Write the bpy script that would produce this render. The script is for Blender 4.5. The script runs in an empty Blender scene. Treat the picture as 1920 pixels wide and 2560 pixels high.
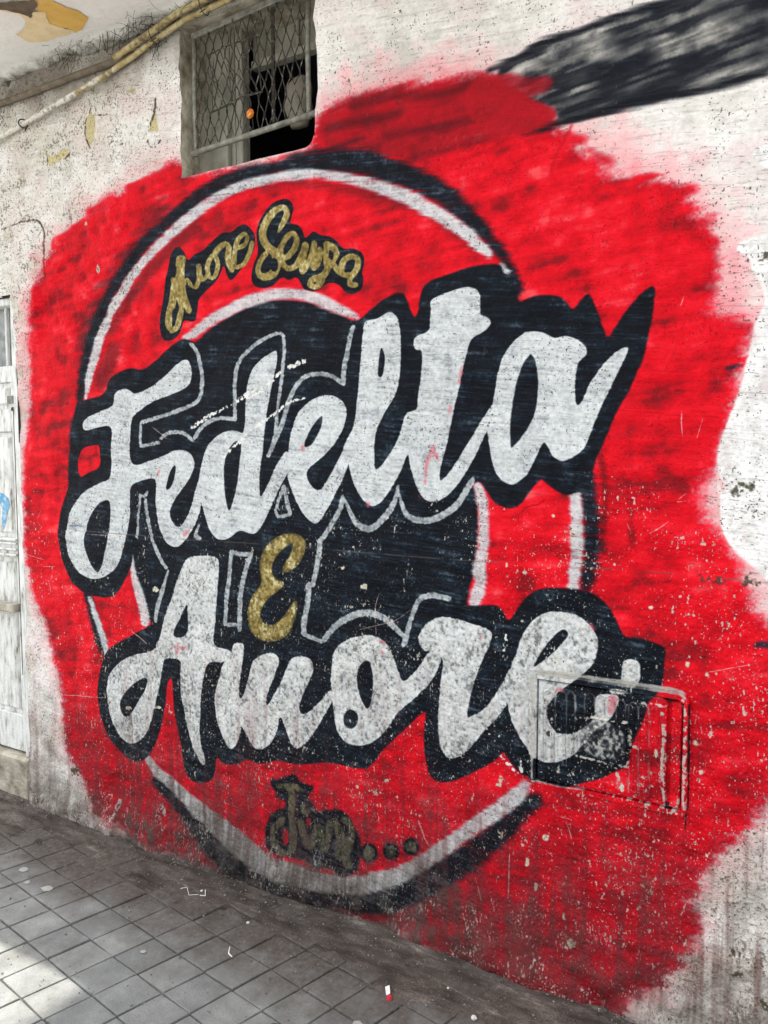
import bpy, math, random
import numpy as np
from mathutils import Vector, Matrix
random.seed(7); rng = np.random.RandomState(7)
S = bpy.context.scene
COL = S.collection

# ---------------------------------------------------------------- camera
PITCH, YAW = math.radians(4.3), math.radians(29.8)
cam_d = bpy.data.cameras.new('camera'); cam = bpy.data.objects.new('camera', cam_d); COL.objects.link(cam)
fwd = Vector((-math.sin(YAW)*math.cos(PITCH), math.cos(YAW)*math.cos(PITCH), -math.sin(PITCH)))
rgt = fwd.cross(Vector((0, 0, 1))).normalized(); upv = rgt.cross(fwd)
m = Matrix((rgt, upv, -fwd)).transposed().to_4x4(); m.translation = Vector((0, -2.1505, 1.5))
cam.matrix_world = m
cam_d.sensor_fit = 'VERTICAL'; cam_d.sensor_height = 36; cam_d.lens = 27.04
cam_d.clip_start = 0.05; cam_d.clip_end = 500
S.camera = cam
# ---------------------------------------------------------------- sky, sun, exposure
SUN_TRAVEL = Vector((0.35, -0.09, -1.0)).normalized()
elev = math.asin(-SUN_TRAVEL.z); az = math.atan2(-SUN_TRAVEL.x, -SUN_TRAVEL.y)
w = bpy.data.worlds.new('World'); S.world = w; w.use_nodes = True
nt = w.node_tree; nt.nodes.clear()
sky = nt.nodes.new('ShaderNodeTexSky'); sky.sky_type = 'NISHITA'; sky.sun_disc = False
sky.sun_elevation = elev; sky.sun_rotation = az; sky.dust_density = 4.0; sky.air_density = 1.0; sky.ozone_density = 1.0
hs = nt.nodes.new('ShaderNodeHueSaturation'); hs.inputs['Saturation'].default_value = 0.14
bg = nt.nodes.new('ShaderNodeBackground'); bg.inputs[1].default_value = 0.15
wo = nt.nodes.new('ShaderNodeOutputWorld')
nt.links.new(sky.outputs[0], hs.inputs['Color']); nt.links.new(hs.outputs[0], bg.inputs[0]); nt.links.new(bg.outputs[0], wo.inputs[0])
sd = bpy.data.lights.new('sun', 'SUN'); sd.energy = 2.6; sd.angle = math.radians(0.53); sd.color = (1, .95, .86)
so = bpy.data.objects.new('sun', sd); COL.objects.link(so); so.location = (-3, 2, 12)
so.rotation_euler = SUN_TRAVEL.to_track_quat('-Z', 'Y').to_euler()
S.view_settings.view_transform = 'Standard'; S.view_settings.look = 'None'
S.view_settings.gamma = 1; S.view_settings.use_curve_mapping = False
S.view_settings.exposure = 1.74

GZ = -0.085            # level of the pavement
# ---------------------------------------------------------------- helpers
def tag(o, label=None, cat=None, group=None, kind=None):
    if label: o['label'] = label
    if cat: o['category'] = cat
    if group: o['group'] = group
    if kind: o['kind'] = kind
    return o
def empty(name, loc=(0, 0, 0)):
    o = bpy.data.objects.new(name, None); COL.objects.link(o); o.location = loc; o.empty_display_size = .1
    return o
def link(name, me, mat, parent=None, smooth=False):
    if smooth:
        for p in me.polygons: p.use_smooth = True
    if mat is not None and not me.materials: me.materials.append(mat)
    o = bpy.data.objects.new(name, me); COL.objects.link(o)
    if parent is not None:
        o.parent = parent; o.matrix_parent_inverse = Matrix.Translation(-parent.location)
    return o
class MB:
    def __init__(s): s.v = []; s.f = []
    def box(s, x0, x1, y0, y1, z0, z1, b=0.0, shear=None):
        n = len(s.v)
        if b <= 0:
            s.v += [(x, y, z) for x in (x0, x1) for y in (y0, y1) for z in (z0, z1)]
            s.f += [tuple(n+i for i in q) for q in ((0,1,3,2),(4,6,7,5),(0,4,5,1),(2,3,7,6),(0,2,6,4),(1,5,7,3))]
        else:   # chamfered on the -y (front) face
            yf = y0
            s.v += [(x0,y1,z0),(x1,y1,z0),(x1,y1,z1),(x0,y1,z1),
                    (x0,yf+b,z0),(x1,yf+b,z0),(x1,yf+b,z1),(x0,yf+b,z1),
                    (x0+b,yf,z0+b),(x1-b,yf,z0+b),(x1-b,yf,z1-b),(x0+b,yf,z1-b)]
            s.f += [tuple(n+i for i in q) for q in ((0,3,2,1),(8,9,10,11),(4,5,9,8),(5,6,10,9),(6,7,11,10),(7,4,8,11),
                    (0,1,5,4),(1,2,6,5),(2,3,7,6),(3,0,4,7))]
        return s
    def tube(s, pts, r, seg=8, cap=True):
        pts = [Vector(p) for p in pts]; k = len(pts); n = len(s.v)
        rr = r if isinstance(r, (list, tuple)) else [r]*k
        prev = None
        for i, p in enumerate(pts):
            t = (pts[min(i+1, k-1)] - pts[max(i-1, 0)]).normalized()
            a = t.orthogonal().normalized() if prev is None else (prev - t*prev.dot(t)).normalized()
            prev = a; b = t.cross(a)
            for j in range(seg):
                an = 2*math.pi*j/seg
                s.v.append(tuple(p + (a*math.cos(an) + b*math.sin(an))*rr[i]))
        for i in range(k-1):
            for j in range(seg):
                j2 = (j+1) % seg
                s.f.append((n+i*seg+j, n+i*seg+j2, n+(i+1)*seg+j2, n+(i+1)*seg+j))
        if cap:
            s.f.append(tuple(n+j for j in range(seg))[::-1]); s.f.append(tuple(n+(k-1)*seg+j for j in range(seg)))
        return s
    def prism(s, pts, y0, y1):   # outline in x,z ; y0 front
        n = len(s.v); k = len(pts)
        s.v += [(p[0], y0, p[1]) for p in pts] + [(p[0], y1, p[1]) for p in pts]
        s.f.append(tuple(range(n, n+k))); s.f.append(tuple(range(n+2*k-1, n+k-1, -1)))
        for i in range(k):
            j = (i+1) % k; s.f.append((n+i, n+k+i, n+k+j, n+j))
        return s
    def flat(s, pts, z):         # outline in x,y seen from below or above
        n = len(s.v); s.v += [(p[0], p[1], z) for p in pts]; s.f.append(tuple(range(n, n+len(pts)))); return s
    def mesh(s, name):
        me = bpy.data.meshes.new(name); me.from_pydata(s.v, [], s.f); me.validate(); me.update()
        return me
    def build(s, name, mat, parent=None, smooth=False, uv=False):
        me = s.mesh(name)
        if uv: wall_uv(me)
        return link(name, me, mat, parent, smooth)
# canvas of painted plaster: metres on the wall
X0, X1, Z0, Z1, PX = -3.5, 0.62, -0.16, 3.16, 0.0016
CW, CH = int((X1-X0)/PX), int((Z1-Z0)/PX)
def wall_uv(me):
    uv = me.uv_layers.new(name='wall')
    n = len(me.loops); li = np.empty(n, np.int32); me.loops.foreach_get('vertex_index', li)
    co = np.empty(len(me.vertices)*3); me.vertices.foreach_get('co', co); co = co.reshape(-1, 3)[li]
    a = np.empty((n, 2)); a[:, 0] = (co[:, 0]-X0)/(X1-X0); a[:, 1] = (co[:, 2]-Z0)/(Z1-Z0)
    uv.data.foreach_set('uv', a.ravel())

# ---------------------------------------------------------------- noise and rasteriser
def vnoise(h, w, sy, sx, seed):
    """smooth value noise, feature size sy x sx pixels, 0..1"""
    r = np.random.RandomState(seed)
    gy, gx = int(h/sy)+3, int(w/sx)+3
    g = r.rand(gy, gx).astype(np.float32)
    y = np.arange(h, dtype=np.float32)/sy; x = np.arange(w, dtype=np.float32)/sx
    yi = y.astype(int); xi = x.astype(int); fy = y-yi; fx = x-xi
    fy = (fy*fy*(3-2*fy))[:, None]; fx = (fx*fx*(3-2*fx))[None, :]
    t = g[yi]*(1-fy) + g[yi+1]*fy
    return t[:, xi]*(1-fx) + t[:, xi+1]*fx
def fbm(h, w, sy, sx, seed, oct=3, gain=.5):
    a = np.zeros((h, w), np.float32); amp = 1; tot = 0
    for i in range(oct):
        a += amp*vnoise(h, w, max(sy, 1.01), max(sx, 1.01), seed+i*17); tot += amp; amp *= gain; sy /= 2; sx /= 2
    a /= tot
    return np.clip((a-.5)*1.5+.5, 0, 1)
def chaikin(P, it=2):
    for _ in range(it):
        Q = np.roll(P, -1, 0)
        P = np.stack([P*.75+Q*.25, P*.25+Q*.75], 1).reshape(-1, 2)
    return P
def fill(polys, smooth=2, pad=0):
    """non-zero winding fill; returns (mask, y0, x0)"""
    PP = []
    for p in polys:
        a = np.array(p, float).reshape(-1, 2)/1000.
        if smooth: a = chaikin(a, smooth)
        PP.append(np.stack([(a[:, 0]-X0)/PX, (a[:, 1]-Z0)/PX], 1))
    A = np.concatenate(PP)
    x0 = int(max(0, A[:, 0].min()-pad)); x1 = int(min(CW, A[:, 0].max()+pad+2))
    y0 = int(max(0, A[:, 1].min()-pad)); y1 = int(min(CH, A[:, 1].max()+pad+2))
    H, W = max(y1-y0, 1), max(x1-x0, 1)
    out = np.zeros((H, W), np.float32)
    for p in PP:
        acc = np.zeros((H, W), np.float32)
        for sub in (.25, .75):
            buf = np.zeros((H, W+2), np.float32)
            Q = np.roll(p, -1, 0)
            for (ax, ay), (bx, by) in zip(p, Q):
                if ay == by: continue
                d = 1 if by > ay else -1
                lo, hi = (ay, by) if d > 0 else (by, ay)
                r0 = max(int(math.ceil(lo-sub)), y0); r1 = min(int(math.ceil(hi-sub)), y1)
                if r1 <= r0: continue
                rows = np.arange(r0, r1); xs = ax+(rows+sub-ay)*(bx-ax)/(by-ay)-x0
                xs = np.clip(xs, 0, W); xi = xs.astype(int); fr = (xs-xi).astype(np.float32)
                np.add.at(buf, (rows-y0, xi), d*(1-fr)); np.add.at(buf, (rows-y0, xi+1), d*fr)
            acc += np.clip(np.abs(np.cumsum(buf, 1)[:, :W]), 0, 1)*.5
        out = np.maximum(out, acc)
    return out, y0, x0
def box1(a, r, ax):
    r = int(r)
    if r < 1: return a
    n = a.shape[ax]; pad = [(0, 0), (0, 0)]; pad[ax] = (r+1, r)
    c = np.cumsum(np.pad(a, pad, mode='edge'), ax, dtype=np.float32)
    if ax == 0: return (c[2*r+1:2*r+1+n]-c[:n])/(2*r+1)
    return (c[:, 2*r+1:2*r+1+n]-c[:, :n])/(2*r+1)
def blur(a, r):
    for _ in range(2): a = box1(box1(a, r, 0), r, 1)
    return a
PAINT = {
 'red': [
  [-2067,2570,-2154,2581,-2244,2547,-2307,2516,-2402,2497,-2468,2476,-2535,2451,-2638,2440,-2695,2411,-2739,2380,-2798,2360,-2829,2327,-2875,2295,-2885,2248,-2916,2237,-2941,2182,-2959,2063,-2961,1965,-2992,1948,-2972,1893,-2976,1819,-2997,1721,-3015,1684,-3024,1585,-3045,1484,-3051,1382,-3049,1280,-3065,1203,-3060,1074,-3037,973,-3019,871,-2959,799,-2917,701,-2890,621,-2854,574,-2834,460,-2832,289,-2821,194,-2733,150,-2707,74,-2671,7,-2576,-32,-2438,-45,-2306,-70,-2136,-70,-1937,-78,-1780,-83,-1392,-113,-1149,-59,-1058,-77,-926,-111,-579,-102,-511,-105,-446,-98,-431,-40,-384,4,-339,41,-300,95,-281,155,-253,197,-239,240,-255,262,-300,281,-300,297,-259,316,-260,351,-244,388,-216,412,-194,459,-162,496,-136,534,-121,578,-85,611,-51,747,-60,1023,-110,1056,-132,1074,-154,1111,-171,1170,-194,1232,-225,1294,-248,1317,-305,1323,-279,1344,-289,1433,-276,1391,-288,1415,-245,1444,-250,1495,-240,1539,-213,1605,-204,1651,-188,1720,-197,1790,-170,1811,-177,1826,-282,1843,-276,1877,-255,1914,-257,1983,-273,2043,-261,2002,-281,2050,-268,2094,-323,2110,-343,2140,-321,2171,-366,2182,-417,2218,-457,2229,-550,2233,-563,2268,-597,2311,-632,2354,-693,2403,-699,2458,-698,2462,-743,2526,-835,2555,-882,2596,-980,2611,-1050,2609,-1165,2629,-1298,2634,-1355,2635,-1414,2622,-1483,2603,-1500,2493,-1653,2483,-1900,2502,-2085,2512,-2091,2579],
 ],
 'redtongues': [
  [-544,2221,-533,2220,-516,2219,-497,2218,-479,2217,-463,2216,-443,2214,-426,2214,-414,2213,-409,2222,-417,2231,-428,2231,-445,2232,-466,2233,-481,2234,-499,2236,-518,2237,-535,2238,-546,2239,-552,2231],
  [-445,2187,-434,2184,-418,2179,-399,2174,-381,2169,-366,2166,-344,2165,-327,2166,-315,2168,-312,2177,-320,2185,-331,2184,-348,2182,-367,2183,-381,2186,-398,2191,-416,2196,-432,2201,-443,2204,-450,2197],
  [-462,2149,-451,2147,-436,2146,-418,2144,-402,2143,-382,2144,-364,2146,-352,2147,-348,2158,-357,2167,-369,2166,-387,2164,-406,2163,-420,2164,-437,2166,-453,2167,-464,2169,-470,2159],
  [-384,2111,-366,2108,-344,2105,-318,2107,-314,2115,-321,2123,-347,2121,-366,2124,-384,2127,-389,2120],
  [-362,2075,-352,2075,-337,2076,-320,2076,-306,2077,-288,2079,-272,2081,-261,2082,-258,2092,-266,2101,-277,2099,-293,2097,-310,2096,-324,2095,-340,2095,-355,2094,-365,2094,-370,2084],
  [-361,2036,-351,2036,-335,2036,-319,2036,-305,2037,-283,2038,-268,2039,-264,2049,-272,2057,-287,2056,-308,2055,-322,2054,-338,2054,-353,2054,-364,2054,-369,2045],
  [-363,2023,-352,2020,-337,2017,-321,2013,-305,2011,-286,2011,-270,2012,-258,2013,-254,2023,-262,2031,-273,2030,-289,2029,-306,2029,-320,2031,-336,2035,-351,2038,-362,2040,-368,2033],
  [-361,1983,-350,1982,-334,1980,-316,1977,-299,1976,-285,1974,-264,1976,-253,1979,-250,1988,-258,1995,-268,1993,-287,1992,-300,1993,-317,1995,-334,1997,-350,1999,-361,2001,-367,1993],
  [-379,1948,-369,1947,-353,1945,-336,1943,-318,1941,-303,1940,-287,1939,-271,1939,-258,1939,-249,1940,-245,1948,-252,1957,-261,1956,-274,1956,-289,1956,-304,1957,-319,1958,-336,1960,-353,1962,-369,1964,-380,1965,-385,1957],
  [-359,1908,-349,1907,-334,1905,-317,1903,-302,1902,-282,1903,-263,1904,-250,1905,-246,1914,-253,1922,-266,1921,-285,1920,-303,1920,-318,1921,-334,1922,-349,1924,-359,1926,-365,1918],
  [-377,1870,-366,1869,-351,1869,-334,1868,-320,1867,-302,1867,-286,1867,-275,1867,-270,1875,-277,1884,-288,1884,-304,1884,-321,1884,-335,1885,-352,1886,-367,1887,-378,1888,-383,1879],
  [-337,1816,-326,1816,-312,1816,-295,1815,-277,1815,-260,1815,-244,1815,-227,1814,-210,1813,-193,1812,-180,1811,-170,1811,-164,1820,-171,1830,-181,1830,-194,1831,-211,1832,-228,1833,-246,1834,-261,1834,-279,1835,-297,1835,-314,1835,-328,1836,-339,1836,-344,1826],
  [-603,2323,-588,2312,-569,2297,-547,2281,-531,2269,-520,2273,-521,2285,-538,2297,-558,2312,-577,2327,-592,2339,-604,2336],
  [-681,2387,-666,2377,-645,2364,-628,2352,-602,2335,-591,2339,-593,2351,-619,2369,-636,2380,-656,2394,-671,2404,-683,2400],
  [-2137,2572,-2159,2566,-2190,2558,-2224,2550,-2255,2543,-2296,2538,-2336,2535,-2365,2533,-2374,2514,-2349,2498,-2320,2500,-2278,2504,-2235,2509,-2201,2517,-2166,2525,-2135,2534,-2113,2539,-2111,2559],
  [-2448,2506,-2475,2499,-2513,2490,-2545,2484,-2581,2478,-2607,2474,-2613,2453,-2584,2438,-2559,2443,-2522,2449,-2489,2455,-2449,2465,-2422,2472,-2419,2493],
  [-2639,2437,-2676,2427,-2725,2412,-2761,2400,-2797,2388,-2822,2378,-2821,2355,-2788,2344,-2763,2354,-2728,2366,-2694,2378,-2646,2392,-2610,2402,-2608,2424],
 ],
 'redhalo': [
  [-1450,2673,-1355,2685,-1242,2663,-1081,2621,-1005,2656,-955,2661,-921,2618,-882,2601,-1029,2565,-1355,2599,-1450,2629],
  [-274,2062,-196,1957,-158,1878,-175,1765,-204,1651,-258,1653,-285,1929],
  [-633,2403,-532,2391,-459,2328,-442,2270,-348,2191,-253,2099,-215,1996,-287,2005,-385,2158,-545,2224,-610,2317],
  [-289,1445,-237,1425,-230,1318,-151,1219,-120,1135,-110,1056,-168,1090,-247,1285],
  [-2244,2560,-2534,2478,-2738,2408,-2835,2356,-2899,2274,-2989,2163,-3010,1919,-3031,1672,-2968,1670,-2860,2293,-2638,2422,-2184,2566],
 ],
 'ringred_dark': [
  [-2454,1969,-2442,1983,-2425,2004,-2406,2028,-2385,2052,-2365,2073,-2348,2089,-2330,2105,-2312,2120,-2293,2135,-2274,2150,-2256,2164,-2233,2181,-2212,2197,-2190,2212,-2167,2226,-2143,2241,-2120,2253,-2094,2267,-2067,2280,-2041,2292,-2020,2303,-2004,2310,-2007,2334,-2038,2344,-2053,2336,-2075,2326,-2101,2314,-2129,2301,-2157,2287,-2181,2273,-2207,2258,-2231,2243,-2254,2228,-2277,2211,-2300,2195,-2319,2180,-2339,2165,-2359,2149,-2378,2133,-2397,2116,-2415,2099,-2437,2077,-2459,2052,-2479,2027,-2496,2007,-2509,1992,-2491,1968],
  [-2504,1763,-2498,1782,-2488,1807,-2476,1831,-2463,1849,-2445,1869,-2427,1888,-2415,1902,-2434,1933,-2482,1933,-2495,1920,-2513,1900,-2533,1878,-2551,1854,-2566,1825,-2577,1797,-2583,1778,-2550,1752],
  [-1715,2395,-1697,2397,-1671,2400,-1644,2403,-1619,2404,-1594,2403,-1567,2399,-1543,2396,-1526,2393,-1516,2403,-1526,2416,-1543,2419,-1568,2423,-1596,2428,-1624,2430,-1653,2429,-1682,2426,-1708,2423,-1726,2421,-1732,2407],
  [-1575,2399,-1558,2394,-1535,2387,-1508,2379,-1479,2371,-1450,2362,-1421,2353,-1400,2346,-1378,2338,-1356,2331,-1333,2323,-1311,2315,-1289,2307,-1269,2300,-1249,2292,-1227,2285,-1206,2277,-1186,2270,-1167,2263,-1149,2256,-1132,2248,-1115,2240,-1097,2229,-1080,2218,-1063,2206,-1047,2193,-1030,2180,-1013,2167,-995,2153,-975,2138,-956,2123,-937,2109,-922,2097,-911,2088,-897,2090,-897,2104,-907,2113,-922,2125,-939,2140,-958,2156,-977,2172,-995,2187,-1012,2200,-1029,2213,-1045,2226,-1063,2239,-1082,2251,-1102,2263,-1120,2272,-1139,2281,-1159,2289,-1178,2297,-1199,2304,-1220,2311,-1241,2319,-1261,2326,-1283,2333,-1305,2340,-1327,2347,-1350,2354,-1373,2360,-1395,2367,-1416,2373,-1445,2382,-1475,2391,-1504,2399,-1531,2407,-1554,2413,-1571,2418,-1582,2411],
 ],
 'smoke': [
  [-2175,2433,-2192,2425,-2216,2413,-2245,2399,-2275,2383,-2301,2365,-2323,2347,-2342,2327,-2360,2307,-2378,2287,-2397,2267,-2418,2248,-2440,2229,-2462,2210,-2484,2192,-2504,2176,-2526,2158,-2546,2142,-2566,2125,-2585,2104,-2600,2080,-2611,2055,-2622,2027,-2634,1997,-2642,1976,-2652,1952,-2661,1927,-2671,1901,-2680,1878,-2687,1858,-2693,1843,-2674,1828,-2647,1834,-2641,1848,-2633,1868,-2623,1891,-2613,1916,-2602,1941,-2591,1964,-2581,1983,-2564,2011,-2546,2034,-2529,2055,-2513,2074,-2497,2091,-2482,2107,-2465,2124,-2445,2144,-2428,2163,-2411,2183,-2393,2204,-2374,2224,-2354,2243,-2333,2261,-2311,2278,-2288,2294,-2265,2310,-2244,2326,-2221,2343,-2197,2361,-2174,2379,-2154,2394,-2140,2405,-2146,2426],
  [-1478,2481,-1461,2478,-1438,2475,-1411,2471,-1384,2466,-1360,2461,-1336,2455,-1309,2447,-1284,2440,-1262,2433,-1247,2428,-1237,2435,-1243,2446,-1258,2451,-1280,2459,-1305,2469,-1332,2478,-1358,2485,-1385,2490,-1413,2494,-1440,2497,-1463,2499,-1479,2501,-1487,2492],
  [-2108,9,-2094,2,-2075,-8,-2053,-21,-2028,-34,-2000,-47,-1972,-59,-1942,-70,-1919,-77,-1895,-83,-1870,-90,-1844,-96,-1818,-101,-1792,-106,-1765,-110,-1739,-113,-1713,-116,-1683,-118,-1652,-118,-1620,-117,-1589,-115,-1561,-113,-1536,-111,-1516,-110,-1501,-109,-1466,-75,-1479,-43,-1494,-43,-1515,-44,-1539,-44,-1566,-45,-1594,-45,-1623,-45,-1651,-43,-1677,-41,-1699,-38,-1722,-34,-1746,-30,-1770,-25,-1795,-19,-1819,-13,-1843,-7,-1866,-1,-1888,5,-1916,12,-1945,20,-1974,29,-2002,38,-2027,46,-2049,53,-2065,58,-2104,41],
  [-1326,-63,-1312,-58,-1293,-51,-1270,-44,-1244,-35,-1217,-26,-1190,-15,-1164,-3,-1139,10,-1113,27,-1087,46,-1063,66,-1041,85,-1022,103,-1007,117,-996,127,-993,159,-1023,164,-1036,154,-1052,141,-1072,125,-1094,108,-1117,92,-1139,77,-1159,65,-1177,56,-1199,46,-1224,36,-1249,26,-1273,17,-1296,9,-1316,2,-1331,-3,-1353,-42],
 ],
 'ringblack': [
  [-2693,1740,-2648,1900,-2572,2067,-2501,2151,-2420,2225,-2306,2322,-2166,2392,-2003,2466,-1893,2492,-1753,2499,-1621,2487,-1597,2503,-1509,2494,-1466,2489,-1359,2475,-1273,2447,-1190,2408,-1109,2366,-1031,2321,-955,2254,-895,2183,-837,2105,-793,2034,-770,1975,-778,1937,-835,1964,-835,2008,-836,2057,-865,2087,-914,2142,-1005,2222,-1082,2279,-1162,2325,-1273,2367,-1389,2404,-1510,2430,-1637,2447,-1720,2444,-1858,2431,-2004,2401,-2120,2358,-2241,2301,-2342,2233,-2413,2165,-2505,2055,-2573,1938,-2614,1836,-2637,1737],
  [-2653,1840,-2632,1789,-2654,1702,-2697,1704,-2684,1779],
  [-2714,1676,-2750,1533,-2775,1387,-2763,1241,-2703,949,-2652,807,-2601,659,-2531,669,-2595,813,-2660,953,-2690,1244,-2720,1388,-2706,1533,-2672,1666],
  [-634,1427,-596,1397,-586,1332,-583,1245,-588,1179,-595,1108,-556,1111,-546,1173,-541,1226,-536,1291,-540,1355,-554,1420,-564,1484,-582,1527],
  [-2311,184,-2298,173,-2278,156,-2256,138,-2233,120,-2210,105,-2185,90,-2161,75,-2139,61,-2118,47,-2098,33,-2079,19,-2061,7,-2042,-10,-2022,-27,-1994,-44,-1971,-54,-1947,-62,-1922,-70,-1896,-77,-1870,-83,-1838,-89,-1806,-94,-1774,-97,-1745,-98,-1717,-98,-1692,-96,-1667,-94,-1640,-93,-1615,-92,-1588,-93,-1560,-93,-1531,-93,-1502,-92,-1472,-90,-1439,-86,-1409,-82,-1385,-79,-1354,-8,-1373,-5,-1375,-82,-1352,-77,-1322,-69,-1290,-60,-1259,-49,-1231,-37,-1204,-24,-1178,-10,-1152,5,-1127,21,-1106,36,-1085,51,-1065,66,-1046,81,-1028,96,-1011,110,-990,127,-970,144,-950,162,-932,179,-914,195,-896,213,-880,229,-865,245,-850,263,-836,279,-821,297,-805,316,-791,334,-777,351,-760,374,-747,394,-733,413,-721,430,-706,448,-692,465,-683,477,-686,505,-713,506,-725,496,-741,482,-759,465,-777,448,-795,429,-811,411,-829,391,-843,377,-858,361,-875,344,-891,328,-906,313,-922,297,-936,284,-949,271,-966,258,-982,245,-1000,232,-1020,217,-1041,202,-1063,187,-1081,173,-1099,159,-1118,145,-1136,131,-1154,119,-1171,107,-1192,92,-1213,79,-1235,66,-1256,53,-1276,42,-1298,31,-1325,20,-1353,9,-1377,-1,-1410,-88,-1367,-78,-1367,-9,-1391,-10,-1420,-12,-1450,-13,-1477,-14,-1503,-14,-1530,-14,-1557,-14,-1584,-13,-1609,-12,-1636,-11,-1659,-9,-1679,-7,-1701,-5,-1728,-2,-1755,1,-1783,5,-1810,10,-1831,16,-1853,23,-1875,30,-1896,38,-1913,44,-1936,55,-1958,67,-1984,80,-2007,91,-2031,100,-2056,110,-2080,120,-2106,131,-2132,142,-2158,154,-2182,166,-2207,179,-2232,194,-2254,208,-2270,217,-2302,209],
 ],
 'ringwhite': [
  [-2609,1746,-2601,1768,-2590,1799,-2578,1830,-2568,1853,-2556,1876,-2544,1900,-2531,1924,-2518,1949,-2503,1974,-2488,1998,-2473,2021,-2457,2042,-2440,2063,-2423,2083,-2405,2103,-2389,2121,-2374,2138,-2358,2155,-2340,2171,-2322,2187,-2302,2203,-2281,2219,-2257,2235,-2237,2247,-2214,2260,-2191,2273,-2167,2285,-2143,2298,-2120,2310,-2096,2322,-2072,2333,-2049,2344,-2027,2354,-2000,2364,-1974,2373,-1948,2382,-1918,2390,-1896,2396,-1873,2401,-1850,2407,-1826,2412,-1803,2416,-1780,2419,-1754,2421,-1727,2422,-1700,2422,-1675,2421,-1651,2421,-1623,2419,-1597,2417,-1573,2414,-1551,2411,-1526,2408,-1504,2404,-1480,2399,-1460,2394,-1438,2389,-1416,2383,-1392,2375,-1371,2368,-1349,2360,-1325,2350,-1302,2341,-1279,2331,-1257,2321,-1235,2310,-1212,2299,-1192,2289,-1173,2278,-1152,2267,-1135,2255,-1116,2243,-1095,2230,-1078,2219,-1060,2208,-1042,2197,-1023,2185,-1006,2174,-991,2164,-973,2149,-956,2135,-941,2121,-927,2108,-908,2092,-890,2079,-878,2069,-864,2070,-861,2083,-871,2095,-884,2112,-901,2131,-914,2145,-929,2159,-947,2175,-967,2191,-982,2204,-999,2216,-1017,2229,-1036,2242,-1053,2254,-1069,2265,-1090,2279,-1109,2291,-1129,2303,-1152,2315,-1173,2326,-1196,2336,-1219,2346,-1243,2356,-1267,2365,-1291,2374,-1315,2383,-1339,2391,-1363,2398,-1386,2405,-1411,2412,-1435,2418,-1457,2423,-1478,2428,-1502,2434,-1525,2439,-1551,2444,-1574,2447,-1600,2451,-1627,2455,-1657,2457,-1682,2458,-1709,2459,-1738,2459,-1767,2458,-1796,2456,-1821,2453,-1846,2449,-1872,2443,-1897,2438,-1920,2432,-1943,2426,-1974,2418,-2002,2409,-2030,2400,-2059,2389,-2083,2378,-2107,2366,-2131,2354,-2154,2341,-2178,2329,-2201,2316,-2225,2303,-2249,2289,-2272,2276,-2293,2262,-2318,2246,-2341,2229,-2362,2212,-2382,2195,-2401,2178,-2418,2160,-2434,2143,-2451,2124,-2468,2104,-2486,2084,-2504,2062,-2521,2039,-2537,2014,-2552,1989,-2566,1963,-2579,1938,-2591,1913,-2603,1888,-2613,1863,-2622,1839,-2633,1806,-2640,1774,-2645,1752,-2629,1740],
  [-849,2050,-842,2032,-833,2014,-822,2006,-808,2006,-806,2019,-810,2026,-821,2041,-833,2056,-844,2059],
  [-2714,1558,-2721,1530,-2729,1494,-2733,1471,-2737,1446,-2739,1422,-2737,1385,-2734,1357,-2721,1353,-2710,1359,-2709,1387,-2708,1423,-2706,1446,-2704,1470,-2702,1493,-2702,1530,-2702,1557,-2708,1560],
  [-2633,1809,-2638,1786,-2643,1759,-2644,1721,-2635,1716,-2625,1720,-2617,1757,-2613,1784,-2610,1806,-2620,1813],
  [-2667,900,-2660,886,-2651,865,-2640,840,-2628,812,-2619,790,-2608,763,-2597,735,-2586,708,-2577,685,-2570,669,-2549,666,-2534,681,-2541,697,-2550,719,-2562,746,-2574,774,-2585,800,-2595,823,-2610,850,-2624,874,-2636,894,-2644,908,-2658,909],
  [-2346,272,-2330,255,-2308,231,-2284,209,-2251,190,-2217,175,-2199,165,-2178,153,-2156,141,-2131,128,-2109,117,-2085,106,-2061,95,-2038,84,-2018,75,-1993,61,-1971,49,-1944,36,-1922,27,-1898,18,-1873,9,-1850,0,-1831,-7,-1810,-18,-1786,-29,-1750,-37,-1725,-39,-1700,-39,-1672,-39,-1644,-38,-1617,-37,-1591,-36,-1567,-34,-1538,-33,-1510,-31,-1484,-28,-1457,-25,-1429,-21,-1400,-15,-1369,-7,-1340,0,-1316,7,-1288,16,-1279,24,-1272,27,-1249,39,-1221,53,-1193,69,-1167,84,-1141,102,-1118,121,-1098,138,-1078,156,-1056,175,-1035,193,-1015,212,-994,231,-978,247,-962,263,-946,278,-930,293,-915,307,-896,325,-876,341,-856,358,-838,374,-821,389,-804,403,-788,419,-772,435,-756,455,-741,475,-729,493,-721,505,-727,529,-753,527,-763,516,-777,500,-792,483,-807,468,-821,455,-836,441,-852,427,-869,411,-887,395,-906,377,-926,359,-945,341,-962,326,-978,310,-994,295,-1010,280,-1026,265,-1046,246,-1066,228,-1086,210,-1107,193,-1128,176,-1148,161,-1168,146,-1189,133,-1210,121,-1237,109,-1264,97,-1289,85,-1316,71,-1309,67,-1315,67,-1338,60,-1365,54,-1393,47,-1419,43,-1442,40,-1465,39,-1489,39,-1515,38,-1544,38,-1567,37,-1593,37,-1620,36,-1646,35,-1671,35,-1693,36,-1709,37,-1734,42,-1748,50,-1772,63,-1794,71,-1816,80,-1840,89,-1863,98,-1883,106,-1909,118,-1932,128,-1961,140,-1984,147,-2010,155,-2036,163,-2062,171,-2085,179,-2110,188,-2134,198,-2156,208,-2178,217,-2214,230,-2245,243,-2270,259,-2297,278,-2317,292,-2338,288],
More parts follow.
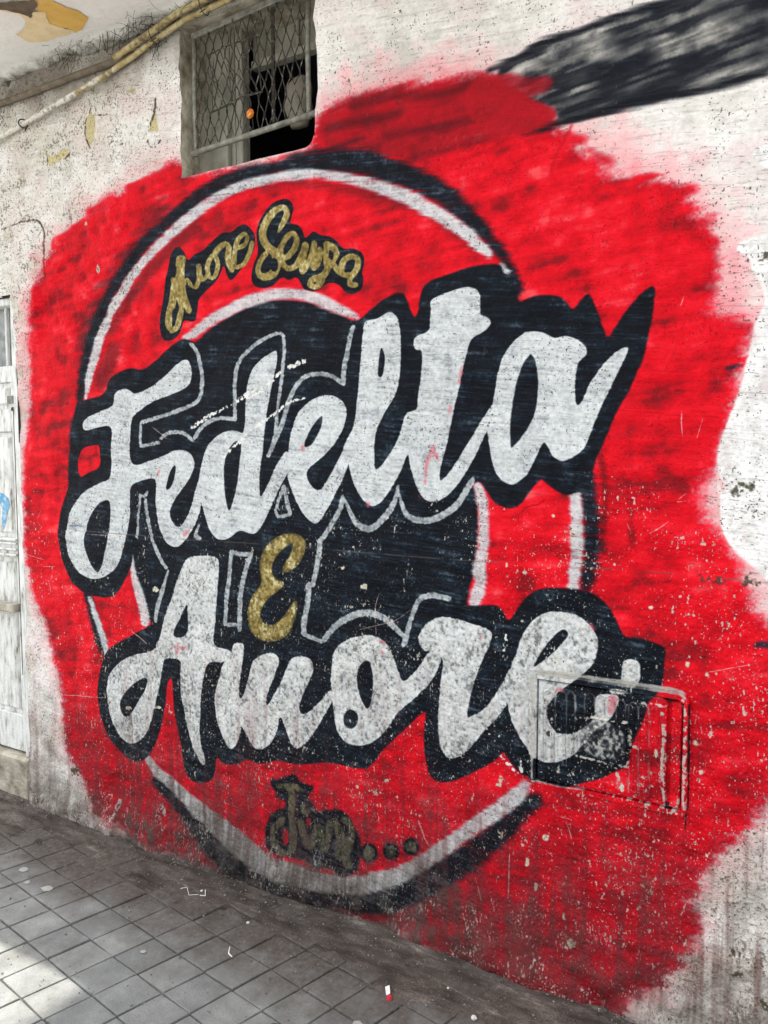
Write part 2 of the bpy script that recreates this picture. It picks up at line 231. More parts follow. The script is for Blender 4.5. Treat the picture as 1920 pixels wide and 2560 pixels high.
  [-634,1418,-630,1403,-626,1384,-623,1365,-622,1343,-621,1326,-620,1307,-620,1287,-620,1271,-620,1254,-620,1237,-620,1222,-622,1204,-624,1187,-625,1169,-626,1147,-626,1126,-626,1110,-611,1100,-595,1111,-594,1126,-592,1147,-590,1168,-588,1185,-586,1203,-585,1222,-585,1238,-585,1255,-585,1272,-585,1288,-585,1309,-586,1328,-587,1346,-589,1370,-593,1392,-602,1413,-609,1427,-624,1431],
 ],
 'disc': [
  [-2039,1912,-1970,1956,-1881,1987,-1782,2017,-1699,2030,-1620,2025,-1530,2009,-1526,2009,-1433,1970,-1332,1926,-1297,1865,-1106,1567,-922,1426,-905,1333,-903,1239,-912,1168,-912,1156,-944,1035,-915,980,-1184,797,-1554,745,-1909,694,-2298,814,-2329,916,-2353,982,-2385,1067,-2400,1115,-2407,1155,-2347,1403,-2301,1762,-2079,1912],
 ],
 'discring': [
  [-2087,1919,-2053,1924,-2027,1934,-2000,1947,-1971,1959,-1948,1967,-1922,1976,-1895,1984,-1869,1991,-1844,1998,-1820,2005,-1797,2011,-1773,2016,-1747,2021,-1721,2024,-1695,2026,-1669,2028,-1642,2027,-1614,2026,-1588,2023,-1565,2020,-1539,2013,-1516,2004,-1491,1994,-1464,1983,-1437,1972,-1412,1962,-1389,1952,-1367,1943,-1349,1936,-1324,1930,-1313,1935,-1316,1945,-1338,1958,-1352,1967,-1372,1979,-1394,1992,-1419,2005,-1446,2018,-1473,2030,-1499,2040,-1526,2050,-1558,2057,-1586,2062,-1615,2065,-1646,2066,-1676,2067,-1705,2066,-1734,2063,-1762,2060,-1790,2056,-1817,2050,-1843,2044,-1868,2037,-1893,2029,-1919,2021,-1947,2012,-1973,2002,-1998,1991,-2028,1976,-2053,1960,-2070,1950,-2098,1941,-2103,1928],
  [-924,1412,-919,1396,-914,1375,-910,1355,-907,1331,-906,1316,-904,1298,-903,1280,-903,1263,-904,1246,-905,1228,-907,1211,-910,1194,-914,1171,-919,1149,-921,1124,-912,1120,-916,1105,-923,1081,-929,1061,-934,1046,-924,1029,-902,1033,-892,1049,-879,1072,-873,1101,-870,1129,-877,1138,-875,1146,-873,1168,-870,1192,-869,1209,-867,1227,-866,1246,-866,1264,-866,1283,-867,1302,-869,1320,-870,1336,-874,1362,-880,1384,-891,1406,-901,1421,-915,1424],
  [-2401,1096,-2403,1078,-2405,1052,-2405,1025,-2401,1001,-2395,977,-2388,955,-2379,926,-2369,895,-2362,868,-2354,838,-2349,817,-2321,811,-2298,830,-2303,851,-2309,881,-2316,909,-2325,940,-2336,970,-2346,991,-2357,1013,-2366,1033,-2375,1057,-2382,1081,-2387,1098,-2394,1100],
 ],
 'word': [
  [-2696,1716,-2611,1723,-2505,1741,-2494,1804,-2401,1832,-2358,1836,-2312,1822,-2232,1859,-2150,1911,-2094,1933,-2033,1909,-2012,1851,-1452,1951,-1332,1926,-1308,1939,-1251,1977,-1195,2001,-1155,2001,-1145,1972,-1118,1911,-1105,1945,-1101,1991,-1079,2026,-1003,2041,-928,2054,-836,2054,-836,2021,-779,2015,-790,1934,-758,1944,-722,1951,-668,1944,-646,1925,-628,1898,-611,1913,-598,1933,-583,1942,-572,1926,-555,1883,-537,1831,-526,1814,-504,1854,-465,1907,-430,1936,-406,1948,-409,1894,-419,1822,-429,1758,-452,1710,-467,1670,-491,1629,-511,1588,-527,1541,-543,1508,-555,1478,-562,1430,-557,1384,-596,1397,-634,1381,-663,1395,-690,1413,-709,1434,-741,1394,-768,1352,-797,1341,-808,1338,-852,1353,-877,1389,-907,1426,-947,1378,-1160,1274,-1457,1208,-1849,1101,-2323,1098,-2407,1155,-2384,1073,-2417,1027,-2440,994,-2478,943,-2534,909,-2636,909,-2693,920,-2760,954,-2787,995,-2824,1052,-2840,1137,-2837,1210,-2813,1291,-2776,1350,-2767,1429,-2748,1526,-2730,1590,-2713,1653],
  [-2298,826,-2333,804,-2422,762,-2542,702,-2581,645,-2607,575,-2619,514,-2613,449,-2592,380,-2557,320,-2503,277,-2431,246,-2359,254,-2306,303,-2269,373,-2237,461,-2222,538,-2210,602,-2190,633,-2177,607,-2184,544,-2174,472,-2156,382,-2133,306,-2129,273,-2098,236,-2042,235,-1986,254,-1968,301,-1965,362,-1923,337,-1863,345,-1810,383,-1738,373,-1660,411,-1585,402,-1441,444,-1359,439,-1298,449,-1309,439,-1273,468,-1243,516,-1208,554,-1139,623,-1094,672,-1074,684,-1083,638,-1086,577,-1077,503,-1060,465,-1027,456,-974,474,-911,517,-860,552,-826,583,-817,604,-801,593,-781,564,-752,546,-713,535,-709,538,-659,535,-609,538,-574,560,-514,586,-475,617,-445,636,-440,678,-423,729,-409,763,-398,802,-395,828,-370,853,-360,879,-358,925,-356,950,-352,972,-362,985,-394,994,-427,1001,-462,994,-477,1019,-495,1056,-521,1088,-552,1107,-591,1117,-631,1118,-699,1114,-741,1090,-774,1050,-792,1015,-808,1002,-823,1037,-846,1051,-916,1037,-1129,1031,-1242,1020,-1488,863,-1552,909,-1554,909,-1905,870,-2138,904,-2255,849],
 ],
 'redpatch': [
  [-2700,1522,-2572,1541,-2562,1531,-2560,1443,-2642,1424,-2706,1395],
  [-2566,1241,-2600,1208,-2623,1169,-2619,1124,-2605,1083,-2588,1126,-2571,1171],
 ],
 'white': [
  [-2657,1642,-2567,1668,-2476,1689,-2465,1708,-2458,1745,-2403,1762,-2374,1747,-2357,1734,-2268,1761,-2185,1801,-2136,1836,-2108,1852,-2082,1853,-2066,1826,-2065,1781,-2087,1750,-2155,1727,-2261,1705,-2373,1651,-2382,1621,-2389,1561,-2393,1448,-2302,1470,-2227,1488,-2237,1417,-2313,1400,-2399,1381,-2406,1310,-2414,1217,-2427,1154,-2450,1090,-2492,1036,-2557,996,-2624,978,-2690,989,-2746,1031,-2783,1081,-2790,1140,-2777,1213,-2755,1266,-2714,1313,-2655,1353,-2579,1380,-2505,1397,-2498,1463,-2493,1525,-2485,1620,-2570,1606,-2661,1592],
  [-2393,1448,-2302,1470,-2194,1500,-2153,1516,-2105,1516,-2074,1500,-2055,1465,-2064,1431,-2093,1389,-2150,1341,-2182,1296,-2186,1269,-2169,1237,-2149,1220,-2125,1227,-2087,1284,-2050,1355,-2026,1420,-2019,1356,-2029,1287,-2070,1215,-2114,1159,-2163,1139,-2204,1154,-2235,1195,-2254,1266,-2262,1344,-2255,1410,-2313,1400,-2399,1381],
  [-1808,1571,-1833,1583,-1876,1588,-1928,1576,-1981,1543,-2008,1506,-2025,1443,-2034,1391,-2024,1316,-2003,1253,-1973,1202,-1936,1181,-1884,1190,-1840,1226,-1804,1219,-1761,1211,-1726,1248,-1690,1305,-1656,1371,-1621,1425,-1594,1468,-1614,1516,-1634,1500,-1668,1451,-1703,1386,-1737,1336,-1736,1413,-1726,1489,-1711,1576,-1699,1656,-1678,1735,-1660,1809,-1659,1855,-1673,1858,-1738,1829,-1776,1794,-1798,1741,-1803,1686,-1798,1632],
  [-1598,1574,-1575,1637,-1529,1677,-1478,1697,-1435,1697,-1392,1678,-1374,1652,-1374,1622,-1393,1576,-1436,1520,-1486,1479,-1534,1447,-1531,1416,-1512,1390,-1487,1375,-1465,1391,-1430,1443,-1399,1500,-1375,1546,-1366,1561,-1360,1520,-1366,1469,-1381,1428,-1412,1377,-1443,1324,-1475,1276,-1498,1261,-1533,1278,-1565,1314,-1591,1362,-1616,1420,-1619,1473,-1609,1521],
  [-1305,1916,-1288,1927,-1251,1929,-1217,1945,-1195,1945,-1173,1922,-1164,1879,-1164,1831,-1169,1760,-1180,1699,-1217,1647,-1245,1599,-1263,1560,-1267,1510,-1267,1440,-1228,1475,-1194,1520,-1169,1568,-1153,1626,-1133,1637,-1106,1606,-1117,1519,-1147,1500,-1166,1456,-1194,1406,-1222,1366,-1251,1338,-1280,1328,-1316,1354,-1339,1388,-1357,1429,-1369,1480,-1375,1551,-1348,1581,-1336,1631,-1332,1695,-1323,1770,-1311,1843],
  [-1068,1969,-1029,1984,-952,1999,-922,1993,-903,1975,-900,1935,-902,1908,-872,1901,-864,1882,-882,1862,-931,1847,-943,1802,-958,1748,-980,1668,-995,1613,-1008,1547,-1023,1490,-1035,1448,-1036,1412,-1009,1434,-974,1486,-933,1546,-894,1606,-855,1664,-850,1609,-889,1555,-918,1491,-953,1434,-988,1391,-1025,1360,-1057,1348,-1089,1360,-1116,1393,-1133,1447,-1144,1500,-1161,1558,-1150,1621,-1133,1636,-1112,1639,-1108,1687,-1099,1727,-1091,1779,-1091,1821,-1115,1818,-1122,1847,-1118,1861,-1067,1874,-1067,1904,-1062,1941],
  [-881,1582,-856,1686,-842,1753,-823,1797,-795,1830,-763,1850,-775,1850,-729,1853,-697,1839,-675,1825,-648,1834,-622,1825,-591,1802,-582,1780,-595,1764,-608,1756,-615,1710,-616,1667,-610,1630,-593,1649,-576,1695,-552,1728,-527,1760,-495,1785,-468,1789,-478,1761,-497,1725,-517,1680,-541,1631,-561,1580,-577,1533,-590,1508,-624,1486,-651,1477,-678,1495,-692,1525,-704,1539,-724,1495,-751,1441,-783,1416,-799,1408,-828,1420,-848,1440,-863,1472,-873,1527],
 ],
 'white2': [
  [-2096,1105,-2061,1116,-1975,1125,-1938,1118,-1927,1093,-1936,1023,-1949,952,-1962,887,-1971,816,-1968,778,-1885,779,-1874,758,-1923,722,-1961,725,-1996,712,-2013,668,-2022,619,-2035,556,-2044,494,-2046,433,-2035,375,-2017,324,-2025,309,-2041,313,-2072,349,-2102,411,-2125,480,-2137,552,-2141,613,-2140,674,-2131,709,-2225,702,-2235,673,-2249,609,-2268,543,-2292,464,-2320,396,-2365,343,-2420,313,-2473,322,-2513,361,-2543,421,-2559,484,-2559,543,-2532,599,-2480,652,-2398,692,-2271,724,-2266,762,-2249,770,-2222,835,-2195,905,-2169,962,-2142,1024,-2121,1067],
  [-1873,807,-1818,814,-1815,788,-1827,735,-1839,670,-1845,616,-1838,595,-1814,639,-1791,711,-1776,753,-1733,782,-1684,797,-1656,786,-1653,764,-1678,716,-1700,668,-1718,619,-1716,588,-1686,636,-1651,692,-1623,746,-1602,788,-1562,799,-1523,798,-1507,768,-1523,722,-1550,674,-1570,627,-1572,593,-1544,592,-1498,633,-1453,684,-1433,703,-1427,666,-1466,606,-1505,538,-1545,487,-1579,461,-1606,469,-1632,521,-1659,578,-1667,515,-1695,458,-1745,425,-1781,430,-1817,481,-1832,508,-1843,453,-1870,407,-1900,398,-1929,437,-1955,498,-1965,562,-1956,617,-1936,673,-1923,722,-1878,757],
  [-1431,816,-1412,850,-1368,882,-1319,901,-1272,907,-1231,896,-1202,867,-1184,823,-1173,789,-1162,763,-1128,790,-1095,830,-1070,874,-1035,888,-1019,870,-1029,829,-1061,775,-1094,740,-1139,697,-1184,659,-1207,619,-1242,571,-1284,534,-1333,517,-1376,522,-1407,546,-1423,581,-1432,633,-1436,708,-1434,762],
  [-1103,909,-1100,930,-1073,967,-1036,994,-988,994,-925,984,-875,975,-852,963,-859,929,-884,874,-903,818,-918,768,-928,722,-932,685,-913,700,-887,712,-852,754,-818,812,-794,867,-766,880,-755,812,-798,758,-822,721,-846,688,-876,658,-912,603,-948,566,-984,542,-1011,549,-1028,581,-1033,620,-1034,670,-1026,741,-1021,801,-1013,851,-1021,865,-1030,889,-1073,876,-1089,886],
  [-794,867,-776,912,-767,950,-748,989,-720,1025,-679,1045,-689,1042,-652,1048,-607,1046,-572,1030,-545,1002,-534,968,-539,932,-556,894,-605,849,-637,824,-669,783,-682,758,-672,726,-658,705,-641,692,-602,699,-564,726,-537,760,-538,804,-535,824,-516,830,-486,833,-474,831,-472,815,-482,788,-493,761,-533,728,-564,683,-595,638,-627,615,-660,602,-693,598,-724,613,-743,635,-768,673,-792,711,-803,757],
  [-467,923,-462,933,-443,939,-421,934,-418,911,-420,867,-444,860,-471,866,-467,894],
  [-504,846,-483,853,-447,850,-447,841,-474,835,-498,835],
 ],
 'holes': [
  [-2522,1319,-2582,1301,-2631,1258,-2657,1205,-2674,1140,-2657,1076,-2626,1027,-2599,1006,-2574,1037,-2549,1096,-2531,1148,-2521,1224,-2519,1287],
  [-2150,1462,-2171,1447,-2192,1417,-2207,1369,-2202,1359,-2181,1373,-2160,1406,-2149,1435],
  [-1870,1533,-1896,1500,-1908,1455,-1908,1382,-1900,1325,-1886,1286,-1870,1321,-1851,1377,-1832,1450,-1822,1505,-1821,1550,-1848,1547],
  [-1476,1629,-1501,1609,-1527,1568,-1547,1531,-1537,1521,-1511,1534,-1489,1567,-1474,1598,-1471,1624],
  [-1237,1840,-1245,1800,-1254,1749,-1242,1743,-1231,1753,-1223,1798,-1227,1828],
  [-742,1786,-726,1759,-722,1693,-726,1636,-741,1592,-771,1548,-799,1519,-805,1516,-806,1608,-798,1662,-784,1719,-766,1762,-746,1785],
  [-2098,938,-2122,894,-2151,848,-2182,790,-2100,799,-2097,872],
  [-2322,611,-2375,590,-2439,536,-2476,491,-2478,452,-2456,423,-2429,434,-2396,472,-2350,530,-2318,586],
  [-1284,822,-1311,811,-1332,777,-1338,733,-1326,688,-1296,645,-1284,668,-1278,711,-1273,759,-1275,800],
  [-1327,613,-1331,599,-1339,586,-1351,577,-1365,574,-1378,579,-1386,589,-1389,603,-1386,618,-1377,631,-1365,639,-1351,641,-1339,637,-1330,627],
  [-642,995,-660,980,-696,934,-719,890,-724,873,-700,892,-659,930,-633,965,-622,984,-629,995],
 ],
 'lines': [
  [-2072,1907,-2050,1884,-2041,1861,-2033,1834,-2027,1805,-2023,1779,-2028,1740,-2033,1721,-2041,1705,-2082,1685,-2118,1675,-2160,1665,-2200,1657,-2241,1649,-2274,1643,-2307,1636,-2330,1631,-2334,1622,-2323,1616,-2300,1621,-2267,1628,-2235,1635,-2194,1642,-2154,1650,-2111,1660,-2072,1672,-2027,1694,-2014,1716,-2008,1738,-2003,1778,-2007,1806,-2014,1836,-2022,1864,-2032,1890,-2055,1915,-2068,1915],
  [-2336,1623,-2339,1584,-2340,1555,-2340,1530,-2334,1527,-2328,1530,-2327,1555,-2326,1584,-2323,1623,-2329,1626],
  [-2332,1524,-2281,1532,-2232,1538,-2227,1545,-2234,1551,-2285,1545,-2336,1537,-2340,1529],
  [-2223,1553,-2187,1573,-2143,1579,-2101,1572,-2068,1544,-2057,1545,-2054,1553,-2091,1584,-2143,1593,-2195,1586,-2234,1565,-2234,1556],
  [-2045,1554,-2017,1587,-1998,1601,-1974,1613,-1952,1621,-1926,1625,-1886,1622,-1852,1617,-1844,1624,-1849,1632,-1884,1636,-1927,1639,-1958,1634,-1984,1625,-2010,1612,-2033,1596,-2062,1561,-2057,1553],
  [-1841,1625,-1841,1641,-1842,1665,-1843,1688,-1844,1716,-1844,1740,-1840,1778,-1835,1801,-1826,1824,-1809,1841,-1785,1857,-1766,1868,-1745,1880,-1724,1889,-1700,1898,-1675,1905,-1657,1910,-1655,1918,-1664,1923,-1682,1918,-1707,1911,-1733,1902,-1756,1892,-1778,1880,-1797,1868,-1823,1851,-1842,1831,-1853,1805,-1859,1780,-1863,1741,-1863,1716,-1862,1688,-1861,1665,-1860,1641,-1860,1624,-1850,1619],
  [-1657,1911,-1640,1908,-1637,1892,-1635,1863,-1636,1845,-1638,1826,-1641,1805,-1643,1785,-1645,1765,-1646,1746,-1648,1727,-1651,1708,-1654,1686,-1658,1664,-1663,1640,-1666,1618,-1670,1594,-1674,1572,-1677,1555,-1691,1529,-1686,1523,-1677,1525,-1663,1552,-1659,1570,-1655,1593,-1652,1617,-1648,1638,-1644,1662,-1640,1684,-1636,1707,-1634,1725,-1632,1744,-1630,1764,-1628,1783,-1626,1803,-1624,1824,-1622,1844,-1621,1862,-1622,1892,-1629,1915,-1654,1922,-1660,1918],
  [-1689,1489,-1679,1508,-1664,1534,-1654,1552,-1641,1572,-1630,1593,-1620,1613,-1612,1634,-1603,1656,-1595,1675,-1587,1695,-1579,1713,-1572,1726,-1548,1750,-1519,1760,-1494,1761,-1466,1759,-1445,1755,-1427,1749,-1395,1725,-1384,1727,-1383,1736,-1417,1761,-1440,1769,-1465,1775,-1495,1776,-1525,1775,-1560,1762,-1588,1736,-1597,1719,-1605,1700,-1614,1680,-1621,1662,-1631,1640,-1639,1619,-1649,1599,-1660,1579,-1672,1559,-1683,1541,-1697,1514,-1708,1495,-1701,1487],
  [-1378,1727,-1377,1742,-1376,1762,-1374,1781,-1367,1805,-1359,1829,-1354,1850,-1348,1871,-1344,1888,-1335,1911,-1342,1919,-1352,1917,-1361,1893,-1366,1875,-1371,1854,-1376,1834,-1385,1809,-1392,1785,-1394,1764,-1396,1743,-1396,1728,-1387,1723],
  [-2361,1170,-2359,1190,-2357,1219,-2354,1250,-2350,1274,-2345,1301,-2341,1325,-2338,1342,-2344,1345,-2351,1342,-2355,1326,-2359,1301,-2364,1274,-2368,1250,-2371,1219,-2373,1190,-2375,1169,-2368,1166],
  [-2346,1329,-2311,1328,-2296,1350,-2302,1357,-2313,1354,-2319,1340,-2343,1343,-2351,1336],
  [-2325,1324,-2325,1301,-2322,1269,-2317,1247,-2310,1224,-2303,1202,-2292,1171,-2279,1142,-2264,1113,-2247,1088,-2226,1067,-2209,1053,-2198,1055,-2195,1063,-2211,1076,-2231,1096,-2247,1120,-2262,1147,-2274,1176,-2285,1206,-2292,1228,-2299,1250,-2304,1271,-2306,1302,-2306,1325,-2315,1329],
  [-2199,1053,-2207,1035,-2219,1010,-2236,973,-2229,947,-2218,973,-2207,998,-2233,986,-2244,956,-2255,925,-2265,895,-2273,864,-2279,842,-2269,836,-2256,842,-2250,863,-2241,894,-2233,923,-2222,954,-2212,983,-2227,1002,-2238,975,-2249,945,-2219,970,-2205,1008,-2196,1034,-2190,1052,-2193,1055],
  [-1639,1394,-1646,1373,-1656,1345,-1666,1320,-1674,1301,-1668,1296,-1660,1298,-1652,1317,-1642,1342,-1632,1370,-1625,1391,-1630,1397],
  [-1674,1297,-1661,1275,-1628,1279,-1601,1285,-1598,1293,-1605,1298,-1631,1292,-1653,1287,-1659,1303,-1669,1304],
  [-1595,1293,-1601,1314,-1608,1341,-1617,1371,-1624,1395,-1633,1397,-1640,1391,-1632,1367,-1624,1338,-1616,1310,-1611,1290,-1602,1287],
  [-2043,1235,-2056,1215,-2065,1188,-2034,1173,-2019,1179,-2021,1191,-2044,1197,-2040,1212,-2032,1233,-2036,1237],
  [-1397,1363,-1404,1327,-1411,1312,-1423,1294,-1434,1276,-1449,1253,-1464,1234,-1493,1206,-1490,1197,-1478,1196,-1449,1224,-1433,1245,-1417,1269,-1405,1287,-1394,1306,-1385,1324,-1378,1361,-1387,1367],
  [-1493,1201,-1492,1164,-1495,1139,-1500,1112,-1506,1091,-1514,1068,-1519,1052,-1511,1044,-1498,1049,-1493,1065,-1485,1088,-1479,1110,-1473,1139,-1470,1165,-1471,1202,-1482,1208],
  [-1536,1057,-1537,1040,-1538,1016,-1540,993,-1544,973,-1549,952,-1554,932,-1557,900,-1559,876,-1548,870,-1535,878,-1534,901,-1530,932,-1526,951,-1521,971,-1517,993,-1515,1017,-1514,1042,-1513,1058,-1524,1065],
  [-1551,870,-1517,863,-1492,857,-1472,852,-1463,858,-1465,867,-1485,872,-1510,878,-1544,885,-1553,878],
  [-1461,856,-1449,870,-1433,889,-1415,906,-1397,921,-1377,935,-1356,947,-1334,956,-1311,964,-1290,968,-1270,967,-1250,963,-1231,957,-1213,947,-1195,935,-1181,924,-1159,908,-1150,910,-1148,918,-1166,938,-1180,950,-1198,964,-1219,975,-1240,984,-1263,990,-1289,991,-1316,987,-1342,978,-1368,967,-1391,953,-1413,937,-1433,919,-1451,899,-1466,878,-1476,863,-1472,854],
  [-1142,887,-1138,905,-1131,931,-1125,955,-1118,982,-1109,1005,-1097,1027,-1085,1042,-1057,1051,-1038,1050,-1013,1047,-996,1044,-987,1052,-991,1062,-1009,1064,-1034,1068,-1058,1069,-1095,1057,-1113,1035,-1126,1010,-1134,984,-1143,957,-1150,933,-1159,907,-1165,889,-1155,881],
  [-1389,1355,-1381,1337,-1371,1313,-1361,1291,-1348,1270,-1323,1252,-1293,1243,-1265,1251,-1244,1268,-1221,1288,-1201,1312,-1188,1336,-1180,1360,-1176,1384,-1175,1401,-1179,1405,-1185,1402,-1189,1386,-1196,1364,-1207,1343,-1221,1322,-1239,1301,-1259,1282,-1277,1271,-1291,1268,-1311,1272,-1332,1283,-1345,1299,-1357,1319,-1370,1341,-1381,1358,-1386,1359],
  [-1181,1371,-1177,1348,-1168,1320,-1153,1300,-1131,1286,-1105,1281,-1076,1282,-1047,1288,-1019,1300,-1001,1311,-984,1324,-969,1338,-952,1361,-938,1383,-924,1405,-914,1421,-919,1431,-930,1430,-941,1414,-956,1393,-970,1371,-986,1350,-999,1339,-1014,1328,-1030,1319,-1054,1309,-1079,1303,-1102,1302,-1122,1304,-1139,1313,-1153,1327,-1165,1351,-1173,1373,-1178,1375],
  [-1877,1149,-1879,1130,-1882,1102,-1886,1072,-1890,1045,-1895,1023,-1900,1001,-1906,979,-1910,957,-1914,933,-1918,907,-1921,884,-1923,869,-1914,863,-1903,869,-1900,885,-1897,908,-1894,933,-1890,957,-1885,978,-1880,1000,-1874,1022,-1870,1045,-1865,1072,-1862,1103,-1859,1130,-1857,1149,-1866,1154],
  [-1870,1138,-1821,1129,-1776,1135,-1769,1144,-1777,1151,-1818,1146,-1863,1154,-1874,1147],
  [-1787,1145,-1792,1130,-1800,1110,-1809,1086,-1817,1064,-1826,1038,-1834,1012,-1841,981,-1843,961,-1845,937,-1847,912,-1848,888,-1849,868,-1850,853,-1840,848,-1828,855,-1827,870,-1826,890,-1825,913,-1823,938,-1821,962,-1819,981,-1813,1011,-1805,1036,-1796,1061,-1789,1083,-1780,1106,-1772,1127,-1767,1141,-1775,1149],
  [-1913,861,-1846,869,-1840,877,-1846,884,-1913,877,-1920,868],
 ],
 'gold': [
  [-1604,1227,-1651,1219,-1699,1187,-1727,1146,-1742,1101,-1729,1052,-1736,1029,-1768,998,-1794,950,-1797,899,-1781,855,-1746,837,-1690,832,-1635,850,-1601,882,-1584,927,-1570,967,-1577,996,-1593,987,-1621,946,-1662,902,-1703,892,-1731,906,-1734,934,-1716,969,-1688,1000,-1654,1019,-1626,1044,-1633,1057,-1667,1062,-1680,1083,-1680,1116,-1659,1145,-1618,1181,-1598,1193,-1591,1182,-1605,1149,-1632,1114,-1639,1086,-1626,1085,-1585,1101,-1552,1142,-1534,1180,-1545,1212,-1571,1225],
 ],
 'goldblack': [
  [-2122,2271,-2084,2253,-2062,2205,-2031,2229,-1993,2235,-1963,2253,-1934,2271,-1897,2290,-1854,2282,-1826,2302,-1791,2304,-1763,2279,-1743,2256,-1751,2204,-1783,2166,-1829,2129,-1857,2112,-1878,2135,-1888,2179,-1907,2143,-1937,2114,-1989,2086,-2020,2062,-2021,2017,-2034,1982,-2091,2001,-2100,1962,-2140,1931,-2180,1925,-2211,1942,-2218,2000,-2191,2090,-2164,2184,-2147,2244],
  [-1622,2365,-1675,2359,-1715,2325,-1736,2286,-1743,2251,-1731,2197,-1752,2162,-1766,2111,-1753,2083,-1712,2073,-1672,2075,-1632,2107,-1606,2086,-1573,2100,-1555,2073,-1545,2051,-1488,2038,-1451,2066,-1402,2056,-1373,2023,-1337,2015,-1308,2031,-1305,2065,-1314,2081,-1302,2113,-1311,2143,-1343,2162,-1384,2162,-1408,2190,-1438,2214,-1474,2219,-1502,2239,-1518,2225,-1537,2217,-1540,2243,-1559,2266,-1597,2274,-1587,2295,-1583,2325,-1593,2349],
 ],
 'goldsmall': [
  [-2119,2230,-2123,2209,-2128,2182,-2137,2156,-2147,2128,-2155,2100,-2163,2073,-2174,2045,-2185,2016,-2186,1975,-2167,1963,-2146,1972,-2145,2010,-2136,2035,-2125,2063,-2117,2091,-2109,2118,-2099,2146,-2090,2173,-2084,2202,-2081,2223,-2099,2236],
  [-2132,2103,-2121,2077,-2111,2048,-2120,2011,-2128,1992,-2136,1978,-2165,1971,-2168,1959,-2153,1952,-2117,1962,-2102,1983,-2093,2005,-2084,2046,-2094,2080,-2106,2107,-2122,2112],
  [-2101,2228,-2105,2207,-2110,2178,-2110,2149,-2107,2120,-2101,2089,-2093,2060,-2074,2021,-2055,2016,-2044,2026,-2062,2064,-2070,2090,-2076,2119,-2078,2147,-2078,2173,-2074,2201,-2069,2221,-2083,2233],
  [-2152,2150,-2135,2125,-2103,2101,-2072,2120,-2065,2136,-2059,2116,-2020,2096,-1996,2135,-1995,2164,-1998,2187,-2010,2194,-2021,2188,-2019,2166,-2018,2141,-2033,2112,-2040,2125,-2063,2153,-2092,2132,-2104,2118,-2115,2133,-2131,2156,-2145,2159],
  [-2019,2152,-1995,2122,-1963,2138,-1967,2150,-1983,2153,-1989,2140,-1995,2158,-2011,2161],
  [-1956,2222,-1984,2193,-1981,2149,-1946,2120,-1914,2146,-1905,2187,-1924,2217,-1939,2220,-1946,2211,-1929,2188,-1937,2155,-1950,2138,-1958,2152,-1960,2185,-1936,2210,-1941,2220],
  [-1923,2209,-1902,2227,-1881,2240,-1878,2235,-1886,2200,-1875,2168,-1863,2145,-1846,2140,-1836,2150,-1847,2173,-1857,2197,-1849,2235,-1885,2262,-1923,2245,-1947,2225,-1941,2212],
  [-1823,2214,-1788,2222,-1768,2251,-1792,2282,-1830,2265,-1842,2243,-1849,2218,-1851,2196,-1851,2173,-1838,2148,-1794,2152,-1777,2168,-1765,2188,-1755,2213,-1748,2234,-1757,2242,-1769,2240,-1776,2220,-1786,2196,-1796,2179,-1806,2168,-1833,2165,-1828,2172,-1828,2193,-1826,2213,-1820,2236,-1812,2252,-1793,2265,-1790,2255,-1803,2236,-1831,2231,-1834,2221],
  [-1643,2251,-1620,2265,-1604,2283,-1592,2307,-1614,2345,-1670,2344,-1698,2324,-1717,2299,-1729,2274,-1733,2246,-1709,2206,-1674,2181,-1671,2153,-1675,2139,-1683,2129,-1700,2124,-1710,2122,-1725,2134,-1713,2164,-1687,2184,-1691,2197,-1707,2200,-1735,2175,-1749,2135,-1727,2101,-1690,2096,-1659,2104,-1640,2123,-1631,2148,-1640,2193,-1684,2220,-1700,2248,-1697,2264,-1687,2284,-1670,2305,-1653,2320,-1624,2325,-1621,2310,-1629,2295,-1640,2277,-1650,2255,-1648,2251],
  [-1635,2176,-1625,2196,-1610,2217,-1592,2229,-1586,2236,-1577,2221,-1582,2209,-1592,2194,-1606,2181,-1617,2173,-1639,2179,-1649,2172,-1642,2160,-1611,2154,-1588,2166,-1571,2182,-1559,2200,-1554,2222,-1576,2252,-1607,2246,-1630,2230,-1647,2206,-1658,2186,-1650,2175],
  [-1650,2202,-1651,2180,-1646,2150,-1613,2115,-1568,2122,-1552,2139,-1540,2158,-1532,2172,-1540,2184,-1555,2184,-1564,2170,-1576,2152,-1584,2141,-1604,2134,-1622,2156,-1623,2177,-1623,2198,-1637,2208],
  [-1547,2206,-1552,2190,-1559,2167,-1564,2145,-1561,2108,-1547,2100,-1534,2107,-1536,2141,-1532,2159,-1525,2182,-1520,2198,-1532,2209],
  [-1534,2106,-1520,2125,-1504,2150,-1494,2177,-1488,2199,-1498,2208,-1511,2206,-1517,2185,-1526,2159,-1541,2136,-1555,2118,-1548,2107],
  [-1511,2206,-1517,2183,-1521,2156,-1522,2130,-1503,2103,-1476,2125,-1469,2153,-1466,2177,-1477,2186,-1490,2182,-1494,2159,-1499,2136,-1509,2123,-1497,2128,-1497,2151,-1492,2177,-1487,2199,-1498,2209],
  [-1463,2182,-1429,2164,-1422,2156,-1450,2138,-1464,2113,-1477,2095,-1520,2095,-1538,2059,-1482,2041,-1456,2071,-1464,2085,-1482,2086,-1494,2065,-1513,2070,-1506,2072,-1462,2072,-1438,2099,-1426,2121,-1394,2145,-1410,2180,-1450,2201,-1465,2196],
  [-1461,2189,-1465,2171,-1468,2148,-1462,2111,-1450,2105,-1439,2111,-1445,2146,-1442,2166,-1439,2183,-1449,2192],
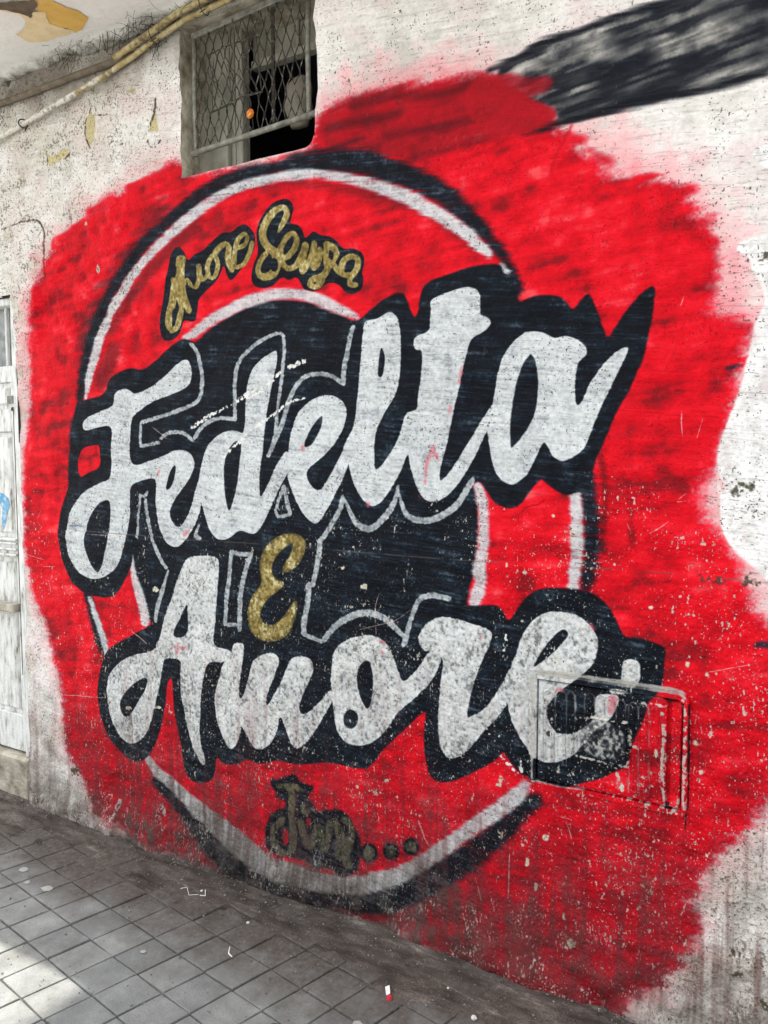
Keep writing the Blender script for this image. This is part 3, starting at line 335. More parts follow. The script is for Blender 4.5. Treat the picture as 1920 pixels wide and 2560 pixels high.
  [-1380,2088,-1378,2118,-1357,2129,-1339,2124,-1340,2114,-1342,2099,-1369,2077,-1370,2041,-1331,2033,-1322,2043,-1331,2054,-1351,2053,-1346,2065,-1320,2086,-1315,2111,-1323,2138,-1364,2150,-1402,2130,-1406,2092,-1394,2082],
  [-1436,2120,-1416,2091,-1381,2070,-1357,2072,-1353,2082,-1364,2090,-1376,2087,-1400,2102,-1416,2127,-1430,2129],
 ],
 'goldholes': [
  [-2120,2179,-2122,2168,-2125,2159,-2129,2155,-2134,2156,-2139,2161,-2141,2170,-2142,2181,-2141,2192,-2137,2200,-2133,2205,-2128,2204,-2124,2199,-2121,2190],
  [-2125,2021,-2126,2011,-2129,2004,-2134,2000,-2139,2000,-2143,2005,-2146,2013,-2147,2023,-2145,2033,-2142,2040,-2137,2044,-2132,2044,-2128,2039,-2125,2031],
  [-1646,2145,-1648,2135,-1653,2127,-1660,2124,-1669,2125,-1676,2130,-1681,2139,-1683,2149,-1681,2159,-1676,2166,-1668,2170,-1660,2169,-1652,2164,-1647,2155],
  [-1796,2247,-1797,2244,-1799,2241,-1801,2240,-1803,2240,-1806,2242,-1807,2245,-1808,2249,-1807,2252,-1805,2255,-1803,2256,-1801,2256,-1798,2254,-1797,2251],
  [-1589,2204,-1590,2197,-1594,2192,-1598,2189,-1604,2190,-1608,2194,-1611,2200,-1612,2207,-1611,2214,-1608,2219,-1603,2222,-1598,2221,-1593,2217,-1590,2211],
  [-1424,2148,-1425,2142,-1427,2138,-1430,2136,-1434,2136,-1437,2139,-1440,2144,-1441,2150,-1440,2155,-1437,2159,-1434,2162,-1430,2161,-1427,2158,-1424,2153],
  [-1347,2109,-1348,2102,-1351,2097,-1355,2095,-1360,2095,-1364,2099,-1367,2104,-1368,2111,-1367,2118,-1364,2123,-1360,2126,-1355,2125,-1351,2122,-1348,2116],
  [-1940,2169,-1941,2164,-1943,2160,-1946,2158,-1949,2158,-1951,2161,-1953,2165,-1953,2170,-1953,2175,-1951,2179,-1948,2181,-1945,2181,-1942,2178,-1941,2174],
 ],
 'olivebase': [
  [-1689,348,-1682,326,-1634,351,-1592,374,-1573,344,-1526,343,-1506,342,-1540,295,-1507,269,-1500,248,-1455,270,-1403,288,-1360,265,-1341,216,-1326,203,-1329,153,-1335,91,-1360,57,-1405,39,-1424,61,-1463,62,-1502,45,-1528,61,-1603,58,-1693,45,-1736,63,-1738,115,-1720,173,-1677,218,-1635,233,-1635,268,-1690,261,-1669,283,-1690,296,-1700,316],
  [-1256,165,-1260,149,-1270,135,-1284,124,-1300,120,-1315,122,-1325,131,-1329,145,-1325,161,-1315,175,-1300,185,-1284,190,-1270,187,-1260,178],
  [-1170,193,-1173,177,-1183,162,-1197,152,-1212,148,-1227,151,-1237,160,-1240,174,-1237,190,-1227,205,-1212,215,-1197,219,-1183,216,-1173,207],
  [-1097,228,-1100,213,-1109,200,-1122,191,-1136,187,-1150,189,-1159,198,-1162,211,-1159,225,-1150,239,-1137,248,-1122,252,-1109,249,-1100,240],
  [-1256,162,-1260,146,-1269,132,-1283,122,-1299,118,-1313,120,-1323,129,-1327,143,-1323,159,-1313,173,-1299,183,-1283,187,-1269,184,-1260,175],
 ],
 'olivehole': [
  [-1625,127,-1626,113,-1631,101,-1637,93,-1644,91,-1650,96,-1654,106,-1655,119,-1653,133,-1649,145,-1643,153,-1636,155,-1630,150,-1626,140],
  [-1523,209,-1524,201,-1528,195,-1533,190,-1538,189,-1543,191,-1546,196,-1547,203,-1546,211,-1542,218,-1538,222,-1532,223,-1527,221,-1524,216],
 ],
 'olive': [
  [-1633,309,-1625,295,-1618,276,-1619,252,-1622,220,-1621,199,-1620,176,-1619,154,-1619,135,-1625,100,-1630,76,-1618,68,-1602,79,-1596,104,-1591,140,-1591,162,-1592,184,-1593,207,-1593,226,-1591,257,-1590,285,-1598,309,-1607,324,-1624,323],
  [-1667,299,-1640,309,-1608,317,-1584,313,-1565,306,-1554,311,-1554,321,-1574,328,-1605,333,-1641,324,-1670,313,-1675,304],
  [-1563,269,-1569,227,-1531,238,-1526,249,-1536,254,-1551,241,-1543,270,-1552,276],
  [-1646,199,-1690,165,-1706,137,-1713,109,-1701,67,-1663,43,-1621,60,-1614,73,-1626,80,-1653,66,-1677,83,-1686,118,-1681,136,-1672,153,-1632,185,-1631,198],
  [-1579,200,-1577,175,-1573,144,-1561,103,-1519,111,-1505,138,-1500,162,-1489,204,-1499,211,-1512,203,-1522,161,-1528,138,-1530,126,-1542,120,-1549,153,-1553,183,-1555,208,-1568,211],
  [-1509,199,-1506,180,-1501,150,-1495,122,-1476,102,-1451,132,-1441,171,-1435,197,-1429,222,-1433,224,-1437,220,-1426,203,-1418,182,-1416,164,-1417,141,-1418,118,-1419,102,-1405,97,-1390,109,-1389,125,-1388,148,-1387,173,-1390,195,-1399,219,-1412,240,-1438,248,-1457,222,-1464,194,-1470,169,-1479,133,-1475,128,-1466,135,-1471,162,-1476,191,-1479,211,-1496,213],
  [-1400,242,-1385,234,-1372,221,-1373,199,-1379,170,-1390,139,-1398,105,-1378,74,-1363,77,-1355,91,-1372,116,-1365,139,-1354,171,-1347,203,-1347,233,-1365,253,-1382,263,-1398,256],
  [-1269,161,-1271,151,-1278,142,-1287,135,-1297,132,-1307,134,-1313,140,-1315,149,-1313,159,-1307,168,-1297,175,-1287,177,-1278,176,-1271,170],
  [-1183,189,-1186,179,-1191,170,-1200,163,-1209,161,-1218,163,-1224,169,-1226,178,-1224,188,-1218,198,-1209,204,-1200,207,-1191,204,-1186,198],
  [-1110,224,-1112,215,-1117,207,-1125,201,-1134,199,-1141,201,-1147,206,-1149,214,-1147,223,-1141,232,-1134,238,-1125,240,-1117,238,-1112,232],
  [-1269,158,-1272,148,-1278,138,-1286,132,-1296,129,-1305,131,-1311,137,-1313,147,-1311,157,-1305,167,-1296,173,-1286,176,-1278,174,-1272,168],
 ],
 'smear': [
  [-860,2608,-813,2616,-724,2635,-629,2639,-554,2649,-455,2655,-342,2652,-218,2646,-85,2636,-77,2416,-156,2421,-281,2417,-392,2419,-509,2413,-633,2407,-676,2412,-686,2455,-744,2489,-813,2542,-859,2582],
 ],
 'smearlines': [
  [-890,2601,-875,2601,-855,2602,-832,2604,-809,2606,-794,2609,-779,2612,-764,2615,-749,2619,-734,2622,-719,2624,-704,2626,-688,2627,-672,2627,-656,2628,-640,2629,-625,2630,-609,2632,-595,2634,-581,2636,-567,2638,-551,2640,-538,2641,-525,2642,-511,2643,-497,2644,-482,2645,-467,2645,-452,2645,-439,2646,-425,2646,-412,2645,-398,2645,-384,2645,-369,2644,-355,2644,-340,2644,-326,2643,-310,2642,-294,2642,-278,2641,-262,2640,-248,2639,-235,2639,-224,2638,-216,2638,-212,2646,-220,2655,-228,2655,-239,2656,-252,2656,-266,2657,-282,2658,-298,2659,-315,2660,-330,2660,-344,2661,-359,2662,-374,2663,-388,2663,-403,2664,-417,2665,-431,2665,-444,2665,-458,2665,-473,2665,-488,2664,-503,2663,-518,2662,-532,2661,-545,2660,-558,2658,-574,2656,-589,2654,-603,2652,-617,2650,-632,2648,-646,2648,-662,2648,-678,2648,-695,2648,-712,2647,-728,2646,-744,2643,-760,2640,-775,2636,-790,2632,-804,2628,-818,2625,-839,2622,-861,2618,-881,2616,-895,2614,-897,2607],
  [-159,2436,-166,2435,-176,2435,-187,2434,-200,2434,-214,2433,-228,2432,-243,2431,-257,2431,-271,2430,-283,2430,-298,2430,-312,2431,-325,2432,-339,2432,-353,2433,-366,2434,-380,2435,-395,2435,-409,2435,-423,2434,-438,2434,-453,2433,-467,2433,-482,2432,-497,2431,-512,2430,-527,2430,-543,2430,-559,2429,-575,2429,-592,2428,-607,2427,-622,2427,-636,2426,-657,2424,-677,2422,-695,2420,-710,2418,-722,2416,-743,2411,-766,2410,-787,2409,-788,2407,-786,2406,-765,2404,-740,2402,-718,2401,-705,2402,-689,2402,-671,2403,-651,2404,-630,2405,-616,2405,-601,2406,-586,2406,-570,2407,-553,2407,-537,2407,-521,2408,-506,2408,-491,2409,-476,2409,-461,2409,-446,2410,-432,2410,-417,2411,-403,2411,-389,2411,-375,2411,-362,2411,-348,2411,-335,2411,-321,2411,-307,2411,-293,2411,-279,2411,-266,2411,-252,2412,-238,2413,-223,2413,-209,2414,-195,2415,-182,2416,-171,2416,-161,2417,-154,2417,-151,2427],
  [-619,2618,-630,2618,-645,2618,-664,2618,-683,2618,-701,2618,-721,2617,-741,2617,-759,2616,-772,2615,-777,2602,-764,2590,-751,2590,-733,2591,-713,2592,-693,2592,-676,2593,-657,2593,-638,2593,-623,2593,-612,2593,-607,2606],
  [-400,2494,-410,2493,-425,2490,-442,2487,-460,2483,-476,2480,-492,2476,-508,2472,-523,2468,-538,2465,-554,2462,-571,2461,-590,2461,-608,2462,-624,2462,-636,2463,-641,2453,-632,2442,-620,2441,-604,2440,-585,2439,-565,2438,-546,2438,-529,2439,-512,2441,-496,2443,-480,2446,-464,2448,-447,2450,-429,2453,-411,2455,-397,2458,-386,2459,-382,2479],
  [-446,2571,-451,2561,-457,2548,-472,2538,-480,2536,-492,2534,-508,2533,-524,2532,-542,2531,-558,2530,-574,2529,-587,2529,-596,2528,-601,2515,-589,2503,-580,2504,-567,2504,-551,2504,-534,2504,-516,2505,-499,2506,-483,2507,-469,2508,-455,2512,-434,2526,-425,2544,-421,2555,-430,2571],
  [-180,2539,-186,2532,-193,2522,-200,2510,-209,2500,-219,2493,-229,2489,-241,2486,-254,2485,-269,2485,-286,2485,-298,2484,-313,2484,-329,2484,-345,2484,-361,2484,-376,2485,-388,2485,-397,2485,-403,2469,-389,2453,-380,2454,-368,2455,-353,2456,-338,2457,-322,2459,-306,2460,-292,2461,-279,2462,-263,2462,-248,2462,-234,2463,-220,2463,-206,2463,-190,2465,-174,2466,-159,2468,-146,2470,-138,2470,-141,2515],
  [-184,2594,-192,2586,-202,2575,-210,2566,-211,2561,-212,2561,-220,2576,-231,2596,-247,2613,-264,2621,-282,2625,-300,2627,-315,2628,-325,2629,-330,2618,-320,2606,-310,2605,-295,2604,-279,2603,-264,2600,-256,2596,-249,2587,-243,2570,-236,2549,-218,2528,-193,2520,-172,2521,-155,2524,-144,2525,-145,2569],
  [-567,2598,-553,2597,-534,2597,-513,2593,-499,2589,-483,2582,-467,2575,-453,2568,-443,2564,-435,2570,-440,2582,-450,2586,-464,2593,-480,2600,-497,2607,-513,2613,-537,2618,-558,2621,-573,2622,-578,2610],
  [-430,2428,-413,2432,-394,2438,-385,2459,-387,2474,-401,2479,-422,2477,-435,2465,-447,2454,-446,2437],
  [-572,2500,-548,2504,-545,2515,-555,2524,-580,2524,-584,2511],
  [-327,2615,-298,2613,-293,2626,-305,2640,-333,2638,-338,2627],
  [-270,2593,-252,2600,-252,2613,-264,2622,-282,2615,-282,2602],
  [-709,2513,-702,2495,-688,2471,-665,2452,-647,2440,-637,2442,-637,2452,-651,2467,-666,2486,-679,2503,-690,2519,-704,2523],
  [-216,2472,-189,2475,-186,2484,-194,2493,-222,2495,-226,2483],
 ],
 'redsmear2': [
  [-931,2608,-882,2596,-766,2556,-708,2551,-682,2528,-716,2503,-811,2508,-752,2486,-693,2461,-680,2438,-697,2421,-787,2414,-880,2420,-979,2518],
 ],
 'redsmear': [
  [-1483,2603,-1414,2622,-1355,2633,-1287,2636,-1165,2629,-1050,2609,-980,2613,-882,2596,-835,2555,-743,2526,-698,2462,-686,2431,-688,2406,-833,2406,-1028,2404,-1165,2407,-1298,2465,-1475,2499],
 ],
 'redsmearlines': [
  [-1429,2611,-1414,2614,-1391,2617,-1365,2621,-1343,2623,-1319,2625,-1293,2627,-1268,2628,-1246,2628,-1222,2629,-1199,2628,-1179,2628,-1165,2628,-1164,2631,-1166,2633,-1180,2634,-1200,2635,-1224,2636,-1249,2636,-1271,2637,-1297,2636,-1322,2634,-1347,2633,-1369,2631,-1396,2627,-1419,2623,-1434,2621,-1436,2615],
  [-882,2418,-893,2417,-909,2417,-927,2416,-947,2416,-969,2415,-991,2415,-1011,2414,-1030,2413,-1051,2413,-1072,2413,-1094,2412,-1114,2412,-1133,2411,-1149,2411,-1161,2411,-1163,2406,-1158,2401,-1146,2401,-1131,2401,-1112,2400,-1091,2400,-1069,2400,-1048,2400,-1027,2400,-1008,2400,-987,2401,-965,2401,-944,2402,-923,2403,-905,2403,-890,2404,-879,2404,-876,2411],
  [-1440,2536,-1426,2536,-1408,2536,-1386,2536,-1363,2536,-1339,2536,-1316,2536,-1295,2535,-1270,2534,-1245,2532,-1219,2531,-1196,2529,-1177,2527,-1163,2526,-1154,2539,-1168,2554,-1182,2555,-1201,2557,-1225,2559,-1250,2561,-1276,2563,-1301,2564,-1323,2565,-1347,2565,-1371,2566,-1395,2566,-1417,2566,-1435,2566,-1449,2566,-1457,2551],
  [-932,2552,-919,2548,-901,2541,-880,2534,-856,2526,-832,2520,-809,2516,-790,2515,-770,2515,-751,2517,-732,2519,-716,2521,-703,2523,-693,2524,-688,2542,-705,2558,-716,2557,-729,2555,-745,2553,-763,2551,-781,2550,-798,2550,-814,2550,-832,2554,-853,2560,-875,2567,-896,2574,-915,2581,-928,2585,-944,2573],
  [-1240,2482,-1228,2481,-1212,2480,-1193,2479,-1171,2478,-1149,2477,-1125,2475,-1102,2474,-1079,2473,-1061,2472,-1043,2471,-1024,2471,-1005,2471,-986,2470,-967,2470,-948,2469,-930,2468,-912,2467,-896,2465,-881,2463,-860,2459,-840,2453,-820,2447,-800,2440,-783,2433,-767,2427,-753,2421,-743,2418,-735,2423,-740,2434,-750,2437,-763,2442,-779,2449,-797,2456,-817,2463,-838,2470,-860,2476,-881,2480,-898,2483,-915,2485,-933,2486,-952,2487,-971,2488,-990,2488,-1010,2489,-1029,2489,-1047,2490,-1065,2490,-1082,2491,-1105,2492,-1129,2494,-1152,2495,-1175,2497,-1196,2498,-1215,2499,-1231,2500,-1244,2501,-1250,2492],
  [-840,2519,-850,2516,-864,2512,-880,2507,-898,2502,-916,2497,-935,2493,-952,2490,-971,2486,-992,2483,-1012,2481,-1031,2478,-1047,2476,-1059,2475,-1063,2462,-1050,2452,-1038,2453,-1022,2456,-1003,2458,-982,2461,-961,2464,-942,2467,-924,2471,-905,2475,-886,2480,-868,2486,-852,2491,-838,2495,-828,2498,-827,2511],
  [-1351,2587,-1338,2587,-1320,2588,-1299,2589,-1276,2589,-1252,2590,-1229,2590,-1206,2589,-1185,2588,-1165,2586,-1145,2583,-1125,2579,-1105,2575,-1085,2571,-1065,2567,-1046,2564,-1027,2562,-1006,2562,-984,2562,-964,2564,-944,2565,-927,2567,-913,2568,-902,2569,-898,2581,-910,2592,-921,2591,-935,2589,-953,2588,-972,2586,-992,2585,-1012,2584,-1032,2585,-1049,2587,-1067,2590,-1086,2593,-1106,2598,-1126,2602,-1147,2606,-1168,2609,-1189,2612,-1211,2613,-1235,2614,-1260,2614,-1284,2613,-1307,2613,-1328,2612,-1346,2612,-1359,2612,-1365,2599],
 ],
 'chalk': [
  [-31,2039,-177,2037,-208,2027,-204,2003,-176,1981,-178,1955,-153,1918,-141,1876,-157,1840,-173,1803,-175,1758,-187,1689,-206,1613,-240,1539,-245,1455,-214,1416,-236,1392,-245,1445,-233,1426,-230,1318,-202,1263,-151,1219,-129,1197,-100,1160,2,1146],
  [-184,2252,-104,2258,-68,2180,-203,2196],
  [-143,2031,-177,2032,-208,2021,-208,2002,-162,1989,-94,1981],
 ],
 'dkred': [
  [-554,1507,-549,1495,-543,1478,-538,1457,-536,1443,-534,1428,-532,1411,-531,1394,-530,1377,-530,1360,-531,1343,-532,1326,-534,1308,-535,1292,-536,1271,-537,1249,-539,1231,-540,1218,-533,1212,-525,1217,-524,1230,-523,1249,-522,1270,-520,1291,-519,1308,-518,1325,-517,1342,-516,1360,-516,1378,-517,1395,-518,1412,-520,1429,-522,1445,-524,1460,-529,1481,-536,1500,-540,1512,-549,1514],
  [-462,1383,-461,1371,-460,1353,-458,1334,-457,1316,-457,1298,-457,1280,-457,1264,-457,1252,-449,1248,-442,1253,-443,1265,-445,1281,-447,1299,-449,1317,-451,1335,-453,1354,-454,1372,-455,1384,-459,1386],
 ],
 'ticks': [
  [-228,1712,-208,1716,-189,1723,-189,1725,-191,1727,-211,1725,-230,1721,-232,1716],
  [-139,1009,-129,1011,-112,1012,-95,1013,-90,1021,-95,1029,-112,1028,-131,1026,-142,1018,-143,1012],
 ],
 'tape': [
  [-688,2401,-664,2375,-661,2375,-660,2378,-685,2403,-688,2403],
  [-640,2407,-649,2394,-661,2374,-669,2361,-677,2346,-685,2330,-692,2317,-698,2297,-700,2285,-696,2280,-691,2282,-689,2294,-683,2313,-677,2326,-670,2341,-662,2356,-654,2369,-642,2389,-634,2402,-636,2406],
 ],
 'scar': [
  [-2078,1585,-2035,1607,-2010,1619,-1983,1631,-1953,1644,-1923,1656,-1891,1668,-1865,1677,-1864,1681,-1869,1683,-1895,1675,-1929,1664,-1960,1653,-1990,1641,-2019,1629,-2045,1617,-2082,1588,-2081,1585],
  [-1842,1686,-1817,1692,-1784,1700,-1749,1709,-1715,1721,-1687,1740,-1666,1758,-1641,1779,-1642,1783,-1646,1783,-1675,1765,-1697,1748,-1722,1732,-1756,1726,-1793,1720,-1826,1707,-1848,1695,-1849,1689],
  [-1617,1791,-1581,1796,-1550,1805,-1517,1816,-1516,1819,-1519,1822,-1557,1822,-1590,1813,-1620,1796,-1621,1793],
  [-1905,1487,-1874,1511,-1846,1527,-1815,1545,-1797,1560,-1780,1575,-1760,1590,-1739,1600,-1716,1610,-1692,1621,-1670,1631,-1646,1646,-1624,1660,-1604,1672,-1568,1683,-1540,1689,-1539,1691,-1541,1692,-1569,1687,-1607,1677,-1629,1665,-1651,1651,-1675,1637,-1696,1627,-1720,1617,-1743,1606,-1765,1595,-1787,1581,-1806,1567,-1824,1554,-1854,1534,-1881,1517,-1910,1490,-1909,1487],
  [-757,606,-760,578,-757,548,-754,547,-752,549,-752,580,-752,607,-755,608],
  [-813,961,-815,945,-816,926,-818,892,-815,891,-813,893,-808,926,-808,946,-807,961,-810,963],
  [-825,589,-815,580,-801,567,-788,557,-762,545,-760,546,-760,548,-783,564,-796,573,-810,585,-821,593,-824,592],
  [-2511,60,-2528,16,-2539,-14,-2548,-37,-2545,-40,-2539,-37,-2525,-14,-2509,16,-2485,60,-2495,68],
  [-2266,99,-2252,57,-2239,57,-2231,67,-2248,107,-2259,107],
 ],
 'scratch': [
  [-1243,1049,-1252,1032,-1261,1003,-1262,985,-1262,963,-1261,940,-1260,920,-1260,906,-1259,905,-1258,906,-1258,920,-1259,940,-1260,964,-1260,986,-1259,1003,-1250,1032,-1242,1048,-1242,1049],
  [-1319,919,-1294,927,-1260,938,-1235,946,-1208,954,-1184,964,-1162,979,-1142,995,-1128,1006,-1128,1007,-1129,1007,-1143,996,-1163,980,-1185,966,-1209,956,-1236,948,-1260,940,-1295,929,-1320,920,-1320,919],
  [-1315,668,-1267,597,-1266,597,-1265,598,-1313,669,-1314,669],
  [-355,1323,-368,1313,-383,1302,-404,1288,-404,1287,-403,1286,-381,1299,-366,1311,-355,1322,-355,1323],
  [-466,1315,-457,1294,-448,1282,-448,1282,-448,1283,-456,1295,-465,1316,-465,1316],
  [-315,1398,-330,1386,-341,1371,-314,1377,-314,1377,-314,1378,-340,1374,-329,1384,-314,1397,-314,1398],
  [-333,1616,-333,1602,-333,1581,-332,1564,-326,1539,-326,1539,-326,1540,-329,1564,-330,1581,-331,1602,-331,1616,-332,1617],
  [-279,1595,-293,1544,-292,1542,-291,1543,-278,1595,-279,1595],
  [-329,1926,-344,1886,-343,1885,-342,1885,-329,1925,-329,1926],
  [-2762,467,-2664,476,-2663,477,-2664,479,-2762,469,-2763,468],
  [-2421,793,-2399,783,-2370,769,-2341,756,-2318,745,-2317,746,-2316,747,-2338,758,-2367,773,-2396,785,-2420,794,-2421,794],
  [-2191,1559,-2271,1608,-2273,1608,-2274,1606,-2193,1558,-2191,1558],
  [-128,971,-138,968,-151,964,-167,959,-182,954,-198,948,-216,941,-233,935,-244,931,-245,930,-244,929,-232,933,-216,939,-198,946,-182,952,-166,957,-151,963,-138,967,-128,970,-128,970],
  [-2991,1257,-2977,1210,-2950,1258,-2951,1259,-2952,1258,-2977,1213,-2990,1257,-2990,1257],
  [-3057,1058,-2940,1040,-2938,1041,-2938,1043,-3056,1060,-3058,1059],
  [-2941,1009,-2871,1015,-2870,1016,-2871,1017,-2940,1013,-2943,1011],
  [-2910,947,-2903,902,-2899,901,-2897,903,-2908,947,-2909,948],
  [-646,442,-605,439,-604,441,-604,442,-646,443,-646,442],
  [-619,430,-602,387,-601,387,-600,389,-617,431,-618,431],
  [-791,286,-791,270,-791,247,-791,223,-791,202,-791,179,-791,158,-791,144,-790,143,-789,144,-789,159,-788,180,-787,203,-787,224,-787,248,-788,271,-788,287,-790,287],
  [-898,182,-879,117,-876,117,-874,120,-897,183,-898,183],
  [-1107,310,-1099,294,-1088,273,-1078,255,-1060,239,-1059,240,-1058,241,-1074,258,-1083,275,-1094,297,-1102,313,-1105,313],
  [-2840,455,-2805,459,-2749,466,-2707,470,-2655,476,-2608,481,-2575,484,-2574,485,-2575,486,-2607,483,-2655,478,-2706,473,-2749,469,-2805,462,-2839,457,-2841,456],
  [-2658,1167,-2631,1167,-2594,1168,-2553,1168,-2518,1169,-2478,1168,-2442,1168,-2418,1167,-2417,1168,-2417,1169,-2442,1170,-2478,1171,-2518,1171,-2553,1171,-2594,1170,-2631,1169,-2658,1168,-2658,1167],
 ],
 'spots': [
  [-668,372,-669,368,-671,364,-675,361,-679,360,-683,361,-686,363,-687,367,-686,371,-683,375,-680,378,-675,379,-672,378,-669,376],
  [-816,501,-817,497,-819,494,-823,492,-827,491,-830,492,-833,494,-834,497,-833,501,-830,504,-827,506,-823,507,-819,506,-817,504],
  [-698,210,-698,205,-700,200,-702,197,-704,196,-707,198,-708,202,-709,207,-709,213,-707,217,-705,220,-702,221,-700,219,-698,216],
  [-670,318,-671,314,-672,311,-673,309,-675,309,-676,310,-678,313,-678,316,-678,320,-677,323,-675,325,-674,326,-672,325,-671,322],
  [-727,279,-728,273,-729,268,-732,265,-734,264,-737,266,-738,270,-739,276,-739,282,-737,287,-735,290,-732,291,-730,289,-728,285],
  [-580,75,-581,68,-584,61,-590,56,-596,54,-602,55,-605,59,-607,66,-606,73,-602,80,-597,85,-590,87,-585,86,-581,81],
  [-881,-34,-882,-39,-884,-43,-888,-46,-892,-48,-896,-47,-899,-45,-900,-40,-899,-36,-896,-31,-892,-28,-888,-27,-885,-27,-882,-30],
  [-1215,424,-1216,422,-1218,420,-1221,418,-1224,418,-1227,418,-1229,419,-1229,421,-1229,423,-1227,425,-1224,427,-1221,428,-1218,427,-1216,426],
  [-743,328,-743,325,-745,323,-747,321,-750,320,-752,321,-754,322,-754,325,-754,327,-752,330,-750,332,-747,332,-745,332,-743,330],
  [-613,145,-614,139,-615,135,-616,132,-618,131,-620,133,-621,137,-622,142,-621,148,-620,152,-619,155,-617,156,-615,154,-614,150],
  [-1328,381,-1329,378,-1330,375,-1332,374,-1335,373,-1337,374,-1339,376,-1339,379,-1339,381,-1337,384,-1335,386,-1332,386,-1330,386,-1329,384],
  [-808,520,-809,514,-812,509,-815,506,-819,505,-823,507,-825,510,-826,516,-826,521,-823,526,-820,529,-816,530,-812,529,-809,525],
  [-264,732,-265,729,-267,726,-269,724,-272,723,-275,724,-277,727,-278,730,-277,733,-275,737,-273,739,-270,739,-267,738,-265,736],
  [-249,658,-250,655,-251,652,-253,649,-256,649,-259,650,-260,652,-261,656,-261,659,-259,662,-257,664,-254,665,-251,664,-250,661],
  [-667,371,-668,367,-670,363,-674,361,-678,360,-681,360,-684,363,-685,366,-684,371,-682,374,-678,377,-674,378,-671,377,-668,375],
  [-455,576,-456,571,-457,566,-459,563,-461,563,-463,565,-464,569,-465,574,-465,580,-463,585,-461,588,-459,588,-457,586,-456,582],
  [-422,555,-423,553,-424,551,-425,550,-427,550,-429,550,-430,551,-431,553,-430,555,-429,557,-427,558,-426,559,-424,558,-423,557],
  [-634,587,-635,582,-636,577,-638,575,-640,574,-643,576,-644,580,-645,585,-644,590,-643,595,-641,597,-639,598,-636,596,-635,592],
  [-365,690,-365,685,-366,680,-368,677,-370,677,-372,679,-373,683,-374,688,-373,694,-372,698,-370,701,-368,701,-367,699,-365,695],
  [-342,676,-342,672,-343,668,-345,666,-346,666,-348,667,-349,670,-350,674,-349,678,-348,682,-347,684,-345,684,-343,683,-342,680],
  [-373,926,-373,924,-374,921,-376,920,-377,919,-379,920,-380,923,-381,925,-380,928,-379,931,-378,932,-376,933,-374,932,-373,929],
  [-437,726,-438,721,-438,716,-440,713,-441,713,-443,715,-444,720,-445,725,-444,730,-443,735,-442,738,-440,738,-439,736,-438,732],
  [-750,1151,-750,1147,-751,1144,-753,1143,-754,1142,-756,1144,-757,1147,-757,1150,-757,1154,-756,1157,-755,1158,-753,1159,-751,1157,-750,1154],
  [-668,1325,-668,1323,-669,1322,-671,1321,-672,1321,-674,1322,-675,1323,-675,1324,-675,1326,-674,1327,-673,1328,-671,1328,-669,1327,-668,1326],
  [-802,1171,-803,1169,-804,1166,-807,1165,-809,1165,-812,1166,-813,1168,-814,1171,-813,1173,-812,1176,-809,1177,-807,1177,-804,1176,-803,1174],
  [-750,1152,-751,1148,-752,1145,-754,1143,-756,1143,-758,1145,-759,1148,-760,1152,-759,1156,-758,1159,-756,1161,-754,1161,-752,1159,-751,1156],
  [-1374,1123,-1375,1121,-1377,1119,-1381,1118,-1384,1118,-1388,1118,-1390,1120,-1391,1122,-1390,1125,-1388,1127,-1384,1128,-1380,1128,-1377,1127,-1375,1126],
  [-1288,1067,-1289,1063,-1293,1059,-1298,1056,-1304,1056,-1309,1057,-1313,1061,-1314,1065,-1313,1070,-1309,1074,-1304,1076,-1298,1076,-1293,1075,-1289,1072],
  [-2245,973,-2247,968,-2252,964,-2260,961,-2268,960,-2275,962,-2280,965,-2282,970,-2280,975,-2275,979,-2267,982,-2259,982,-2252,981,-2247,978],
  [-2411,469,-2413,465,-2418,461,-2424,458,-2432,457,-2438,458,-2442,460,-2444,464,-2442,468,-2437,472,-2431,475,-2424,476,-2417,475,-2413,473],
  [-2248,500,-2250,497,-2255,494,-2262,491,-2269,490,-2276,490,-2281,492,-2282,494,-2281,497,-2276,500,-2269,502,-2261,504,-2255,504,-2250,502],
  [-2536,2236,-2537,2229,-2540,2224,-2544,2222,-2548,2222,-2551,2226,-2554,2231,-2554,2238,-2553,2245,-2550,2250,-2546,2252,-2542,2252,-2539,2248,-2536,2243],
  [-2597,2418,-2598,2415,-2601,2413,-2605,2412,-2610,2413,-2615,2415,-2617,2418,-2618,2421,-2617,2424,-2614,2426,-2610,2427,-2605,2426,-2600,2424,-2598,2421],
  [-240,922,-241,919,-243,917,-246,916,-249,915,-252,916,-254,918,-255,920,-255,923,-253,925,-250,926,-246,927,-243,926,-241,924],
  [-293,944,-293,941,-295,938,-297,937,-299,936,-301,937,-303,940,-303,942,-303,945,-302,948,-299,949,-297,950,-295,949,-293,947],
  [-283,1078,-284,1076,-287,1074,-291,1073,-297,1073,-301,1073,-304,1074,-306,1076,-305,1078,-301,1079,-297,1081,-292,1081,-287,1081,-284,1080],
  [-386,1086,-387,1085,-389,1084,-393,1083,-396,1082,-400,1083,-402,1083,-403,1085,-403,1086,-400,1087,-397,1088,-393,1088,-389,1088,-387,1087],
  [-222,929,-222,928,-223,927,-225,926,-226,926,-228,926,-229,927,-229,928,-229,929,-228,930,-226,931,-225,931,-223,931,-222,930],
 ],
 'darkpits': [
  [-138,1980,-139,1975,-142,1972,-145,1970,-150,1971,-154,1973,-156,1978,-158,1983,-157,1987,-154,1991,-150,1993,-146,1992,-142,1989,-139,1985],
  [-187,1405,-187,1401,-190,1398,-194,1396,-198,1396,-202,1398,-204,1401,-205,1404,-205,1408,-202,1411,-198,1413,-194,1413,-190,1411,-188,1409],
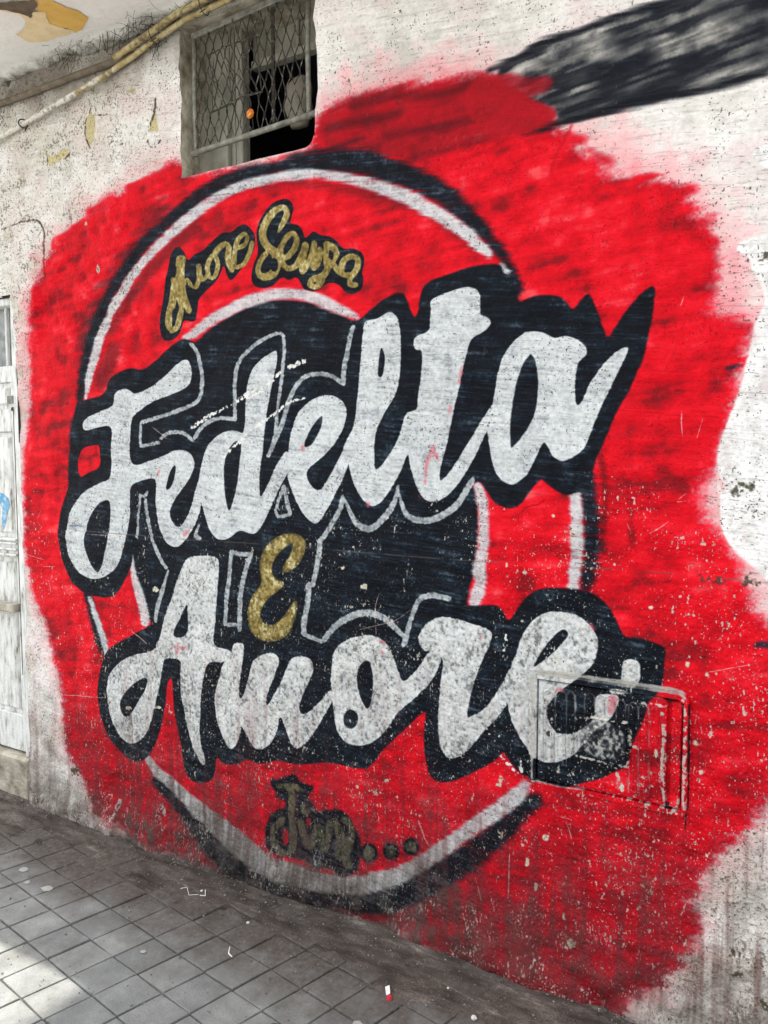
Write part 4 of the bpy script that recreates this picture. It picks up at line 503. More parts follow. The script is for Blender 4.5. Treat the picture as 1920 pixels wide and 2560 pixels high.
  [-171,1425,-172,1421,-174,1419,-177,1417,-180,1417,-183,1418,-186,1421,-187,1424,-186,1428,-184,1431,-181,1432,-177,1432,-174,1431,-172,1428],
  [-158,1417,-158,1414,-159,1412,-161,1411,-163,1411,-165,1412,-167,1414,-167,1417,-167,1420,-166,1422,-164,1423,-162,1423,-160,1422,-158,1420],
  [-254,1176,-255,1173,-258,1170,-263,1169,-269,1168,-274,1169,-278,1171,-279,1174,-278,1177,-275,1179,-269,1181,-264,1181,-259,1181,-255,1179],
  [-214,1175,-216,1173,-220,1171,-226,1170,-232,1170,-238,1170,-242,1171,-244,1173,-242,1174,-238,1176,-232,1177,-226,1178,-220,1178,-216,1177],
  [-135,1181,-136,1175,-141,1170,-148,1166,-157,1166,-164,1168,-170,1172,-172,1178,-170,1184,-165,1189,-158,1192,-149,1193,-142,1191,-137,1186],
  [-72,79,-73,73,-76,68,-80,64,-85,62,-89,63,-92,66,-93,71,-93,77,-90,82,-85,86,-81,88,-76,87,-73,84],
  [-141,137,-142,135,-144,132,-148,130,-153,129,-157,128,-160,129,-161,130,-160,133,-157,135,-153,137,-149,139,-145,139,-142,139],
  [-149,192,-150,188,-153,183,-158,180,-163,178,-168,178,-172,180,-173,184,-172,189,-169,193,-164,197,-158,198,-153,198,-150,196],
  [-2749,133,-2752,124,-2761,115,-2773,108,-2787,105,-2799,107,-2807,112,-2810,121,-2806,130,-2797,139,-2785,146,-2771,149,-2759,147,-2751,142],
  [-3048,-12,-3049,-14,-3054,-17,-3060,-19,-3067,-21,-3073,-21,-3077,-21,-3079,-19,-3077,-17,-3073,-14,-3066,-12,-3060,-11,-3053,-10,-3049,-11],
  [-2968,-41,-2970,-43,-2976,-46,-2985,-49,-2994,-51,-3003,-52,-3009,-52,-3011,-51,-3009,-48,-3003,-45,-2994,-43,-2984,-40,-2976,-39,-2970,-39],
  [-1375,656,-1375,656,-1375,656,-1376,655,-1376,655,-1376,656,-1376,656,-1376,656,-1376,656,-1376,656,-1376,656,-1376,657,-1375,656,-1375,656],
 ],
 'cream': [
  [-2840,2768,-2830,2734,-2802,2715,-2766,2722,-2751,2733,-2712,2737,-2699,2705,-2738,2703,-2756,2693,-2782,2693,-2840,2690],
  [-2561,2873,-2570,2831,-2601,2807,-2593,2756,-2571,2710,-2540,2737,-2535,2767,-2536,2824,-2553,2832],
  [-2206,2821,-2212,2798,-2226,2759,-2248,2730,-2249,2701,-2221,2708,-2201,2695,-2203,2725,-2214,2756],
  [-2350,2874,-2307,2881,-2314,2862,-2345,2865],
 ],
 'creamedge': [
  [-2842,2769,-2841,2690,-2839,2688,-2836,2689,-2838,2768,-2840,2769],
  [-2562,2878,-2565,2857,-2571,2832,-2601,2805,-2603,2782,-2598,2757,-2586,2730,-2574,2710,-2570,2708,-2568,2710,-2578,2730,-2588,2756,-2594,2781,-2595,2803,-2568,2830,-2562,2856,-2559,2877,-2561,2879],
  [-2208,2822,-2214,2805,-2223,2781,-2231,2761,-2250,2727,-2248,2725,-2246,2725,-2221,2757,-2213,2778,-2208,2803,-2203,2820,-2205,2822],
  [-2263,2677,-2249,2649,-2217,2645,-2216,2646,-2217,2648,-2245,2651,-2254,2678,-2259,2680],
  [-2202,2653,-2189,2662,-2191,2666,-2196,2667,-2208,2657,-2206,2653],
  [-2543,2829,-2500,2817,-2455,2811,-2454,2811,-2455,2812,-2500,2821,-2543,2831,-2543,2830],
  [-2699,2712,-2726,2698,-2726,2695,-2722,2694,-2692,2706,-2693,2710],
  [-3161,2465,-3122,2467,-3068,2469,-3017,2471,-2973,2474,-2933,2476,-2906,2476,-2877,2449,-2873,2424,-2873,2389,-2874,2368,-2877,2345,-2879,2320,-2881,2295,-2881,2274,-2881,2254,-2881,2231,-2881,2200,-2882,2180,-2882,2158,-2883,2133,-2884,2107,-2885,2081,-2886,2055,-2886,2031,-2887,2008,-2887,1980,-2886,1951,-2886,1924,-2886,1899,-2885,1878,-2885,1863,-2882,1862,-2879,1863,-2879,1878,-2879,1899,-2879,1923,-2878,1951,-2878,1979,-2878,2008,-2877,2030,-2876,2055,-2875,2080,-2874,2107,-2873,2132,-2872,2157,-2871,2179,-2871,2199,-2870,2230,-2870,2253,-2870,2273,-2869,2294,-2867,2318,-2864,2343,-2861,2366,-2860,2387,-2859,2423,-2865,2451,-2900,2482,-2935,2483,-2976,2480,-3019,2477,-3070,2474,-3124,2472,-3163,2470,-3165,2467],
  [-1369,2694,-1357,2661,-1365,2640,-1364,2639,-1363,2639,-1353,2660,-1364,2694,-1367,2696],
 ],
 'pinkmarks': [
  [-2246,1441,-2254,1417,-2250,1414,-2245,1416,-2235,1439,-2239,1443],
  [-2093,1216,-2120,1196,-2118,1188,-2107,1188,-2085,1211,-2087,1216],
  [-2154,770,-2159,720,-2155,718,-2151,721,-2145,770,-2149,772],
  [-2183,747,-2102,754,-2098,758,-2101,761,-2182,754,-2186,750],
  [-1065,1526,-1070,1513,-1078,1493,-1084,1472,-1088,1449,-1089,1425,-1090,1409,-1087,1406,-1083,1408,-1081,1425,-1077,1448,-1073,1470,-1065,1489,-1056,1508,-1050,1521,-1055,1528],
  [-1064,1517,-1046,1479,-1040,1478,-1037,1482,-1051,1521,-1059,1523],
  [-961,1760,-974,1715,-971,1712,-967,1713,-955,1758,-957,1762],
  [-1004,1646,-1009,1623,-1006,1620,-1003,1622,-997,1645,-1000,1648],
  [-1247,886,-1225,878,-1219,881,-1219,886,-1238,899,-1247,895],
  [-1244,854,-1239,844,-1232,844,-1228,850,-1235,859,-1241,859],
  [-893,949,-893,940,-889,938,-886,940,-886,950,-890,952],
  [-1554,1529,-1554,1513,-1550,1510,-1545,1513,-1545,1529,-1550,1531],
  [-1300,1343,-1297,1330,-1290,1328,-1284,1333,-1287,1345,-1294,1348],
  [-1110,1364,-1102,1354,-1094,1354,-1092,1361,-1100,1370,-1108,1370],
  [-562,1020,-548,996,-544,996,-542,999,-555,1025,-560,1025],
  [-502,822,-501,780,-494,774,-486,780,-475,822,-487,832],
  [-651,816,-631,817,-627,822,-630,827,-649,829,-655,822],
 ],
 'bluemark': [
  [-2762,1200,-2750,1195,-2736,1202,-2725,1194,-2713,1203,-2700,1198,-2682,1197,-2680,1198,-2681,1199,-2699,1201,-2714,1205,-2725,1198,-2735,1204,-2750,1199,-2760,1203,-2762,1202],
  [-3251,1270,-3242,1243,-3234,1209,-3236,1174,-3240,1146,-3235,1144,-3230,1146,-3218,1174,-3207,1211,-3211,1247,-3217,1275,-3236,1280],
 ],
 'ribhighlight': [
  [-681,598,-681,609,-681,623,-681,640,-682,659,-682,679,-683,701,-683,722,-684,742,-684,761,-684,778,-684,793,-684,803,-674,812,-665,813,-656,802,-655,792,-655,777,-654,760,-654,742,-654,721,-653,700,-653,679,-653,659,-653,640,-652,624,-652,610,-652,599,-651,598,-650,599,-650,610,-650,624,-650,641,-651,660,-651,680,-651,701,-651,722,-652,742,-652,761,-652,778,-653,792,-653,803,-664,815,-675,814,-686,804,-686,792,-686,778,-686,761,-686,742,-686,721,-685,700,-685,679,-684,659,-684,640,-683,623,-683,608,-683,598,-682,597],
  [-647,600,-647,611,-648,626,-648,643,-649,663,-649,684,-650,706,-650,728,-651,749,-651,768,-651,786,-651,801,-651,811,-641,821,-632,821,-622,810,-622,800,-621,785,-621,768,-620,748,-620,727,-620,705,-619,684,-619,663,-619,643,-619,626,-618,612,-618,601,-617,600,-616,601,-616,612,-616,627,-617,644,-617,663,-617,684,-617,706,-618,727,-618,748,-618,768,-619,785,-619,800,-620,812,-631,823,-642,823,-653,812,-653,801,-653,786,-653,768,-653,748,-652,727,-652,705,-652,683,-651,662,-651,643,-650,625,-650,611,-650,600,-648,599],
  [-615,627,-615,637,-615,652,-616,669,-616,689,-617,709,-617,730,-618,751,-618,771,-618,788,-618,803,-618,813,-612,822,-604,822,-598,812,-597,802,-597,787,-597,770,-596,750,-596,730,-596,709,-595,688,-595,669,-595,652,-595,637,-594,627,-593,626,-592,627,-592,638,-593,652,-593,669,-593,689,-593,709,-594,730,-594,751,-594,770,-595,788,-595,802,-596,813,-602,824,-613,824,-620,814,-621,803,-620,788,-620,770,-620,751,-619,730,-619,709,-619,688,-618,669,-618,651,-617,637,-617,626,-616,626],
  [-564,752,-565,771,-566,796,-565,815,-557,824,-548,825,-539,814,-538,795,-538,770,-538,752,-537,751,-536,752,-536,770,-536,796,-537,815,-547,827,-557,826,-568,816,-568,796,-567,770,-566,752,-565,751],
  [-534,759,-535,775,-536,797,-536,814,-527,822,-519,823,-511,812,-510,796,-510,774,-510,759,-509,758,-508,759,-508,775,-508,796,-509,813,-518,825,-528,824,-538,814,-538,797,-537,775,-537,759,-535,758],
  [-506,762,-507,777,-508,798,-508,813,-499,822,-491,823,-482,812,-481,797,-481,777,-481,762,-480,761,-479,762,-479,777,-479,797,-480,813,-490,825,-500,824,-510,814,-510,797,-509,777,-509,762,-507,761],
  [-477,762,-478,777,-479,797,-478,812,-471,820,-463,821,-455,811,-454,796,-454,776,-454,762,-453,762,-452,763,-452,777,-452,796,-453,812,-461,823,-471,822,-480,812,-481,796,-480,776,-479,762,-478,762],
  [-439,566,-440,576,-440,588,-440,603,-441,620,-441,638,-442,658,-443,678,-443,698,-444,718,-444,737,-444,755,-445,772,-445,787,-445,800,-445,809,-437,818,-430,818,-422,808,-421,799,-421,786,-420,771,-420,755,-420,736,-419,717,-419,697,-418,677,-418,658,-417,638,-417,620,-417,604,-417,589,-416,577,-416,567,-415,566,-414,567,-414,577,-414,589,-415,604,-415,621,-415,639,-416,658,-416,678,-417,698,-417,718,-417,737,-418,755,-418,772,-419,786,-419,799,-420,809,-428,820,-438,820,-447,810,-447,799,-447,787,-447,772,-447,755,-446,737,-446,717,-445,697,-445,677,-444,657,-444,638,-443,620,-443,603,-442,588,-442,575,-442,566,-440,565],
  [-411,557,-411,567,-411,580,-412,595,-412,613,-413,632,-413,652,-414,673,-415,694,-415,714,-416,734,-416,753,-416,771,-417,786,-417,799,-417,809,-410,818,-402,818,-395,808,-395,798,-394,785,-394,770,-393,753,-393,734,-392,714,-392,693,-392,672,-391,652,-391,632,-390,613,-390,596,-390,580,-389,567,-389,557,-388,557,-387,558,-387,568,-388,581,-388,596,-388,613,-389,632,-389,652,-390,673,-390,694,-390,714,-391,734,-391,753,-392,770,-392,786,-393,799,-393,809,-401,820,-411,819,-419,810,-419,799,-419,786,-418,770,-418,753,-418,734,-417,714,-417,693,-416,672,-415,651,-415,631,-414,612,-414,595,-413,579,-413,566,-413,556,-412,556],
  [-382,550,-383,560,-383,572,-384,586,-384,603,-385,620,-385,639,-386,658,-386,678,-387,698,-388,718,-388,736,-388,754,-389,770,-389,785,-389,797,-389,806,-378,815,-370,816,-359,805,-358,796,-358,784,-357,769,-357,753,-356,736,-356,717,-355,698,-355,678,-355,659,-354,639,-354,621,-353,603,-353,587,-353,573,-353,561,-352,552,-351,551,-350,552,-351,562,-351,573,-351,588,-351,604,-352,621,-352,640,-353,659,-353,679,-353,698,-354,718,-354,736,-355,754,-355,770,-356,784,-356,796,-357,806,-369,817,-379,817,-391,807,-391,797,-391,784,-391,770,-390,754,-390,736,-390,717,-389,698,-388,678,-388,658,-387,639,-387,620,-386,602,-386,586,-385,572,-385,559,-384,550,-383,549],
 ],
 'ribshade': [
  [-683,600,-683,610,-684,624,-684,641,-684,660,-685,681,-685,702,-686,723,-686,744,-686,763,-687,780,-687,794,-687,804,-677,813,-668,814,-658,803,-658,793,-658,779,-657,762,-657,743,-656,722,-656,701,-656,680,-656,660,-656,641,-655,625,-655,611,-655,600,-654,599,-652,601,-652,611,-653,625,-653,642,-653,661,-653,681,-653,702,-654,723,-654,743,-654,762,-655,779,-655,793,-656,804,-666,816,-678,816,-689,805,-689,794,-689,779,-689,762,-689,743,-689,723,-688,701,-688,680,-687,660,-687,641,-686,624,-686,610,-686,599,-684,598],
  [-650,601,-650,612,-650,627,-651,644,-651,664,-652,685,-652,707,-653,729,-653,750,-653,770,-653,787,-653,802,-653,813,-643,822,-635,822,-625,811,-624,801,-624,786,-623,769,-623,749,-623,728,-622,707,-622,685,-622,664,-622,645,-621,627,-621,613,-621,602,-620,601,-618,602,-619,613,-619,628,-619,645,-619,665,-619,685,-620,707,-620,729,-620,750,-621,769,-621,787,-622,801,-622,813,-633,825,-644,824,-656,814,-656,802,-656,787,-656,769,-656,750,-655,728,-655,706,-654,685,-654,663,-653,644,-653,626,-653,612,-652,601,-651,600],
  [-617,628,-617,638,-618,653,-618,670,-619,690,-619,711,-620,732,-620,752,-620,772,-621,789,-621,804,-621,815,-615,823,-606,823,-601,813,-600,803,-600,788,-599,771,-599,752,-599,731,-598,710,-598,689,-598,670,-598,653,-597,639,-597,628,-596,627,-595,628,-595,639,-595,653,-595,671,-595,690,-596,710,-596,731,-596,752,-597,771,-597,789,-598,803,-598,815,-605,826,-616,825,-623,815,-623,804,-623,789,-623,772,-623,752,-622,731,-622,710,-621,689,-621,670,-621,652,-620,638,-620,627,-619,626],
  [-567,753,-567,772,-568,797,-568,816,-559,825,-551,826,-542,815,-541,796,-541,771,-541,753,-539,752,-538,754,-538,772,-538,797,-539,816,-549,828,-560,828,-570,817,-571,797,-570,771,-569,753,-568,752],
  [-537,760,-537,776,-538,798,-538,815,-530,823,-522,824,-514,814,-513,797,-513,775,-513,760,-512,759,-510,760,-510,776,-510,798,-511,815,-520,826,-531,826,-540,815,-541,798,-540,776,-539,760,-538,759],
  [-509,763,-509,778,-510,799,-510,814,-501,823,-493,824,-485,813,-484,798,-484,778,-484,763,-482,762,-481,763,-481,778,-481,798,-482,814,-492,826,-502,825,-512,815,-513,799,-512,778,-511,763,-510,762],
  [-480,764,-480,778,-481,798,-481,813,-473,821,-465,822,-457,812,-456,797,-456,777,-456,763,-455,763,-454,764,-454,778,-454,797,-455,813,-464,824,-474,824,-483,813,-484,798,-483,778,-482,763,-481,763],
  [-442,567,-442,577,-442,589,-443,604,-443,621,-444,639,-444,659,-445,679,-445,699,-446,719,-446,738,-447,757,-447,773,-447,788,-447,801,-447,810,-440,819,-432,819,-424,809,-424,800,-424,787,-423,772,-423,756,-422,738,-422,718,-421,699,-421,679,-420,659,-420,639,-420,621,-419,605,-419,590,-419,578,-419,568,-417,567,-416,568,-416,578,-417,590,-417,605,-417,622,-418,640,-418,659,-418,679,-419,699,-419,719,-420,738,-420,756,-421,773,-421,788,-422,800,-422,810,-431,822,-441,821,-450,811,-450,801,-450,788,-450,773,-449,756,-449,738,-448,719,-448,698,-447,678,-447,658,-446,639,-446,621,-445,604,-445,589,-444,576,-444,567,-443,566],
  [-413,558,-413,568,-414,581,-414,596,-414,614,-415,633,-416,653,-416,674,-417,695,-417,715,-418,736,-418,755,-419,772,-419,787,-419,801,-419,810,-412,818,-405,819,-398,809,-397,799,-397,786,-397,771,-396,754,-396,735,-395,715,-395,694,-394,673,-394,653,-393,633,-393,614,-393,597,-392,581,-392,568,-392,558,-390,558,-389,559,-389,569,-390,582,-390,597,-390,614,-391,633,-391,653,-392,674,-392,695,-393,715,-393,735,-394,754,-394,771,-395,787,-395,800,-396,810,-403,821,-413,821,-421,811,-421,800,-421,787,-421,772,-421,754,-420,735,-420,715,-419,694,-419,673,-418,652,-418,632,-417,613,-416,596,-416,580,-416,567,-415,557,-414,557],
  [-385,552,-385,561,-385,573,-386,587,-386,604,-387,621,-387,640,-388,660,-389,679,-389,699,-390,719,-390,738,-391,755,-391,771,-391,786,-391,798,-391,807,-380,816,-372,816,-361,806,-361,797,-360,785,-360,770,-359,754,-359,737,-358,718,-358,699,-358,679,-357,660,-357,640,-356,622,-356,604,-356,588,-355,574,-355,562,-355,553,-354,552,-353,553,-353,563,-353,575,-353,589,-354,605,-354,622,-354,641,-355,660,-355,680,-356,699,-356,719,-356,737,-357,755,-357,771,-358,785,-359,797,-359,807,-371,819,-381,818,-393,808,-394,798,-393,785,-393,771,-393,755,-393,737,-392,718,-392,699,-391,679,-390,659,-390,640,-389,621,-389,603,-388,587,-388,573,-387,560,-387,551,-386,550],
 ],
 'boxgrey': [
  [-722,857,-711,858,-697,858,-680,859,-661,859,-642,860,-622,860,-602,860,-584,861,-568,861,-549,861,-531,862,-514,862,-497,862,-480,862,-463,862,-445,862,-430,862,-413,862,-396,862,-379,861,-363,861,-347,861,-333,860,-321,860,-314,860,-302,849,-298,850,-297,855,-308,870,-319,871,-331,872,-345,873,-361,873,-378,873,-395,874,-412,874,-428,874,-444,874,-461,875,-479,875,-496,875,-512,874,-530,874,-548,874,-567,873,-583,873,-601,873,-621,872,-641,871,-660,871,-679,870,-695,870,-710,869,-720,869,-725,863],
  [-727,857,-727,845,-726,828,-726,807,-725,785,-725,762,-724,741,-724,722,-724,701,-724,680,-723,660,-723,640,-723,622,-723,606,-722,578,-721,558,-720,546,-718,544,-715,546,-715,560,-713,580,-713,608,-712,624,-712,642,-712,662,-712,682,-712,703,-712,724,-713,743,-713,764,-714,787,-714,809,-715,830,-715,847,-716,859,-722,862],
  [-720,537,-707,536,-687,535,-666,534,-644,533,-626,533,-600,536,-577,539,-561,542,-560,544,-561,545,-576,543,-599,540,-625,538,-643,538,-665,539,-686,539,-706,540,-719,541,-721,539],
  [-706,842,-695,842,-680,843,-663,843,-643,843,-623,843,-603,843,-584,843,-567,843,-551,843,-534,843,-518,843,-502,843,-487,844,-472,844,-457,844,-444,843,-426,843,-409,843,-392,842,-377,841,-365,841,-356,840,-355,842,-356,843,-365,843,-377,844,-392,844,-408,845,-426,846,-444,846,-457,846,-471,846,-486,846,-502,846,-518,846,-534,846,-550,846,-567,845,-584,845,-603,845,-623,845,-643,845,-662,845,-680,845,-694,845,-705,845,-706,844],
  [-689,826,-689,814,-689,797,-688,777,-688,756,-688,734,-687,714,-687,693,-687,671,-686,648,-686,627,-686,609,-686,597,-685,596,-684,597,-684,610,-684,627,-685,648,-685,671,-686,693,-686,714,-686,734,-687,756,-687,777,-687,797,-687,814,-688,827,-688,827],
  [-654,832,-653,753,-652,752,-652,753,-653,832,-654,832],
  [-596,814,-595,803,-595,788,-594,770,-594,750,-593,731,-592,713,-592,698,-592,670,-592,647,-592,632,-591,632,-590,632,-590,648,-590,670,-590,698,-590,713,-591,731,-592,751,-592,770,-593,789,-594,804,-594,815,-595,815],
  [-542,817,-537,759,-537,759,-536,760,-540,817,-541,817],
  [-511,815,-508,764,-507,764,-507,765,-509,815,-510,816],
  [-476,639,-471,560,-470,560,-470,560,-475,640,-475,640],
  [-447,629,-442,560,-442,560,-441,560,-446,630,-446,630],
  [-413,611,-412,554,-411,554,-411,554,-412,611,-413,611],
  [-395,818,-393,791,-392,790,-391,791,-393,819,-394,819],
 ],
 'boxworn': [
  [-307,847,-306,836,-304,820,-302,802,-300,782,-300,766,-299,748,-299,730,-299,710,-299,691,-299,673,-299,653,-299,633,-299,614,-299,597,-298,583,-295,558,-293,547,-291,546,-289,548,-292,560,-294,584,-294,598,-294,615,-294,634,-294,654,-294,674,-294,692,-294,711,-294,731,-294,749,-294,767,-295,783,-296,803,-299,822,-301,838,-302,849,-305,850],
  [-360,802,-358,787,-355,765,-353,742,-353,724,-355,704,-357,684,-357,664,-356,643,-355,623,-353,603,-351,587,-349,560,-347,544,-345,543,-343,545,-345,562,-347,588,-348,605,-349,624,-350,645,-351,665,-350,684,-349,705,-348,724,-348,743,-350,767,-353,788,-355,803,-358,804],
  [-312,580,-313,566,-315,551,-331,530,-331,528,-330,528,-309,547,-306,566,-306,581,-309,583],
  [-447,756,-445,742,-442,725,-442,694,-443,674,-445,652,-446,636,-445,635,-444,636,-442,652,-440,675,-438,694,-437,726,-441,744,-445,757,-446,757],
  [-589,638,-573,636,-552,634,-531,633,-515,632,-499,632,-485,632,-462,632,-445,633,-444,634,-445,636,-461,636,-484,637,-499,636,-514,636,-531,637,-551,638,-573,640,-588,641,-589,640],
  [-592,747,-576,750,-554,754,-534,757,-516,758,-500,759,-484,759,-462,758,-446,757,-445,758,-446,759,-462,761,-484,763,-499,762,-516,762,-534,760,-554,757,-576,753,-592,750,-593,748],
  [-434,694,-411,692,-393,690,-392,691,-392,692,-410,695,-434,696,-435,695],
  [-412,613,-392,611,-376,590,-375,590,-374,592,-390,614,-411,616,-413,615],
  [-561,546,-551,545,-536,544,-519,543,-500,542,-483,541,-467,541,-451,540,-434,539,-419,539,-405,539,-392,538,-373,539,-356,539,-345,540,-344,541,-345,542,-356,542,-372,541,-392,541,-404,541,-419,541,-434,542,-450,542,-467,543,-482,543,-500,544,-518,545,-535,546,-550,547,-561,548,-562,547],
  [-428,821,-417,821,-400,821,-384,821,-363,821,-347,822,-346,823,-347,824,-363,823,-384,822,-400,822,-416,823,-428,823,-429,822],
  [-480,622,-476,608,-471,591,-466,574,-461,561,-458,561,-455,565,-460,578,-466,594,-471,611,-476,624,-478,624],
 ],
 'boxdark': [
  [-352,839,-333,838,-331,841,-332,844,-351,845,-353,842],
  [-345,539,-328,539,-326,542,-327,544,-345,542,-346,541],
  [-293,538,-293,507,-294,488,-292,487,-291,489,-289,508,-289,539,-291,540],
  [-292,838,-292,828,-292,816,-291,801,-291,784,-291,765,-291,747,-290,728,-290,710,-290,692,-290,675,-290,657,-289,638,-289,619,-289,601,-289,583,-289,568,-289,555,-289,545,-287,544,-285,546,-285,556,-285,569,-285,584,-285,601,-285,620,-285,639,-286,658,-286,676,-286,693,-286,710,-287,728,-287,747,-288,766,-288,784,-288,801,-289,816,-289,829,-289,839,-291,839],
  [-716,542,-626,540,-625,541,-625,542,-716,544,-717,543],
 ],
 'platefilm': [
  [-587,744,-454,755,-447,642,-582,644],
 ],
}
# ---------------------------------------------------------------- the mural, painted in wall coordinates
ZZ = (Z0+(np.arange(CH, dtype=np.float32)+.5)*PX)[:, None]
XX = (X0+(np.arange(CW, dtype=np.float32)+.5)*PX)[None, :]
N_fine = fbm(CH, CW, 5, 5, 1, 2); N_mid = fbm(CH, CW, 26, 26, 2, 4); N_big = fbm(CH, CW, 160, 160, 3, 4)
N_str = fbm(CH, CW, 5, 60, 4, 3); N_drip = fbm(CH, CW, 190, 11, 5, 4); N_brush = fbm(CH, CW, 14, 90, 6, 3)
N_blot = fbm(CH, CW, 60, 75, 7, 4)
N_hat = fbm(CH, CW, 2.1, 38, 8, 2)
def sh(a, dz, dx): return np.roll(np.roll(a, dz, 0), dx, 1)
# trowel strokes slope a little: shear the streak fields
def shear(a, k):
    out = np.empty_like(a)
    for i in range(0, a.shape[1], 8): out[:, i:i+8] = np.roll(a[:, i:i+8], int(i*k), 0)
    return out
N_str = shear(N_str, -.10); N_hat = shear(N_hat, -.10); N_brush = shear(N_brush, .12)
IMG = np.empty((CH, CW, 3), np.float32)
def c3(r, g, b): return np.array([r, g, b], np.float32)/255.
def over(col, al, y0=0, x0=0):
    h, w = al.shape[:2]; t = IMG[y0:y0+h, x0:x0+w]
    t += (col-t)*al[..., None]
def layer(polys, col, soft=2, gain=1.4, rough=.25, noise=None, alpha=1., smooth=2, var=None):
    pad = int(soft*2+4)
    mk, y0, x0 = fill(polys, smooth, pad); h, w = mk.shape
    b = blur(mk, soft)
    n = (N_fine if noise is None else noise)[y0:y0+h, x0:x0+w]
    a = np.clip((b-.5+(n-.5)*rough*(b > .02))*gain+.5, 0, 1)
    a *= np.clip(b*8, 0, 1)
    if callable(col): cc = col(y0, x0, h, w)
    else: cc = np.broadcast_to(col, (h, w, 3))
    if var is not None:
        cc = cc*(1+(var[y0:y0+h, x0:x0+w, None]-.5)*.25)
    over(cc, a*alpha, y0, x0)
    return a, y0, x0
def win(a, y0, x0, h, w): return a[y0:y0+h, x0:x0+w]
def ramp(t, stops):
    t = t[..., None]; out = np.broadcast_to(stops[0][1], t.shape[:2]+(3,)).copy()
    for (a, ca), (b, cb) in zip(stops, stops[1:]):
        k = np.clip((t-a)/(b-a), 0, 1); out = out*(1-k)+cb*k if a == stops[0][0] else out+(cb-out)*k
    return out
# white lime plaster
wt = N_big*.5+N_mid*.3+N_str*.2
IMG[:] = ramp(wt, [(.2, c3(208, 204, 196)), (.42, c3(232, 229, 223)), (.5, c3(239, 236, 231)), (.8, c3(248, 246, 242))])
over(c3(232, 214, 213), np.clip((N_blot-.45)*2.4, 0, 1)*.75)
over(c3(196, 190, 172), np.clip((fbm(CH, CW, 90, 90, 31, 4)-.52)*3, 0, 1)*.45*np.clip((-2.2-XX)/.5, 0, 1))
RED = lambda y, x, h, w: ramp(win(N_brush, y, x, h, w)*.33+win(N_mid, y, x, h, w)*.34+win(N_blot, y, x, h, w)*.33,
    [(.24, c3(140, 6, 20)), (.40, c3(196, 0, 22)), (.55, c3(222, 0, 25)), (.68, c3(232, 14, 36)), (.84, c3(242, 72, 78))])
NAVY = lambda y, x, h, w: ramp(win(N_str, y, x, h, w)*.45+win(N_mid, y, x, h, w)*.35+win(N_fine, y, x, h, w)*.2,
    [(.3, c3(2, 5, 14)), (.52, c3(6, 14, 25)), (.66, c3(16, 28, 40)), (.85, c3(62, 74, 84))])
SILV = lambda y, x, h, w: ramp(win(N_str, y, x, h, w)*.4+win(N_mid, y, x, h, w)*.35+win(N_fine, y, x, h, w)*.25,
    [(.18, c3(156, 161, 165)), (.38, c3(194, 199, 201)), (.75, c3(216, 220, 221))])
N_sp = fbm(CH, CW, 6, 5, 9, 2)
SILV2 = lambda y, x, h, w: ramp(win(N_sp, y, x, h, w)*.6+win(N_mid, y, x, h, w)*.4,
    [(.16, c3(122, 124, 124)), (.32, c3(182, 185, 185)), (.52, c3(207, 210, 209)), (.8, c3(224, 226, 224))])
GREY = lambda y, x, h, w: ramp(win(N_str, y, x, h, w)*.5+win(N_fine, y, x, h, w)*.5,
    [(.25, c3(140, 147, 150)), (.5, c3(176, 183, 186)), (.8, c3(200, 205, 207))])
GOLD = lambda y, x, h, w: ramp(win(N_mid, y, x, h, w)*.5+win(N_sp, y, x, h, w)*.5,
    [(.2, c3(104, 90, 44)), (.42, c3(140, 122, 68)), (.62, c3(160, 142, 84)), (.85, c3(208, 200, 152))])
OLIV = lambda y, x, h, w: ramp(win(N_drip, y, x, h, w)*.5+win(N_sp, y, x, h, w)*.5,
    [(.25, c3(40, 40, 22)), (.5, c3(92, 92, 58)), (.75, c3(150, 146, 104))])
layer(PAINT['cream'], c3(205, 192, 142), 1, 2, .6)
layer(PAINT['creamedge'], c3(70, 60, 48), 1, 1.6, 1.2, alpha=.85)
layer(PAINT['redhalo'], c3(240, 104, 116), 48, 1.0, .6, N_mid, .62)
mk, y0, x0 = fill(PAINT['red'], 1, 90); h, w_ = mk.shape
b1 = blur(mk, 17); b2 = blur(mk, 42)
nn = win(N_brush, y0, x0, h, w_)*.6+win(N_fine, y0, x0, h, w_)*.4
over(c3(228, 90, 102), np.clip(b2*1.35+(nn-.5)*.4*(b2 > .03)-.06, 0, 1)*.58, y0, x0)
a = np.clip((b1-.47+(nn-.5)*.75)*1.75+.5, 0, 1)*np.clip(b1*4, 0, 1)
over(RED(y0, x0, h, w_), a, y0, x0)
layer(PAINT['redtongues'], RED, 6, 1.3, .9, N_brush, .85)
layer(PAINT['redsmear'], c3(120, 14, 24), 8, 1.2, .8, N_brush, .50)
layer(PAINT['redsmearlines'], c3(60, 8, 16), 6, 1.1, .8, N_brush, .55)
def smear(y, x, h, w):
    return ramp(win(N_brush, y, x, h, w)*.5+win(N_mid, y, x, h, w)*.2+win(N_blot, y, x, h, w)*.3, [(.25, c3(6, 10, 18)), (.44, c3(30, 34, 42)), (.56, c3(104, 104, 102)), (.74, c3(196, 193, 186))])
layer(PAINT['smear'], smear, 4, 1.3, .5, N_brush, .96)
layer(PAINT['smearlines'][2:], c3(8, 12, 22), 14, 1.1, .9, N_mid, .85)
layer(PAINT['smearlines'][:2], c3(8, 12, 20), 4, 1.3, .5, N_str, .93)
layer(PAINT['redsmear2'], c3(176, 10, 26), 4, 1.2, .9, N_brush, .75)
layer(PAINT['ringred_dark'], c3(96, 14, 22), 7, 1.1, .7, N_str, .62)
layer(PAINT['dkred'], c3(90, 6, 12), 4, 1.2, .4, N_str, .75)
